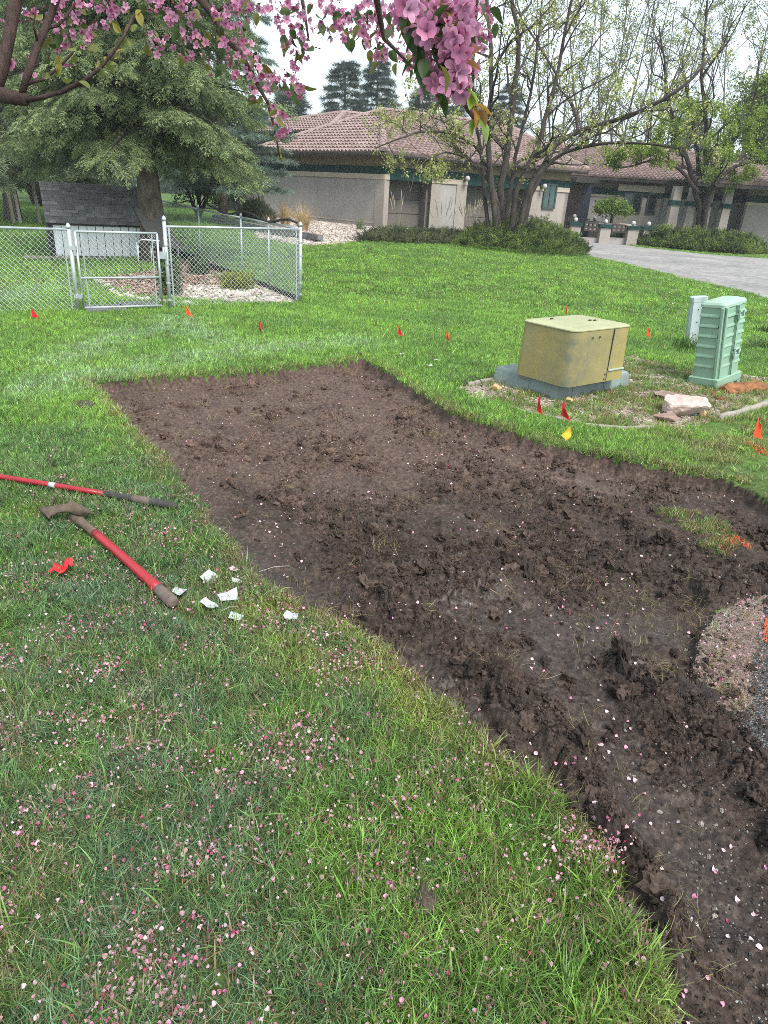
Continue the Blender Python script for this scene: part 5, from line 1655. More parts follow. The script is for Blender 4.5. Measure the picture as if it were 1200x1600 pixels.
# trees and scrub far left and behind the spruce
for i, (px_, Y, H_, l, c) in enumerate((((-30, 200), 30, 7, 'dark leafy tree at the left edge behind the wire fence', .7), ((60, 210), 34, 7, 'leafy tree behind the shed roof, seen under the spruce boughs', 1.0), ((120, 180), 40, 8, 'tall leafy tree filling the gap behind the spruce, left of its trunk', .85),
                                          ((310, 300), 30, 3.4, 'light green shrub behind the fence between spruce trunk and house', 1.3), ((190, 230), 46, 8, 'leafy tree far behind the shed, hidden among spruce boughs', .8), ((345, 270), 44, 5, 'pale green tree far behind the side fence', 1.2))):
    b0 = atY(px_[0], 330, Y); b0.z = float(G(b0.x, b0.y)) - .1
    r = random.Random(200 + i); lim = []
    for k in range(6):
        a = k * 1.05 + r.random(); s = H_ * r.uniform(.2, .45)
        lim.append(([b0, b0 + Vector((math.cos(a) * s * .3, math.sin(a) * s * .3, H_ * .3)), b0 + Vector((math.cos(a) * s, math.sin(a) * s, H_ * .7)), b0 + Vector((math.cos(a) * s * 1.2, math.sin(a) * s * 1.2, H_))], .12 * H_ / 6, .02))
    cc = np.array([(.045, .075, .025), (.11, .16, .045)]) * c
    deciduous('leafy_shrub' if H_ < 4 else 'leafy_tree', l, b0, lim, 'leaf_clump' if H_ > 4 else 'broad_leaves', .75, cc, 900 if H_ > 4 else 700, 90 + i, 'bark_dark', (8, 5, 3), .4, tmin=.1)
woods = MB()
P, C, S = [], [], []
for k in range(2600):
    a = math.radians(random.uniform(-44, 50)); R_ = random.uniform(95, 130)
    P.append((R_ * math.sin(a), R_ * math.cos(a), random.uniform(0, 1) ** 1.4 * (5.5 + 2.5 * math.sin(a * 23) + 1.5 * math.sin(a * 71)))); S.append(random.uniform(2.0, 4.2)); C.append(np.array((.05, .075, .04)) * random.uniform(.6, 1.5))
scatter('distant_woods', 'leaf_clump', P, RNG.uniform(0, 6.28, (len(P), 3)), S, np.array(C))

# junipers
def juniper(label, outline, z_top, key='juniper_sprig', n=2600, cols=((.022, .045, .012), (.21, .28, .06)), name='juniper_shrub', size=.34, group='spreading junipers by the drive'):
    """outline: ground polygon; mounds of upright needled sprays over a woody base"""
    c = Vector((sum(p[0] for p in outline) / len(outline), sum(p[1] for p in outline) / len(outline), 0)); c.z = float(G(c.x, c.y))
    t = thing(name, label, 'shrub', tuple(c), group)
    xs = [p[0] for p in outline]; ys = [p[1] for p in outline]
    x, y = RNG.uniform(min(xs), max(xs), n * 4), RNG.uniform(min(ys), max(ys), n * 4)
    s = poly_sdf(x, y, outline); q = s > 0; x, y, s = x[q][:n], y[q][:n], s[q][:n]
    dome = np.sqrt(np.clip(s / (max(s) * .75), 0, 1)) * (.78 + .45 * fbm(x * .9, y * .9, 7, 3))
    z = G(x, y) + z_top * dome * np.sqrt(RNG.uniform(.15, 1, len(x)))
    D = np.stack([RNG.normal(0, .6, len(x)), RNG.normal(0, .6, len(x)), RNG.uniform(.1, .9, len(x))], 1)
    ox, oy = x - c.x, y - c.y; rr = np.hypot(ox, oy) + 1e-6
    D[:, 0] += .5 * ox / rr; D[:, 1] += .5 * oy / rr
    w = np.clip(.45 + .8 * fbm(x * 1.3, y * 1.3, 9, 3) + RNG.normal(0, .2, len(x)), 0, 1)[:, None]
    scatter('crown', key, np.stack([x, y, z], 1), dir_rot(D), RNG.uniform(.7, 1.3, len(x)) * size, np.array(cols[0]) * (1 - w) + np.array(cols[1]) * w, t)
    m = MB()
    for k in range(14):
        a = random.uniform(0, 6.28); i = random.randrange(len(x))
        m.tube([c + Vector((random.gauss(0, .1), random.gauss(0, .1), -.05)), Vector(((c.x + x[i]) / 2, (c.y + y[i]) / 2, c.z + z_top * .35)), Vector((x[i], y[i], z[i]))], [.03, .02, .008], 5)
    m.build('stems', M['bark_dark'], t)
    return t
juniper('low spreading juniper on the lawn edge before the many stemmed tree', pxpoly([(712, 385), (760, 392), (820, 399), (880, 402), (916, 400), (905, 388), (880, 376), (800, 368), (735, 374)]), .85, n=4200, size=.30)
_jn = [at(*p) for p in ((968, 378), (1000, 384), (1080, 393), (1150, 398), (1192, 398))]
JR = [(p.x, p.y) for p in _jn] + [(p.x + dx, p.y + 3.2) for p, dx in zip(_jn[::-1], (1.2, .8, .5, .3, .2))]
juniper('long spreading juniper across the drive at the foot of the dark trunked tree', JR, .85, n=5600, size=.36)
juniper('low loose ground cover with grey green tufts before the garage recess', pxpoly([(560, 378), (620, 381), (690, 383), (740, 380), (730, 370), (650, 368), (590, 366)]), .13, n=1700, cols=((.05, .07, .028), (.19, .21, .10)), name='ground_cover_shrub', size=.28, group='shrubs before the house')
juniper('small dark round shrub against the left end of the house wall', pxpoly([(380, 347), (415, 350), (425, 346), (400, 341), (375, 342)]), .8, n=900, cols=((.03, .05, .02), (.08, .11, .04)), name='evergreen_shrub', size=.32, group='shrubs before the house')
# weeping standard in the courtyard
wp = thing('weeping_tree', 'small weeping tree with a mop of bright leaves in the courtyard', 'tree', (patio_x(958, 345), PY + 1.5, zg))
wt = atY(958, 322, PY + 1.5)
MB().tube([Vector((wt.x, wt.y, zg)), Vector((wt.x + .03, wt.y, zg + 1)), Vector((wt.x, wt.y, wt.z))], [.05, .045, .04], 7).build('trunk', M['bark_dark'], wp, True)
a = RNG.uniform(0, 6.28, 420); rr = np.sqrt(RNG.random(420)) * .78
scatter('crown', 'broad_leaves', np.stack([wt.x + rr * np.cos(a), wt.y + rr * np.sin(a), wt.z + .12 - rr ** 2 * .62 * RNG.uniform(.5, 1.1, 420)], 1), RNG.uniform(0, 6.28, (420, 3)), RNG.uniform(.6, 1.1, 420), np.array([(.15, .22, .04)]) * RNG.uniform(.6, 1.4, (420, 1)), wp)
m = MB()
for k in range(14):
    a_ = k * .45; m.tube([wt, wt + Vector((math.cos(a_) * .35, math.sin(a_) * .35, .1)), wt + Vector((math.cos(a_) * .7, math.sin(a_) * .7, -.35 - .3 * random.random()))], [.018, .012, .005], 4)
m.build('branches', M['bark_dark'], wp)

# ornamental grasses
M['dry_grass'] = simple('dry_grass', (0.50, 0.37, 0.19), 0.8, 0.25, 6)
M['green_grass'] = simple('clump_grass', (0.16, 0.20, 0.08), 0.7, 0.3, 6)
M['plume'] = simple('pale_plume', (0.52, 0.45, 0.34), 0.9, 0.2, 9)
def grass_clump(label, P_, h, n, mat, plumes=0, spread=.5, group='ornamental grasses by the house', ph=None):
    t = thing('ornamental_grass', label, 'plant', tuple(P_), group)
    m = MB()
    def blade(L, ln, w, mb, a=None):
        a = random.uniform(0, 6.283) if a is None else a; r_ = random.random() * .16
        p = P_ + Vector((math.cos(a) * r_, math.sin(a) * r_, -.03)); th = ln * .3; q = []
        for k in range(5):
            q.append(p.copy()); p = p + Vector((math.cos(a) * math.sin(th), math.sin(a) * math.sin(th), math.cos(th))) * (L / 4); th += ln * .35
        sd_ = Vector((-math.sin(a), math.cos(a), 0))
        vs_ = []
        for k, c in enumerate(q):
            ww = w * (1 - k / 4.3); vs_ += [c + sd_ * ww, c - sd_ * ww]
        mb.add(vs_, [(2 * k, 2 * k + 1, 2 * k + 3, 2 * k + 2) for k in range(4)])
        return q
    for _ in range(n): blade(h * random.uniform(.55, 1.1), random.uniform(.1, spread * 2), .007, m)
    m.build('blades', M[mat], t, kind='stuff')
    if plumes:
        m = MB()
        for _ in range(plumes):
            q = blade((ph or h * 1.6) * random.uniform(.75, 1.1), random.uniform(.05, .45), .004, m)
            d = (q[-1] - q[-2]).normalized()
            m.tube([q[-2], q[-2].lerp(q[-1], .5), q[-1], q[-1] + d * .1], [.004, .013, .012, .003], 5)
        m.build('plumes', M['plume'], t)
    return t
grass_clump('small straw coloured grass clump, nearest the left end of the house wall', at(420, 352), .5, 200, 'dry_grass', spread=.5)
grass_clump('straw coloured grass clump in the middle of the three on the pale gravel', at(446, 355), .95, 420, 'dry_grass', 0, .55)
grass_clump('broad arching straw coloured grass clump nearest the fence corner post', at(473, 362), 1.0, 480, 'dry_grass', 0, .65)
grass_clump('tiny grey green grass tuft alone on the pale gravel by the corner pier', at(562, 360), .55, 140, 'green_grass', 0, .25)
grass_clump('green grass clump with a few tall seed heads before the first garage door', at(622, 372), .7, 240, 'green_grass', 7, .55, ph=1.5)
grass_clump('grass clump with upright pale plumes before the middle pier', at(690, 376), .6, 200, 'green_grass', 12, .4, ph=1.25)
grass_clump('grass clump with a dense sheaf of pale plumes before the second garage door', at(733, 378), .7, 220, 'dry_grass', 34, .4, ph=1.3)
for p, l in (((372, 452), 'small yellow green bushy plant on the pale gravel inside the side fence'), ((310, 428), 'small grey green plant in the brown mulch inside the fence'), ((268, 462), 'leggy green plant beside the gate latch post')):
    P_ = at(*p); t = thing('garden_plant', l, 'plant', tuple(P_), 'small plants in the mulch bed')
    n = 160; a = RNG.uniform(0, 6.28, n); rr = np.sqrt(RNG.random(n)) * (.28 if p[0] > 350 else .16); zz = RNG.uniform(.03, .26, n) * (1 if p[0] > 300 else 2.2)
    c = np.array([(.24, .28, .05) if p[0] > 350 else (.08, .13, .05)]) * RNG.uniform(.6, 1.3, (n, 1))
    scatter('crown', 'bud_leaves', np.stack([P_.x + rr * np.cos(a), P_.y + rr * np.sin(a), P_.z + zz], 1), RNG.uniform(0, 6.28, (n, 3)), RNG.uniform(.5, .9, n), c, t)
    m = MB()
    for k in range(9):
        i = random.randrange(n); m.tube([P_, P_ + Vector((rr[i] * math.cos(a[i]), rr[i] * math.sin(a[i]), zz[i]))], [.006, .003], 4)
    m.build('stems', M['bark_dark'], t)
# tall weeds by the pale marker post
for p, l in (((1070, 545), 'tuft of broad leaved weeds at the foot of the pale marker post'), ((1195, 520), 'tuft of coarse grass right of the ribbed green box'), ((1190, 545), 'tuft of coarse grass at the edge beside the orange lump')):
    P_ = at(*p); t = thing('weed_tuft', l, 'plant', tuple(P_), 'weeds round the green boxes')
    n = 26
    scatter('blades', 'tuft_bold', np.stack([RNG.normal(P_.x, .1, n), RNG.normal(P_.y, .08, n), np.full(n, P_.z)], 1), lean_rot(n, .25), RNG.uniform(1.0, 2.0, n), np.array([(.10, .19, .045)]) * RNG.uniform(.7, 1.3, (n, 1)), t)

# ---------------------------------------------------------------- the crabapple overhead
crab = thing('crabapple_tree', 'pink flowering crabapple whose boughs hang across the top of the view', 'tree', (-2.3, 1.2, 0))
def cp(L): return [atY(a, b, Y) for a, b, Y in L]
cm = MB()
root = [Vector((-2.3, 1.2, -.1)), Vector((-2.25, 1.25, .8)), Vector((-2.05, 1.6, 1.6))]
fork = atY(-60, 142, 2.3)
cm.tube(root + [fork], [.12, .10, .08, .05], 12, jit=.04)
cm.tube(cp([(-60, 142, 2.3), (-10, 145, 2.3), (20, 152, 2.3), (42, 156, 2.3)]), [.036, .023, .020, .016], 10, jit=.05)
cm.tube(cp([(-12, 150, 2.3), (3, 110, 2.3), (13, 60, 2.32), (24, 5, 2.35), (40, -80, 2.4), (80, -220, 2.4)]), [.020, .018, .017, .016, .016, .01], 10, jit=.04)
cm.tube(cp([(33, 150, 2.3), (46, 108, 2.3), (60, 68, 2.33), (76, 32, 2.36), (95, -20, 2.4), (140, -120, 2.4)]), [.009, .011, .011, .010, .009, .006], 9, jit=.05)
for L, r0, r1 in (([(38, 157, 2.3), (66, 152, 2.3), (95, 144, 2.28), (130, 127, 2.26), (158, 105, 2.24), (180, 78, 2.24), (195, 54, 2.24), (210, 22, 2.25)], .0075, .003),
                  ([(44, 130, 2.3), (68, 124, 2.3), (92, 106, 2.32), (112, 84, 2.32), (126, 68, 2.32)], .005, .002),
                  ([(70, 45, 2.35), (90, 40, 2.36), (104, 25, 2.38), (118, 4, 2.4)], .005, .003),
                  ([(60, 70, 2.33), (52, 40, 2.3), (57, 10, 2.3)], .004, .002),
                  ([(140, -120, 2.4), (260, -60, 2.5), (312, -2, 2.5), (332, 22, 2.5), (346, 58, 2.48), (376, 82, 2.46), (400, 128, 2.45), (418, 160, 2.44), (430, 205, 2.44), (437, 245, 2.44)], .014, .002),
                  ([(332, 22, 2.5), (350, 10, 2.5), (370, -4, 2.5)], .006, .003),
                  ([(140, -120, 2.4), (330, -160, 2.6), (460, -60, 2.7), (476, 20, 2.7), (482, 60, 2.7)], .014, .003),
                  ([(80, -220, 2.4), (420, -230, 2.0), (560, -130, 1.8), (585, -20, 1.9), (600, 60, 2.0), (650, 110, 2.0)], .02, .002),
                  ([(420, -230, 2.0), (560, -200, 1.5), (636, -60, 1.2), (675, 20, 1.16), (692, 85, 1.15), (702, 130, 1.15), (722, 152, 1.15), (737, 178, 1.15), (746, 192, 1.15)], .014, .0025),
                  ([(560, -200, 1.5), (720, -120, 1.8), (745, -30, 1.9), (742, 50, 1.9)], .01, .003),
                  ([(-12, 60, 2.3), (-40, 20, 2.2), (-80, -40, 2.1)], .012, .01)):
    pts = cp(L); n = len(pts) - 1
    cm.tube(pts, [r0 + (r1 - r0) * k / n for k in range(n + 1)], 6, jit=.05)
cm.build('branches', M['bark_crab'], crab, True)

def flower_mesh(seed, bud=False):
    r = random.Random(seed); V, F, B = [], [], []
    op = r.uniform(.35, 1.0) if not bud else 1.25
    for k in range(5):
        a = k * 1.2566 + r.uniform(-.15, .15); o = op + r.uniform(-.25, .25); l = r.uniform(.85, 1.1); tw = r.uniform(-.25, .25)
        n0 = len(V)
        for i in range(5):
            t = i / 4; w = (.05 + .27 * math.sin(math.pi * min(1, t * .72 + .06)) ** .9) * (1 if t < .98 else .55) * (.55 if bud else 1)
            th = o + .5 * t * (1 if not bud else .9)  if bud else o * (1 - .35 * t)
            rad_, h = t * l * math.cos(th), t * l * math.sin(th)
            for j in (-1, 0, 1):
                s = j * w
                V.append((math.cos(a) * rad_ - math.sin(a) * s, math.sin(a) * rad_ + math.cos(a) * s, h + .22 * w * abs(j) + tw * s * t)); B.append(.25 + .55 * t + .15 * abs(j))
        for i in range(4):
            for j in range(2):
                q = n0 + i * 3 + j; F.append((q, q + 1, q + 4, q + 3))
    n0 = len(V)
    for k in range(6):
        a = k * 1.047; V += [(math.cos(a) * .05, math.sin(a) * .05, 0), (math.cos(a + .5) * .05, math.sin(a + .5) * .05, 0), (math.cos(a) * .12, math.sin(a) * .12, .35)]; B += [0, 0, 0]
        F.append((n0 + 3 * k, n0 + 3 * k + 1, n0 + 3 * k + 2))
    n0 = len(V)
    for k in range(3):
        a = k * 2.094; V += [(math.cos(a) * .05, math.sin(a) * .05, 0), (math.cos(a) * .035, math.sin(a) * .035, -.9)]; B += [0, 0]
    for k in range(3):
        k2 = (k + 1) % 3; F.append((n0 + 2 * k, n0 + 2 * k2, n0 + 2 * k2 + 1, n0 + 2 * k + 1))
    me = bpy.data.meshes.new('blossom'); me.from_pydata(V, [], F); set_bl(me, np.clip(B, 0, 1))
    me.polygons.foreach_set('use_smooth', np.ones(len(me.polygons), bool))
    me.materials.append(M['blossom']); me.update(); return me
M['blossom'] = foliage('blossom_petal', .4, 0, .5, .55, 1.25)
FM = [flower_mesh(s) for s in range(5)] + [flower_mesh(9 + s, True) for s in range(2)]
source('blossom', FM)
def crab_leaf(seed):
    r = random.Random(seed); V, F, B = [], [], []
    cu = r.uniform(-.5, -.1); fo = r.uniform(.15, .5)
    for i in range(7):
        t = i / 6; w = .30 * math.sin(math.pi * t ** .8) ** .9 + .004
        for j in (-1, 0, 1):
            V.append((t, j * w, cu * t * t + fo * abs(j) * w + .015 * math.sin(i * 2.5) * abs(j))); B.append(.35 + .3 * abs(j) + r.uniform(-.1, .1))
    for i in range(6):
        for j in range(2):
            q = i * 3 + j; F.append((q, q + 1, q + 4, q + 3))
    me = bpy.data.meshes.new('leaf'); me.from_pydata(V, [], F); set_bl(me, np.clip(B, 0, 1))
    me.polygons.foreach_set('use_smooth', np.ones(len(me.polygons), bool))
    me.materials.append(M['leaf']); me.update(); return me
LM = [crab_leaf(s) for s in range(4)]
source('crab_leaf', LM)

r = random.Random(5)
CL = []   # px, py, Y, spread px, flowers, leaves
for px_, py_, n in ((20, 20, 6), (8, 102, 5), (2, 60, 4), (48, 20, 7), (95, 8, 11), (75, 22, 7), (120, 10, 10), (108, 30, 8), (118, 52, 7), (98, 68, 7), (103, 50, 6), (140, 40, 9), (136, 62, 6), (78, 62, 3), (57, 98, 3), (55, 120, 2), (108, 98, 2), (80, 84, 2),
                     (152, 4, 8), (170, 18, 8), (186, 8, 7), (176, 34, 5), (230, 4, 8), (250, 14, 9), (236, 58, 4), (247, 78, 6), (262, 22, 8), (268, 42, 7), (288, 55, 6), (298, 12, 10), (280, 4, 8), (302, 38, 6), (275, 60, 5), (312, 72, 5), (288, 88, 4), (265, 30, 6),
                     (345, 22, 9), (348, 42, 5), (335, 42, 4), (370, 10, 8), (385, 4, 8), (376, 28, 7), (368, 62, 3), (384, 70, 6), (350, 82, 4), (334, 98, 4), (362, 92, 5), (383, 105, 6), (375, 120, 4), (398, 118, 5), (402, 140, 5), (420, 118, 7), (422, 138, 4),
                     (440, 126, 6), (456, 132, 6), (472, 130, 6), (446, 118, 4), (430, 168, 6), (442, 178, 6), (430, 184, 4), (437, 203, 9), (392, 90, 4)):
    CL.append((px_, py_, 2.42, 10, n, 2))
for px_, py_, n in ((420, 8, 9), (440, 20, 10), (455, 8, 10), (470, 30, 9), (448, 40, 7), (462, 56, 6), (478, 70, 6), (458, 90, 8), (448, 82, 4), (480, 82, 6), (500, 8, 9), (512, 18, 6), (498, 50, 5), (525, 20, 8), (536, 38, 8), (540, 56, 7), (532, 12, 7), (556, 24, 8), (566, 40, 7), (572, 8, 10), (588, 22, 9),
                     (600, 8, 8), (615, 16, 7), (566, 48, 5), (588, 60, 6), (594, 80, 6), (605, 66, 5), (622, 84, 6), (636, 78, 5), (642, 92, 6), (655, 108, 6), (648, 60, 4), (520, 48, 5), (575, 60, 4), (612, 40, 6)):
    CL.append((px_, py_, 2.45 if px_ < 545 else 2.15, 10, n, 2))
for px_, py_, n in ((745, 45, 7), (752, 60, 6), (735, 62, 5), (745, 8, 7), (755, 2, 5), (760, 40, 3)):
    CL.append((px_, py_, 1.9, 11, n, 2))
for px_, py_, n, s in ((668, 30, 5, 15), (690, 12, 6, 16), (714, 16, 6, 14), (728, 40, 5, 12), (705, 36, 6, 15), (664, 52, 3, 6), (676, 52, 4, 9), (645, 38, 4, 12), (712, 58, 6, 13), (718, 72, 5, 10), (700, 75, 4, 10), (698, 100, 4, 9), (702, 118, 6, 12), (692, 128, 4, 11), (716, 112, 3, 8), (728, 112, 2, 5), (684, 140, 3, 9), (720, 142, 3, 6), (655, 82, 2, 6), (672, 95, 2, 10), (650, 10, 5, 14), (635, 22, 4, 10)):
    CL.append((px_, py_, 1.15, s, n, 1))
fl_, lv_ = [], []
for px_, py_, Y, s, n, nl in CL:
    nearc = Y < 1.5
    c = atY(px_, py_, Y)
    for _ in range(int(n * 1.9) if nearc else n):
        p = atY(px_ + r.gauss(0, s * .75), py_ + r.gauss(0, s * .8), Y + (r.uniform(-.06, .06) if nearc else r.gauss(0, .06)))
        d = (p - c).normalized() * .8 + Vector((r.gauss(0, .5), -.35 + r.gauss(0, .5), r.gauss(-.25, .5)))
        bud = r.random() < (.08 if nearc else .22)
        k = r.random()
        if bud: col = np.array((.30, .02, .07)) * r.uniform(.7, 1.2)
        else: col = (np.array((.42, .12, .235)) * (1 - k) + np.array((.63, .32, .46)) * k) * r.uniform(.75, 1.1)
        if py_ > 60 and not nearc and not bud: col = col * .95 + np.array((.03, 0, 0))
        fl_.append((p, d, (.0165 if nearc else .0138) * r.uniform(.72, 1.1) * (.6 if bud else 1), r.randrange(5) if not bud else 5 + r.randrange(2), col))
    for _ in range(nl if not nearc else 1):
        p = atY(px_ + r.gauss(0, s * .9), py_ + r.gauss(0, s * .9) + (4 if not nearc else 0), Y + r.gauss(0, .05))
        col = np.array((.05, .085, .022)) if r.random() < .7 else np.array((.15, .15, .03))
        lv_.append((p, Vector((r.gauss(0, .7), r.gauss(0, .7), -.9 + r.gauss(0, .4))), r.uniform(.024, .042), r.randrange(4), col))
for px_, py_, dx, dz, s, col in ((643, 36, .0, -1, .055, (.035, .07, .018)), (663, 98, -.1, -1, .05, (.04, .08, .02)), (678, 110, -.5, -1, .05, (.05, .10, .025)), (705, 100, .1, -1, .045, (.05, .1, .025)), (662, 8, .1, -1, .05, (.07, .16, .04)), (684, 5, .4, -.2, .05, (.20, .15, .03)),
                                 (718, 120, .6, -.7, .05, (.12, .2, .03)), (728, 140, .7, -.3, .04, (.2, .28, .03)), (738, 145, -.1, -1, .035, (.22, .3, .03)), (700, 150, -.8, -.5, .05, (.07, .13, .03)), (740, 162, .8, -.3, .05, (.34, .2, .04)), (738, 165, .5, -.8, .045, (.36, .19, .04)), (748, 170, .5, -1, .045, (.30, .16, .07)),
                                 (742, 186, -.2, -1, .035, (.2, .3, .04)), (748, 186, .7, -.8, .05, (.16, .25, .05)), (718, 98, .9, .1, .045, (.36, .17, .08)), (722, 92, .6, .4, .045, (.40, .20, .10)), (688, 62, -.1, -1, .05, (.035, .06, .02)), (708, 88, .2, -1, .04, (.04, .07, .02)), (640, 12, -.3, -1, .05, (.05, .09, .02)), (654, 70, .2, -1, .05, (.035, .07, .02)), (735, 30, .3, -1, .035, (.07, .13, .05))):
    s *= .66
    lv_.append((atY(px_, py_, 1.13), Vector((dx, r.uniform(-.5, .2), dz)), s, r.randrange(4), np.array(col)))
for L, Y in (([(210, 22), (205, 40), (195, 55), (190, 70), (182, 78), (168, 110), (150, 118), (140, 132), (165, 95), (125, 70), (118, 80), (95, 100), (88, 120), (78, 118), (435, 240), (437, 248)], 2.25),):
    for px_, py_ in L:
        for _ in range(2):
            lv_.append((atY(px_ + r.gauss(0, 3), py_ + r.gauss(0, 3), Y if px_ < 400 else 2.44), Vector((r.gauss(0, .8), r.gauss(0, .5), r.gauss(-.1, .7))), r.uniform(.018, .038), r.randrange(4), np.array((.17, .2, .05)) if r.random() < .7 else np.array((.3, .25, .05))))
off = wloc(crab)
def place(name, mes, items):
    for p, d, s, k, col in items:
        o = bpy.data.objects.new(name, mes[k]); COL.objects.link(o); o.parent = crab
        q = d.to_track_quat('Z' if name == 'blossom' else 'X', 'Y' if name == 'blossom' else 'Z')
        o.matrix_local = Matrix.Translation(p - off) @ q.to_matrix().to_4x4() @ Matrix.Rotation(r.uniform(0, 6.28) if name == 'blossom' else r.uniform(-.6, .6), 4, 'Z' if name == 'blossom' else 'X') @ Matrix.Scale(s, 4)
        o['gcol'] = [float(col[0]), float(col[1]), float(col[2]), 1.0]
fl_.sort(key=lambda q: q[0].y / q[2]); lv_.sort(key=lambda q: q[0].y / q[2])
place('blossom', FM, fl_[:300]); place('leaf', LM, lv_[:60])
def rest(name, key, items, zaxis):
    if not items: return
    rot = []
    for p, d, s, k, col in items:
        q = d.to_track_quat('Z', 'Y') if zaxis else d.to_track_quat('X', 'Z')
        e = (q.to_matrix() @ Matrix.Rotation(r.uniform(0, 6.28), 3, 'Z' if zaxis else 'X')).to_euler(); rot.append((e.x, e.y, e.z))
    scatter(name, key, [tuple(q[0]) for q in items], rot, [q[2] for q in items], np.array([q[4] for q in items]), crab, idx=np.array([q[3] for q in items]))
rest('blossoms', 'blossom', fl_[300:], True); rest('leaves', 'crab_leaf', lv_[60:], False)

# ================================================================ THE GREEN BOXES
def rrect(w, d, rad, seg=5):
    """rounded rectangle, corner at the origin, w along x and d along y"""
    q = []
    for cx, cy, a0 in ((w - rad, rad, -90), (w - rad, d - rad, 0), (rad, d - rad, 90), (rad, rad, 180)):
        for k in range(seg + 1):
            a = math.radians(a0 + 90 * k / seg); q.append((cx + rad * math.cos(a), cy + rad * math.sin(a)))
    return q
def frame_at(F, R, L):
    e1 = (R - F); e1.z = 0; w = e1.length; e1.normalize(); e2 = Vector((-e1.y, e1.x, 0))
    return e1, e2, w, (L - F).dot(e2)

def m_weathered():
    t = NT('faded_olive_paint'); P = t.objpos()
    n = t.noise(P, 3.0, 5, 0.6)
    col = t.ramp(n, [(0.3, (0.28, 0.228, 0.080)), (0.7, (0.355, 0.295, 0.108))])
    mp = t.n('ShaderNodeMapping'); mp.inputs['Scale'].default_value = (3.2, 3.2, 0.55); t.L.new(P, mp.inputs['Vector'])
    st = t.noise(mp.outputs[0], 1.4, 5, 0.65)
    col = t.mix(t.ramp(st, [(0.50, 0.0), (0.66, 0.6)]), col, (0.25, 0.23, 0.13))
    s = t.attr('bl')
    pat = t.math('MULTIPLY', s, t.ramp(t.noise(P, 7, 4, 0.6), [(0.3, 0.35), (0.6, 1.0)]))
    col = t.mix(pat, col, (0.095, 0.11, 0.095))
    g = t.noise(P, 60, 3)
    col = t.mix(1.0, col, t.ramp(g, [(0.3, 0.9), (0.7, 1.08)]), 'MULTIPLY')
    t.bump(g, 0.12, 0.002)
    return t.set(col, 0.5, 0, 0.4)
M['olive'] = m_weathered()
M['lid'] = simple('faded_lid_paint', (0.33, 0.335, 0.19), 0.45, 0.12, 5, bump=.08)
M['pad'] = simple('grey_green_plastic', (0.20, 0.245, 0.24), 0.6, 0.14, 6, bump=.15, bscale=40)
M['mint'] = simple('pale_green_plastic', (0.215, 0.345, 0.255), 0.5, 0.06, 4)
M['mint_lt'] = simple('pale_green_lid', (0.29, 0.42, 0.335), 0.45, 0.06, 4)
M['post_paint'] = simple('pale_marker_plastic', (0.34, 0.41, 0.41), 0.5, 0.1, 9)

F_, L_, R_ = at(868, 626), at(776, 594), at(982, 604)
e1, e2, wp_, dp_ = frame_at(F_, R_, L_)
dp_ = max(dp_, .75)
T3 = lambda O, x, y, z: O + e1 * x + e2 * y + Vector((0, 0, z))
PADZ = .155
pad = thing('transformer_pad', 'grey green moulded base pad under the olive utility cabinet', 'base pad', tuple(F_ + e1 * wp_ / 2 + e2 * dp_ / 2))
ring = lambda O, ins, z, rad, w=wp_, d=dp_: [T3(O, x + ins, y + ins, z) for x, y in rrect(w - 2 * ins, d - 2 * ins, rad)]
MB().loft([ring(F_, -.004, -.06, .012), ring(F_, 0, .02, .012), ring(F_, .012, PADZ - .025, .014), ring(F_, .018, PADZ - .008, .016), ring(F_, .03, PADZ, .016)]).build('moulded_base', M['pad'], pad, False, fixn=True)
for x, y, dx, dy in ((-.012, dp_ * .42, .06, .13), (-.012, dp_ * .85, .06, .1), (wp_ * .62, -.012, .12, .06), (wp_ * .2, -.012, .12, .06)):
    q = lambda k, z: [T3(F_, x + a * dx + k * (.014 if dy > dx else 0), y + b * dy + k * (.014 if dx > dy else 0), z) for a, b in ((0, 0), (1, 0), (1, 1), (0, 1))]
    MB().loft([q(0, -.03), q(1, PADZ - .045)]).build('rib', M['pad'], pad, bevel=.006)
cF, cL, cR = at(884, 606, PADZ), at(809, 582, PADZ), at(977, 598, PADZ)
wc, dc = (cR - cF).dot(e1), (cL - cF).dot(e2)
dc = max(dc, .5); wc *= 1.22
hc = ups(897, 518, cF) - PADZ
tr = thing('utility_cabinet', 'weathered olive yellow utility cabinet on a grey green pad', 'utility box', tuple(cF + e1 * wc / 2 + e2 * dc / 2))
def cring(ins, z, rad=.085): return [T3(cF, x + ins, y + ins, z) for x, y in rrect(wc - 2 * ins, dc - 2 * ins, rad, 7)]
body = MB(); nz_ = 9
zs = [hc * k / nz_ for k in range(nz_ + 1)]
rings = [cring(-.012 * (1 - z / hc) + .0, z) for z in zs]
body.loft(rings, cap=False)
bv = []
for z, rg in zip(zs, rings):
    for p in rg:
        x, y = (p - cF).dot(e1), (p - cF).dot(e2)
        a = math.exp(-((x - .0) ** 2 + (y - .0) ** 2) / .016) * (1.0 if z < hc * .78 else .6)       # worn paint down the rounded corner
        b = .45 * sst(hc * .78, hc * .98, z) * (x < .02)
        bv.append(float(max(a, b)))
body.b = bv
body.build('body', M['olive'], tr, True)
def lring(ins, z): return [T3(cF, x + ins, y + ins, hc + z) for x, y in rrect(wc - 2 * ins, dc - 2 * ins, .085, 7)]
MB().loft([lring(-.003, -.010), lring(-.006, -.008), lring(-.006, .0), lring(.004, .007), lring(.05, .012), lring(.2, .016)]).build('lid', M['lid'], tr, False, fixn=True)
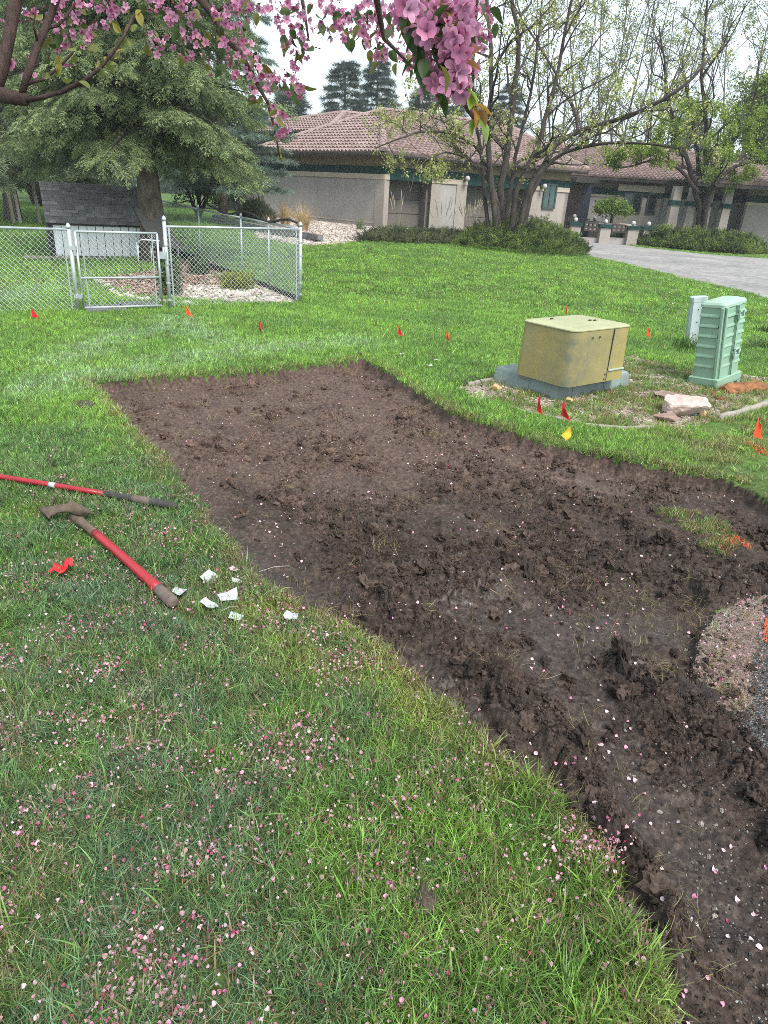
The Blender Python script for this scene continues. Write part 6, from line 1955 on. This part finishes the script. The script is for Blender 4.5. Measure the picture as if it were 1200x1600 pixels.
# door seam, slot, bolts on the right-hand face
sx = wc * .66
MB().box(T3(cF, sx, -.011, hc * .5), (.005, .010, hc * .96), Matrix((e1, e2, Vector((0, 0, 1)))).transposed()).build('door_seam', M['gutter'], tr)
R33 = Matrix((e1, e2, Vector((0, 0, 1)))).transposed()
MB().box(T3(cF, sx + (wc - sx) * .47, -.013, hc * .205), ((wc - sx) * .80, .016, .014), R33).build('door_slot', M['post_paint'], tr, bevel=.003)
for x, z in ((wc * .42, hc * .86), (wc * .30, hc * .86), (sx - .03, hc * .14), (sx - .03, hc * .05)):
    MB().lathe(T3(cF, x, -.008, hc * 0 + z), [(.008, 0), (.008, .008), (.004, .011)], 8, Matrix((e1, Vector((0, 0, 1)), -e2)).transposed()).build('bolt', M['gutter'], tr)
for x, y in ((wc * .30, dc * .78), (wc * .66, dc * .45), (wc * .72, dc * .42)):
    MB().box(T3(cF, x, y, hc + .020), (.035, .016, .012), R33).build('lid_fixing', M['gutter'], tr)



# ribbed pedestal
F_, L_, R_ = at(1121, 610), at(1076, 598), at(1157, 601)
e1, e2, wq, dq = frame_at(F_, R_, L_)
dq = max(dq, .30)
ped = thing('utility_pedestal', 'pale green ribbed plastic utility pedestal with two loop handles', 'utility box', tuple(F_ + e1 * wq / 2 + e2 * dq / 2))
R33 = Matrix((e1, e2, Vector((0, 0, 1)))).transposed()
T4 = lambda x, y, z: F_ + e1 * x + e2 * y + Vector((0, 0, z))
def pr(ins, z, rad=.03): return [T4(x + ins, y + ins, z) for x, y in rrect(wq - 2 * ins, dq - 2 * ins, rad, 4)]
hp = ups(1134, 470, F_ + e1 * .03 + e2 * .03)
MB().loft([pr(.004, .03), pr(0, .05), pr(0, .11), pr(.012, .118)]).build('base', M['mint'], ped, False, fixn=True)
m = MB()
for k in range(4):
    m.box(T4(.05 + k * (wq - .1) / 3, .035, .0), (.06, .05, .10), R33); m.box(T4(.035, .06 + k * (dq - .12) / 3, .0), (.05, .06, .10), R33)
m.build('base_feet', M['mint'], ped)
MB().loft([pr(.030, .10, .035), pr(.042, hp - .03, .022)]).build('body', M['mint'], ped, False, fixn=True)
MB().loft([pr(.034, hp - .06, .04), pr(.030, hp - .055, .045), pr(.030, hp - .03, .045), pr(.045, hp - .008, .05), pr(.075, hp, .05)]).build('lid', M['mint_lt'], ped, False, fixn=True)
MB().loft([pr(.085, hp + .0, .04), pr(.088, hp + .005, .04)]).build('lid_panel', M['mint_lt'], ped, False, fixn=True)
for i in range(6):
    z = .10 + (hp - .17) * (i + 1) / 7 + .03
    ins = .034
    # sloping shelf on the left face
    y0, y1 = .085, dq - .045
    def wedge(a0, a1, face):
        if face == 'L': f = lambda s, o, zz: T4(ins - o, s, zz)
        else: f = lambda s, o, zz: T4(s, ins - o, zz)
        ring0 = [f(a0, 0, z - .012), f(a0, .010, z - .008), f(a0, .009, z + .002), f(a0, 0, z + .024)]
        ring1 = [f(a1, 0, z - .012), f(a1, .010, z - .008), f(a1, .009, z + .002), f(a1, 0, z + .024)]
        return MB().loft([ring0, ring1])
    wedge(y0, y1, 'L').build('rib', M['mint'], ped, fixn=True)
    wedge(.085, wq * .50, 'R').build('rib', M['mint'], ped, fixn=True)
    wedge(wq * .60, wq - .045, 'R').build('rib', M['mint'], ped, fixn=True)
for face in (0, 1):
    m = MB()
    if face: m.box(T4(.028, .06, (hp + .06) / 2), (.02, .03, hp - .17), R33); m.build('corner_fin', M['mint'], ped, bevel=.005)
    else: m.box(T4(.06, .028, (hp + .06) / 2), (.03, .02, hp - .17), R33); m.build('corner_fin', M['mint'], ped, bevel=.005)
MB().box(T4(wq * .55, .026, (hp + .04) / 2), (.045, .03, hp - .15), R33).build('door_post', M['mint'], ped, bevel=.004)
MB().box(T4(wq * .515, .012, (hp + .04) / 2), (.006, .006, hp - .15), R33).build('door_seam', M['gutter'], ped)
for z in (hp - .14, .10 + (hp - .17) * .36):
    m = MB(); c = (wq * .56, -.012)
    w_, h_ = .085, .075
    for dx, dz, sx_, sz_ in ((-w_ / 2, 0, .016, h_), (w_ / 2, 0, .016, h_), (0, h_ / 2, w_ + .016, .016), (0, -h_ / 2, w_ + .016, .016)):
        m.box(T4(c[0] + dx, c[1], z + dz), (sx_, .02, sz_), R33)
    for dx in (-w_ / 2, w_ / 2): m.box(T4(c[0] + dx, .008, z), (.014, .03, .02), R33)
    m.build('handle', M['mint_lt'], ped, bevel=.003)

Pm = at(1082, 541)
ped.rotation_euler = (0, -.13, 0)                 # it has settled out of plumb
mp_ = thing('marker_post', 'pale grey flat marker post behind the ribbed green box', 'post', tuple(Pm))
hm = ups(1090, 462, Pm)
prof = [(.105, -.03), (.08, -.06), (.02, -.045), (-.02, -.045), (-.08, -.06), (-.105, -.03), (-.105, .03), (-.06, .05), (.06, .05), (.105, .03)]
MB().loft([[Pm + Vector((x, y, z)) for x, y in prof] for z in (-.05, hm - .06)]).build('shaft', M['post_paint'], mp_, fixn=True)
MB().loft([[Pm + Vector((x * k, y * k, z)) for x, y in prof] for z, k in ((hm - .07, 1.08), (hm - .01, 1.10), (hm, .96))]).build('cap', M['post_paint'], mp_, fixn=True)
m = MB()
for z in (.25, .5, .75): m.lathe(Pm + Vector((.0, -.046, z * hm)), [(.008, 0), (.006, .008)], 6, Matrix.Rotation(math.pi / 2, 3, 'X'))
m.build('screws', M['gutter'], mp_)

mp_.rotation_euler = (0, -.11, 0)
# ================================================================ STONES, EDGING
def lump(name, label, cat, P_, size, mat, seed, rotz=0, sub=4, rough=1.0, group=None, sink=.25):
    bm = bmesh.new(); bmesh.ops.create_icosphere(bm, subdivisions=sub, radius=1.0)
    V = np.array([v.co for v in bm.verts]); o = seed * 7.1
    pl_ = np.zeros(len(V))
    rs_ = np.random.default_rng(seed)
    k = np.full(len(V), 1.6)
    for _ in range(13):                                              # cut by random planes: a broken stone
        n_ = rs_.normal(size=3); n_ /= np.linalg.norm(n_); dd = rs_.uniform(.62, .95)
        t_ = V @ n_
        with np.errstate(divide='ignore', invalid='ignore'):
            k = np.minimum(k, np.where(t_ > .05, dd / t_, 9))
    k = k * (1 + rough * (.05 * fbm(V[:, 0] * 2 + o, V[:, 1] * 2 + V[:, 2] * 1.4, seed, 3) + .03 * fbm(V[:, 0] * 7 + V[:, 2] * 6 + o, V[:, 1] * 7, seed + 1, 3)))
    Rz_ = Matrix.Rotation(rotz, 3, 'Z')
    for v, kk in zip(bm.verts, k):
        c = v.co * float(kk); v.co = Rz_ @ Vector((c.x * size[0] / 2, c.y * size[1] / 2, c.z * size[2] / 2))
    me = bpy.data.meshes.new(name); bm.to_mesh(me); bm.free(); me.materials.append(mat)
    ob = bpy.data.objects.new(name, me); COL.objects.link(ob)
    ob.location = (P_.x, P_.y, P_.z + size[2] * (.5 - sink))
    return tag(ob, label, cat, group)
M['rock_pink'] = simple('pale_pink_rock', (0.46, 0.35, 0.32), 0.9, 0.25, 14, bump=.6, bscale=60)
M['rock_brown'] = simple('brown_flat_rock', (0.23, 0.155, 0.13), 0.9, 0.3, 14, bump=.6, bscale=60)
M['rock_tan'] = simple('tan_stone', (0.44, 0.31, 0.16), 0.9, 0.25, 20, bump=.5, bscale=60)
M['rock_blue'] = simple('dark_blue_stone', (0.03, 0.045, 0.075), 0.4, 0.4, 30, bump=.4)
M['rust'] = simple('orange_crumbling_clay', (0.24, 0.105, 0.045), 0.9, 0.4, 16, bump=.9, bscale=45, bdist=.01)
lump('rock', 'pale pink boulder in the gravel bed, the largest stone there', 'rock', at(1057, 647), (.40, .30, .20), M['rock_pink'], 5, .2)
lump('rock', 'flat brown rock lying just behind the pale pink boulder', 'rock', at(1052, 625), (.36, .26, .10), M['rock_brown'], 8, -.2)
lump('rock', 'low brownish stone half buried in front of the pink boulder', 'rock', at(1042, 656), (.22, .14, .07), M['rock_brown'], 9, .5)
lump('rock', 'dark blue stone touching the right side of the pink boulder', 'rock', at(1083, 651), (.08, .08, .09), M['rock_blue'], 11, .5, 3)
lump('rock', 'small tan stone beside the dark blue one', 'rock', at(1096, 651), (.10, .08, .08), M['rock_tan'], 12, .5, 3)
lump('rock', 'tan blocky stone at the left end of the grey green pad', 'rock', at(775, 609), (.11, .09, .09), M['rock_tan'], 13, .1, 3)
lump('rock', 'small tan stone lying against the front of the grey green pad', 'rock', at(889, 627), (.09, .07, .06), M['rock_tan'], 14, .9, 3)
# orange crumbling lump by the pedestal: a hollowed, torn slab
A_, B_ = at(1130, 612), at(1215, 606)
ol = MB(); rings = []
for i in range(26):
    t = i / 25; c = A_.lerp(B_, t); n_ = Vector((-(B_ - A_).y, (B_ - A_).x, 0)).normalized()
    w = (.11 + .03 * math.sin(t * 9 + 1)) * (math.sin(math.pi * min(1, max(.05, t * .96 + .03))) ** .35)
    h = (.085 + .018 * math.sin(t * 13) + .02 * math.sin(t * 31)) * (math.sin(math.pi * (t * .92 + .05)) ** .4)
    rg = []
    for k in range(16):
        a = 2 * math.pi * k / 16
        j = 1 + .22 * float(fbm(np.array([t * 9 + math.cos(a) * 1.5]), np.array([math.sin(a) * 1.5 + 3.1]), 5, 3)[0])
        z = max(-.02, math.sin(a) * h * j + (.015 if k == 4 else 0))
        if 2 < k < 6 and .25 < t < .9: z -= .045 * math.sin(math.pi * (t - .25) / .65) * (1 if k in (4, 5) else .5)
        rg.append(c + n_ * math.cos(a) * w * j + Vector((0, 0, z)))
    rings.append(rg)
ol.loft(rings)
tag(ol.build('crumbling_lump', M['rust'], None, False, fixn=True), 'torn orange brown lump of crumbling clay lying by the ribbed green box', 'clay lump')
def edging(label, pts, w=.055, h=.05):
    P_ = [at(*p) for p in pts]; n = max(6, int(sum((P_[i + 1] - P_[i]).length for i in range(len(P_) - 1)) / .12))
    t = MB(); rings = []
    q = [lerp_line(P_, k / n) for k in range(n + 1)]
    for k in range(n + 1):
        T = (q[min(n, k + 1)] - q[max(0, k - 1)]).normalized(); s = Vector((-T.y, T.x, 0)); z0 = q[k].z + random.uniform(-.006, .006)
        rings.append([q[k] + s * a * w / 2 + Vector((0, 0, b * h + z0 - q[k].z)) for a, b in ((-1, -1), (1, -1), (1, .5), (.6, 1), (-.6, 1), (-1, .5))])
    t.loft(rings)
    return tag(t.build('garden_edging', M['curb'], None, True), label, 'garden edging', 'edging strips of the gravel bed')
edging('pale edging strip curving in front of the olive cabinet', [(800, 640), (840, 648), (888, 658), (925, 667), (985, 669), (1022, 668)], .03, .022)
edging('pale edging strip at the left end of the grey green pad', [(732, 601), (752, 598), (778, 592)], .04, .03)
edging('pale edging strip at the right beside the standing orange flag', [(1124, 655), (1155, 647), (1187, 636), (1225, 622)], .06, .045)

# ================================================================ MARKING FLAGS
def flag(label, px, col, w=.075, h=.10, ph=None, bent=0.0, yaw=None, tri=True, tilt=0.0, base=None):
    """px: pixel of the flag's centre; base: pixel where its wire meets the ground"""
    B_ = at(*base); top = ups(px[0], px[1], B_)
    t = thing('marking_flag', label, 'marking flag', tuple(B_), 'utility marking flags')
    C_ = atY(px[0], px[1], B_.y)
    w *= 2.0; h *= 1.15; hh = C_.z - B_.z + h / 2
    tipv = Vector((C_.x - .0, B_.y, B_.z + hh))
    MB().tube([B_ - Vector((0, 0, .05)), B_.lerp(tipv, .5) + Vector((random.uniform(-.004, .004), 0, 0)), tipv], .0016, 5).build('wire', M['flag_wire'], t)
    a = yaw if yaw is not None else random.uniform(-.6, .6)
    dv = Vector((math.cos(a), math.sin(a), 0)); nv = Vector((-math.sin(a), math.cos(a), 0))
    n = 6; rings = []
    m = MB(); V = []
    for i in range(n + 1):
        u = i / n
        for j in range(n + 1):
            v = j / n
            sag = u * (.55 + .3 * bent) * h
            x = u * w * (.62 - .2 * bent) * (1 if not tri else (.35 + .65 * v))
            zz = -v * h * (1 - .15 * u) - sag * (1 - .35 * v)
            y = .018 * math.sin(u * 5.5 + v * 2.2 + a * 3) * (u + .2)
            V.append(tipv + dv * (x - w * .12) + nv * y + Vector((tilt * v * w, 0, zz + h * .12)))
    F = [(i * (n + 1) + j, (i + 1) * (n + 1) + j, (i + 1) * (n + 1) + j + 1, i * (n + 1) + j + 1) for i in range(n) for j in range(n)]
    V2 = [p + nv * .0015 for p in V]; k = len(V)
    F += [tuple(x + k for x in reversed(f)) for f in F]
    m.add(V + V2, F); m.build('flag', M[col], t, True)
flag('red flag on the far lawn left of the gate', (52, 489), 'red_flag', base=(53, 500), h=.11)
flag('orange flag standing before the gate latch post', (293, 486), 'orange_flag', base=(293, 497), h=.11)
flag('red orange flag alone on the lawn above the bed', (406, 510), 'red_flag', base=(407, 522), h=.11, w=.065)
flag('faded red flag behind the far corner of the bed', (624, 517), 'red_flag', base=(625, 530), w=.055, h=.10)
flag('orange flag right of the faded red one on the lawn', (699, 524), 'orange_flag', base=(700, 538), w=.055)
flag('thin orange flag seen just above the olive cabinet', (885, 484), 'orange_flag', base=(886, 508), w=.03)
flag('orange flag between the olive cabinet and the marker post', (1013, 519), 'orange_flag', base=(1011, 534), w=.075)
flag('slim red flag in the grass at the cabinet front', (842, 632), 'red_flag', base=(841, 652), w=.05, h=.13)
flag('wider red flag right of the slim one by the edging', (881, 640), 'red_flag', base=(880, 660), w=.075, h=.12)
flag('bent yellow flag at the rim of the dirt', (893, 676), 'yellow_flag', base=(886, 690), w=.075, h=.07, bent=1, tilt=-.4)
flag('large orange flag at the right edge beside the edging strip', (1184, 670), 'orange_flag', base=(1180, 706), w=.085, h=.135)
# orange marking paint on grass, gravel and road
M['mark_paint'] = foliage('orange_mark_paint', 0.0, 0, .8, .7, 1.2)
pm = tuft_mesh(400, 26, .05, .02, .06, .005, .3, 1.3, 3); pm.materials.clear(); pm.materials.append(M['mark_paint'])
source('painted_tuft', [pm])
def painted(name, px, py, sx, sy, n, size=1.0):
    P_ = at(px, py); x, y = RNG.normal(P_.x, sx, n), RNG.normal(P_.y, sy, n); z, *_ = ground_height(x, y)
    scatter(name, 'painted_tuft', np.stack([x, y, z], 1), lean_rot(n, .4), RNG.uniform(.5, 1, n) * size, np.array([(.62, .14, .05)]) * RNG.uniform(.6, 1.2, (n, 1)))
painted('painted_grass', 1178, 700, .03, .06, 26); painted('painted_grass', 1122, 622, .03, .05, 14); painted('painted_grass', 1150, 828, .05, .03, 22, .9)
def paint_spots():
    P_ = at(1196, 985); n = 1500
    x, y = RNG.normal(P_.x + .06, .055, n), RNG.normal(P_.y, .06, n); z, *_ = ground_height(x, y)
    q = poly_sdf(x, y, ASPH) > 0.02; x, y, z = x[q], y[q], z[q]; n = len(x)
    scatter('paint_on_road', 'clod', np.stack([x, y, z + .001], 1), RNG.uniform(0, 6.28, (n, 3)), RNG.uniform(.003, .008, n)[:, None] * np.array([1, 1, .45]), np.array([(.72, .16, .07)]) * RNG.uniform(.6, 1.2, (n, 1)))
paint_spots()

# ================================================================ TOOLS AND SCRAPS ON THE GRASS
def m_fibre(name, c):
    t = NT(name); P = t.objpos()
    n = t.noise(P, 30, 5, .65); n2 = t.noise(P, 9, 4, .6)
    col = t.ramp(n2, [(.35, tuple(x * .82 for x in c)), (.65, c)])
    col = t.mix(t.ramp(n, [(.60, 0.0), (.72, .55)]), col, (.15, .09, .07))
    return t.set(col, .38, 0, .5)
M['red_shaft'] = m_fibre('red_fibreglass', (.36, .018, .03))
M['muddy'] = simple('muddy_steel', (.115, .082, .062), .9, .35, 25, bump=.8, bscale=90)
M['grip'] = simple('dirty_rubber_grip', (.05, .046, .045), .75, .45, 14, bump=.3, bscale=120)
M['grip_worn'] = simple('worn_grip', (.13, .10, .085), .8, .35, 20, bump=.5, bscale=90)
GZ = .045
H1, H0 = at(122, 812, GZ), at(272, 943, GZ)
mt = thing('mattock', 'mud caked mattock with a thick red handle lying on the lawn', 'mattock', tuple(H0))
ax = (H1 - H0); L = ax.length; ax.normalize(); sd_ = Vector((-ax.y, ax.x, 0)).normalized()
def shaft(t): return H0 + ax * (L * t) + Vector((0, 0, .012 * math.sin(t * 3)))
MB().tube([shaft(t) for t in np.linspace(.13, .80, 9)], [.0235, .0225, .022, .021, .0205, .020, .020, .0205, .021], 14).build('handle', M['red_shaft'], mt, True)
MB().tube([shaft(t) for t in (0, .004, .02, .07, .12, .135)], [.012, .024, .028, .0265, .0255, .0245], 14).build('grip', M['grip_worn'], mt, True)
MB().tube([shaft(t) for t in (.79, .86, .93, .99, 1.05)], [.0225, .0215, .022, .028, .034], 12, jit=.08).build('collar', M['muddy'], mt, True)
hl, hr = at(68, 803, .045), at(140, 799, .05)
hx = (hr - hl).normalized(); hc_ = H1 + Vector((0, 0, .025))
rings = []
for i in range(17):
    t = i / 16; s = (t - .5) * 2
    c = hl.lerp(hr, t); cc = c + (hc_ - hl.lerp(hr, .62)) * max(0, 1 - abs(t - .62) * 2.0)
    c = cc + Vector((0, 0, .035 * (1 - s * s)))
    wide = .036 if t > .35 else .036 + .09 * (.35 - t)
    tk = (.012 + .024 * math.exp(-((t - .62) / .15) ** 2)) * (1 if t < .9 else .6)
    wv_ = ax * wide
    rings.append([c + wv_ * a + Vector((0, 0, b * tk + random.uniform(-.005, .005))) for a, b in ((-1, -.6), (0, -1), (1, -.6), (1, .6), (.4, 1), (-.4, 1), (-1, .6))])
MB().loft(rings).build('head', M['muddy'], mt, True)
mclod = MB()
A0, A1 = at(-330, 700, .05), at(277, 791, .035)
sv = thing('long_shovel', 'long thin red handled shovel with a dark grip, reaching in from the left', 'shovel', tuple(A1))
ln = lambda t: A1.lerp(A0, t) + Vector((0, 0, .02 * math.sin(t * 3.1)))
MB().tube([ln(t) for t in np.linspace(.165, 1, 12)], .0155, 12).build('handle', M['red_shaft'], sv, True)
MB().tube([ln(t) for t in (0, .006, .03, .085, .09, .16, .172)], [.010, .021, .0235, .021, .018, .0185, .017], 12).build('grip', M['grip'], sv, True)
MB().tube([ln(t) for t in (.062, .07, .098, .105)], [.0225, .0235, .0215, .019], 12).build('worn_band', M['grip_worn'], sv, True)
tl = .33
pq = at(82, 760, .05); tl = (pq - A1).length / (A0 - A1).length
MB().tube([ln(tl - .007), ln(tl + .009)], .0163, 12).build('paper_label', M['scrap'], sv, True)
da = (A0 - A1).normalized(); ds_ = Vector((-da.y, da.x, 0))
rings = []
for i in range(9):
    t = i / 8; w = .10 * (1 if t < .6 else 1 - .8 * ((t - .6) / .4) ** 1.5) * (.35 + .65 * min(1, t * 5)); c = A0 + da * (t * .30)
    rings.append([c + ds_ * w * a + Vector((0, 0, z)) for a, z in ((-1, .03), (-.5, .008), (0, 0), (.5, .008), (1, .03), (.5, .011), (0, .003), (-.5, .011))])
MB().loft(rings).build('blade', M['muddy'], sv, True)

def scrap(name, label, cat, px, size, mat, seed, group, lift=.03, fold=.5, nside=5, crump=.07):
    """thin bent plastic piece lying in the grass"""
    r_ = random.Random(seed); P_ = at(*px, lift)
    base = [(math.cos(a) * r_.uniform(.75, 1.1), math.sin(a) * r_.uniform(.75, 1.1)) for a in sorted(r_.uniform(0, 6.28 / nside) + 6.28 * k / nside for k in range(nside))]
    n = 8; V, F = [], []
    ang = r_.uniform(0, 6.28)
    outer = [lambda t: None]
    ring_ = []
    for k in range(nside * 4):
        i = k // 4; q = (k % 4) / 4; a, b = base[i], base[(i + 1) % nside]
        ring_.append((a[0] + (b[0] - a[0]) * q, a[1] + (b[1] - a[1]) * q))
    def lift_z(x, y):
        u = x * math.cos(ang) + y * math.sin(ang); v = -x * math.sin(ang) + y * math.cos(ang)
        return fold * (.35 * abs(u) ** 1.5 + .12 * v * v * (1 if v > 0 else -.6)) + .05 * math.sin(u * 6 + seed) + crump * math.sin(u * 5.1 + seed) * math.cos(v * 4.3 + 2 * seed) + crump * .6 * abs(math.sin(u * 3.3 - v * 2.7))
    N_ = len(ring_)
    for lay in (0, 1):
        V.append((0, 0, lift_z(0, 0)))
        for s in (.35, .7, 1.0):
            for x, y in ring_: V.append((x * s, y * s, lift_z(x * s, y * s)))
    tot = 1 + 3 * N_
    tlt = Euler((r_.uniform(-.25, .45), r_.uniform(-.35, .35), 0)).to_matrix()
    out = []
    for i, v in enumerate(V):
        q = tlt @ Vector(v) * (size / 2); out.append(P_ + q - Vector((0, 0, .0018 if i >= tot else 0)))
    for lay in (0, 1):
        o = lay * tot
        for k in range(N_):
            k2 = (k + 1) % N_
            f = [(o, o + 1 + k, o + 1 + k2)] + [(o + 1 + s * N_ + k, o + 1 + (s + 1) * N_ + k, o + 1 + (s + 1) * N_ + k2, o + 1 + s * N_ + k2) for s in (0, 1)]
            F += [tuple(reversed(x)) for x in f] if lay else f
    for k in range(N_):
        k2 = (k + 1) % N_; F.append((1 + 2 * N_ + k, tot + 1 + 2 * N_ + k, tot + 1 + 2 * N_ + k2, 1 + 2 * N_ + k2))
    m = MB().add(out, F)
    return tag(m.build(name, mat, None), label, cat, group)
for i, (px_, s, l, mt_) in enumerate((
        ((280, 924), .085, 'white plastic scrap touching the end of the mattock handle', 'scrap'), ((327, 902), .088, 'crumpled white plastic scrap, uppermost left of the heap by the handle', 'scrap'),
        ((367, 890), .058, 'small pinkish scrap at the top of the plastic pieces', 'scrap_pink'), ((369, 907), .062, 'narrow white scrap just below the pinkish one', 'scrap'),
        ((327, 944), .095, 'clean flat white plastic scrap, lowest left of the pieces', 'scrap'), ((359, 932), .10, 'large creased white scrap in the middle of the pieces', 'scrap'),
        ((367, 964), .082, 'folded white scrap nearest the viewer among the pieces', 'scrap'), ((453, 962), .078, 'single white scrap apart from the others, close to the dirt rim', 'scrap'),
        ((628, 553), .06, 'tiny white scrap on the lawn beyond the far corner of the bed', 'scrap'), ((672, 571), .08, 'white scrap on the lawn beside the right rim of the bed', 'scrap'), ((682, 562), .06, 'small white scrap just behind another on the lawn', 'scrap'))):
    scrap('plastic_scrap', l, 'plastic scrap', px_, s, M[mt_], 10 + i, 'white plastic scraps on the grass', .034 if px_[1] > 800 else .055, .55, 5 if i % 3 else 4)
scrap('crumpled_flag', 'crumpled red marking flag lying on the grass near the mattock', 'marking flag', (97, 889), .125, M['red_flag'], 77, 'utility marking flags', .045, .9, 6, .26)
P_ = at(366, 958, .06)
for A_, B_, l in (((345, 955), (372, 948), 'thin wire across the creased white scrap'), ((405, 893), (452, 884), 'thin pale wire lying at the dirt rim')):
    a, b = at(*A_, .045), at(*B_, .05)
    tag(MB().tube([a, a.lerp(b, .5) + Vector((0, 0, .01)), b], .0016, 5).build('loose_wire', M['flag_wire'], None), l, 'wire', 'loose wires')
Pr = at(739, 603)
tag(MB().tube([Pr + Vector((.09 * math.cos(a), .05 * math.sin(a), .01 + .07 * max(0, math.sin(a)))) for a in np.linspace(-.5, 3.8, 16)], .006, 6).build('cable_loop', M['black'], None, True), 'short loop of black cable on the gravel left of the pad', 'cable')
lump('soil_clod', 'dark clod of soil lying alone in the near grass', 'soil clod', at(660, 1412), (.085, .075, .05), M['dirt_lump'] if 'dirt_lump' in M else simple('clod_soil', (.07, .05, .04), .95, .4, 30, bump=.9, bscale=70, bdist=.01), 31, .3, 4, 2.5, 'clods on the lawn', .15)
lump('soil_clod', 'dark clod of soil on the lawn left of the far corner of the bed', 'soil clod', at(132, 637), (.22, .13, .05), simple('clod_soil', (.06, .043, .034), .95, .4, 30, bump=.9, bscale=70, bdist=.01), 32, .1, 4, 2.5, 'clods on the lawn', .15)
for px_, s, sd__ , l in (((1095, 1092), (.13, .10, .08), 41, 'big rounded clod at the edge of the pink grit'), ((1060, 1090), (.10, .09, .07), 42, 'smaller clod left of the big rounded one'), ((820, 1105), (.12, .09, .05), 44, 'broken clod on the crest of the middle ridge'), ((560, 556), (.07, .06, .05), 45, 'clod standing on the far corner of the bed')):
    P_ = at(*px_); P_.z = float(ground_height(np.array([P_.x]), np.array([P_.y]))[0][0])
    lump('soil_clod', l, 'soil clod', P_, s, simple('clod_soil', (.034, .025, .022), .9, .5, 30, bump=.9, bscale=50, bdist=.012), sd__, .8, 5, 7.0, 'large clods in the dirt', .38)
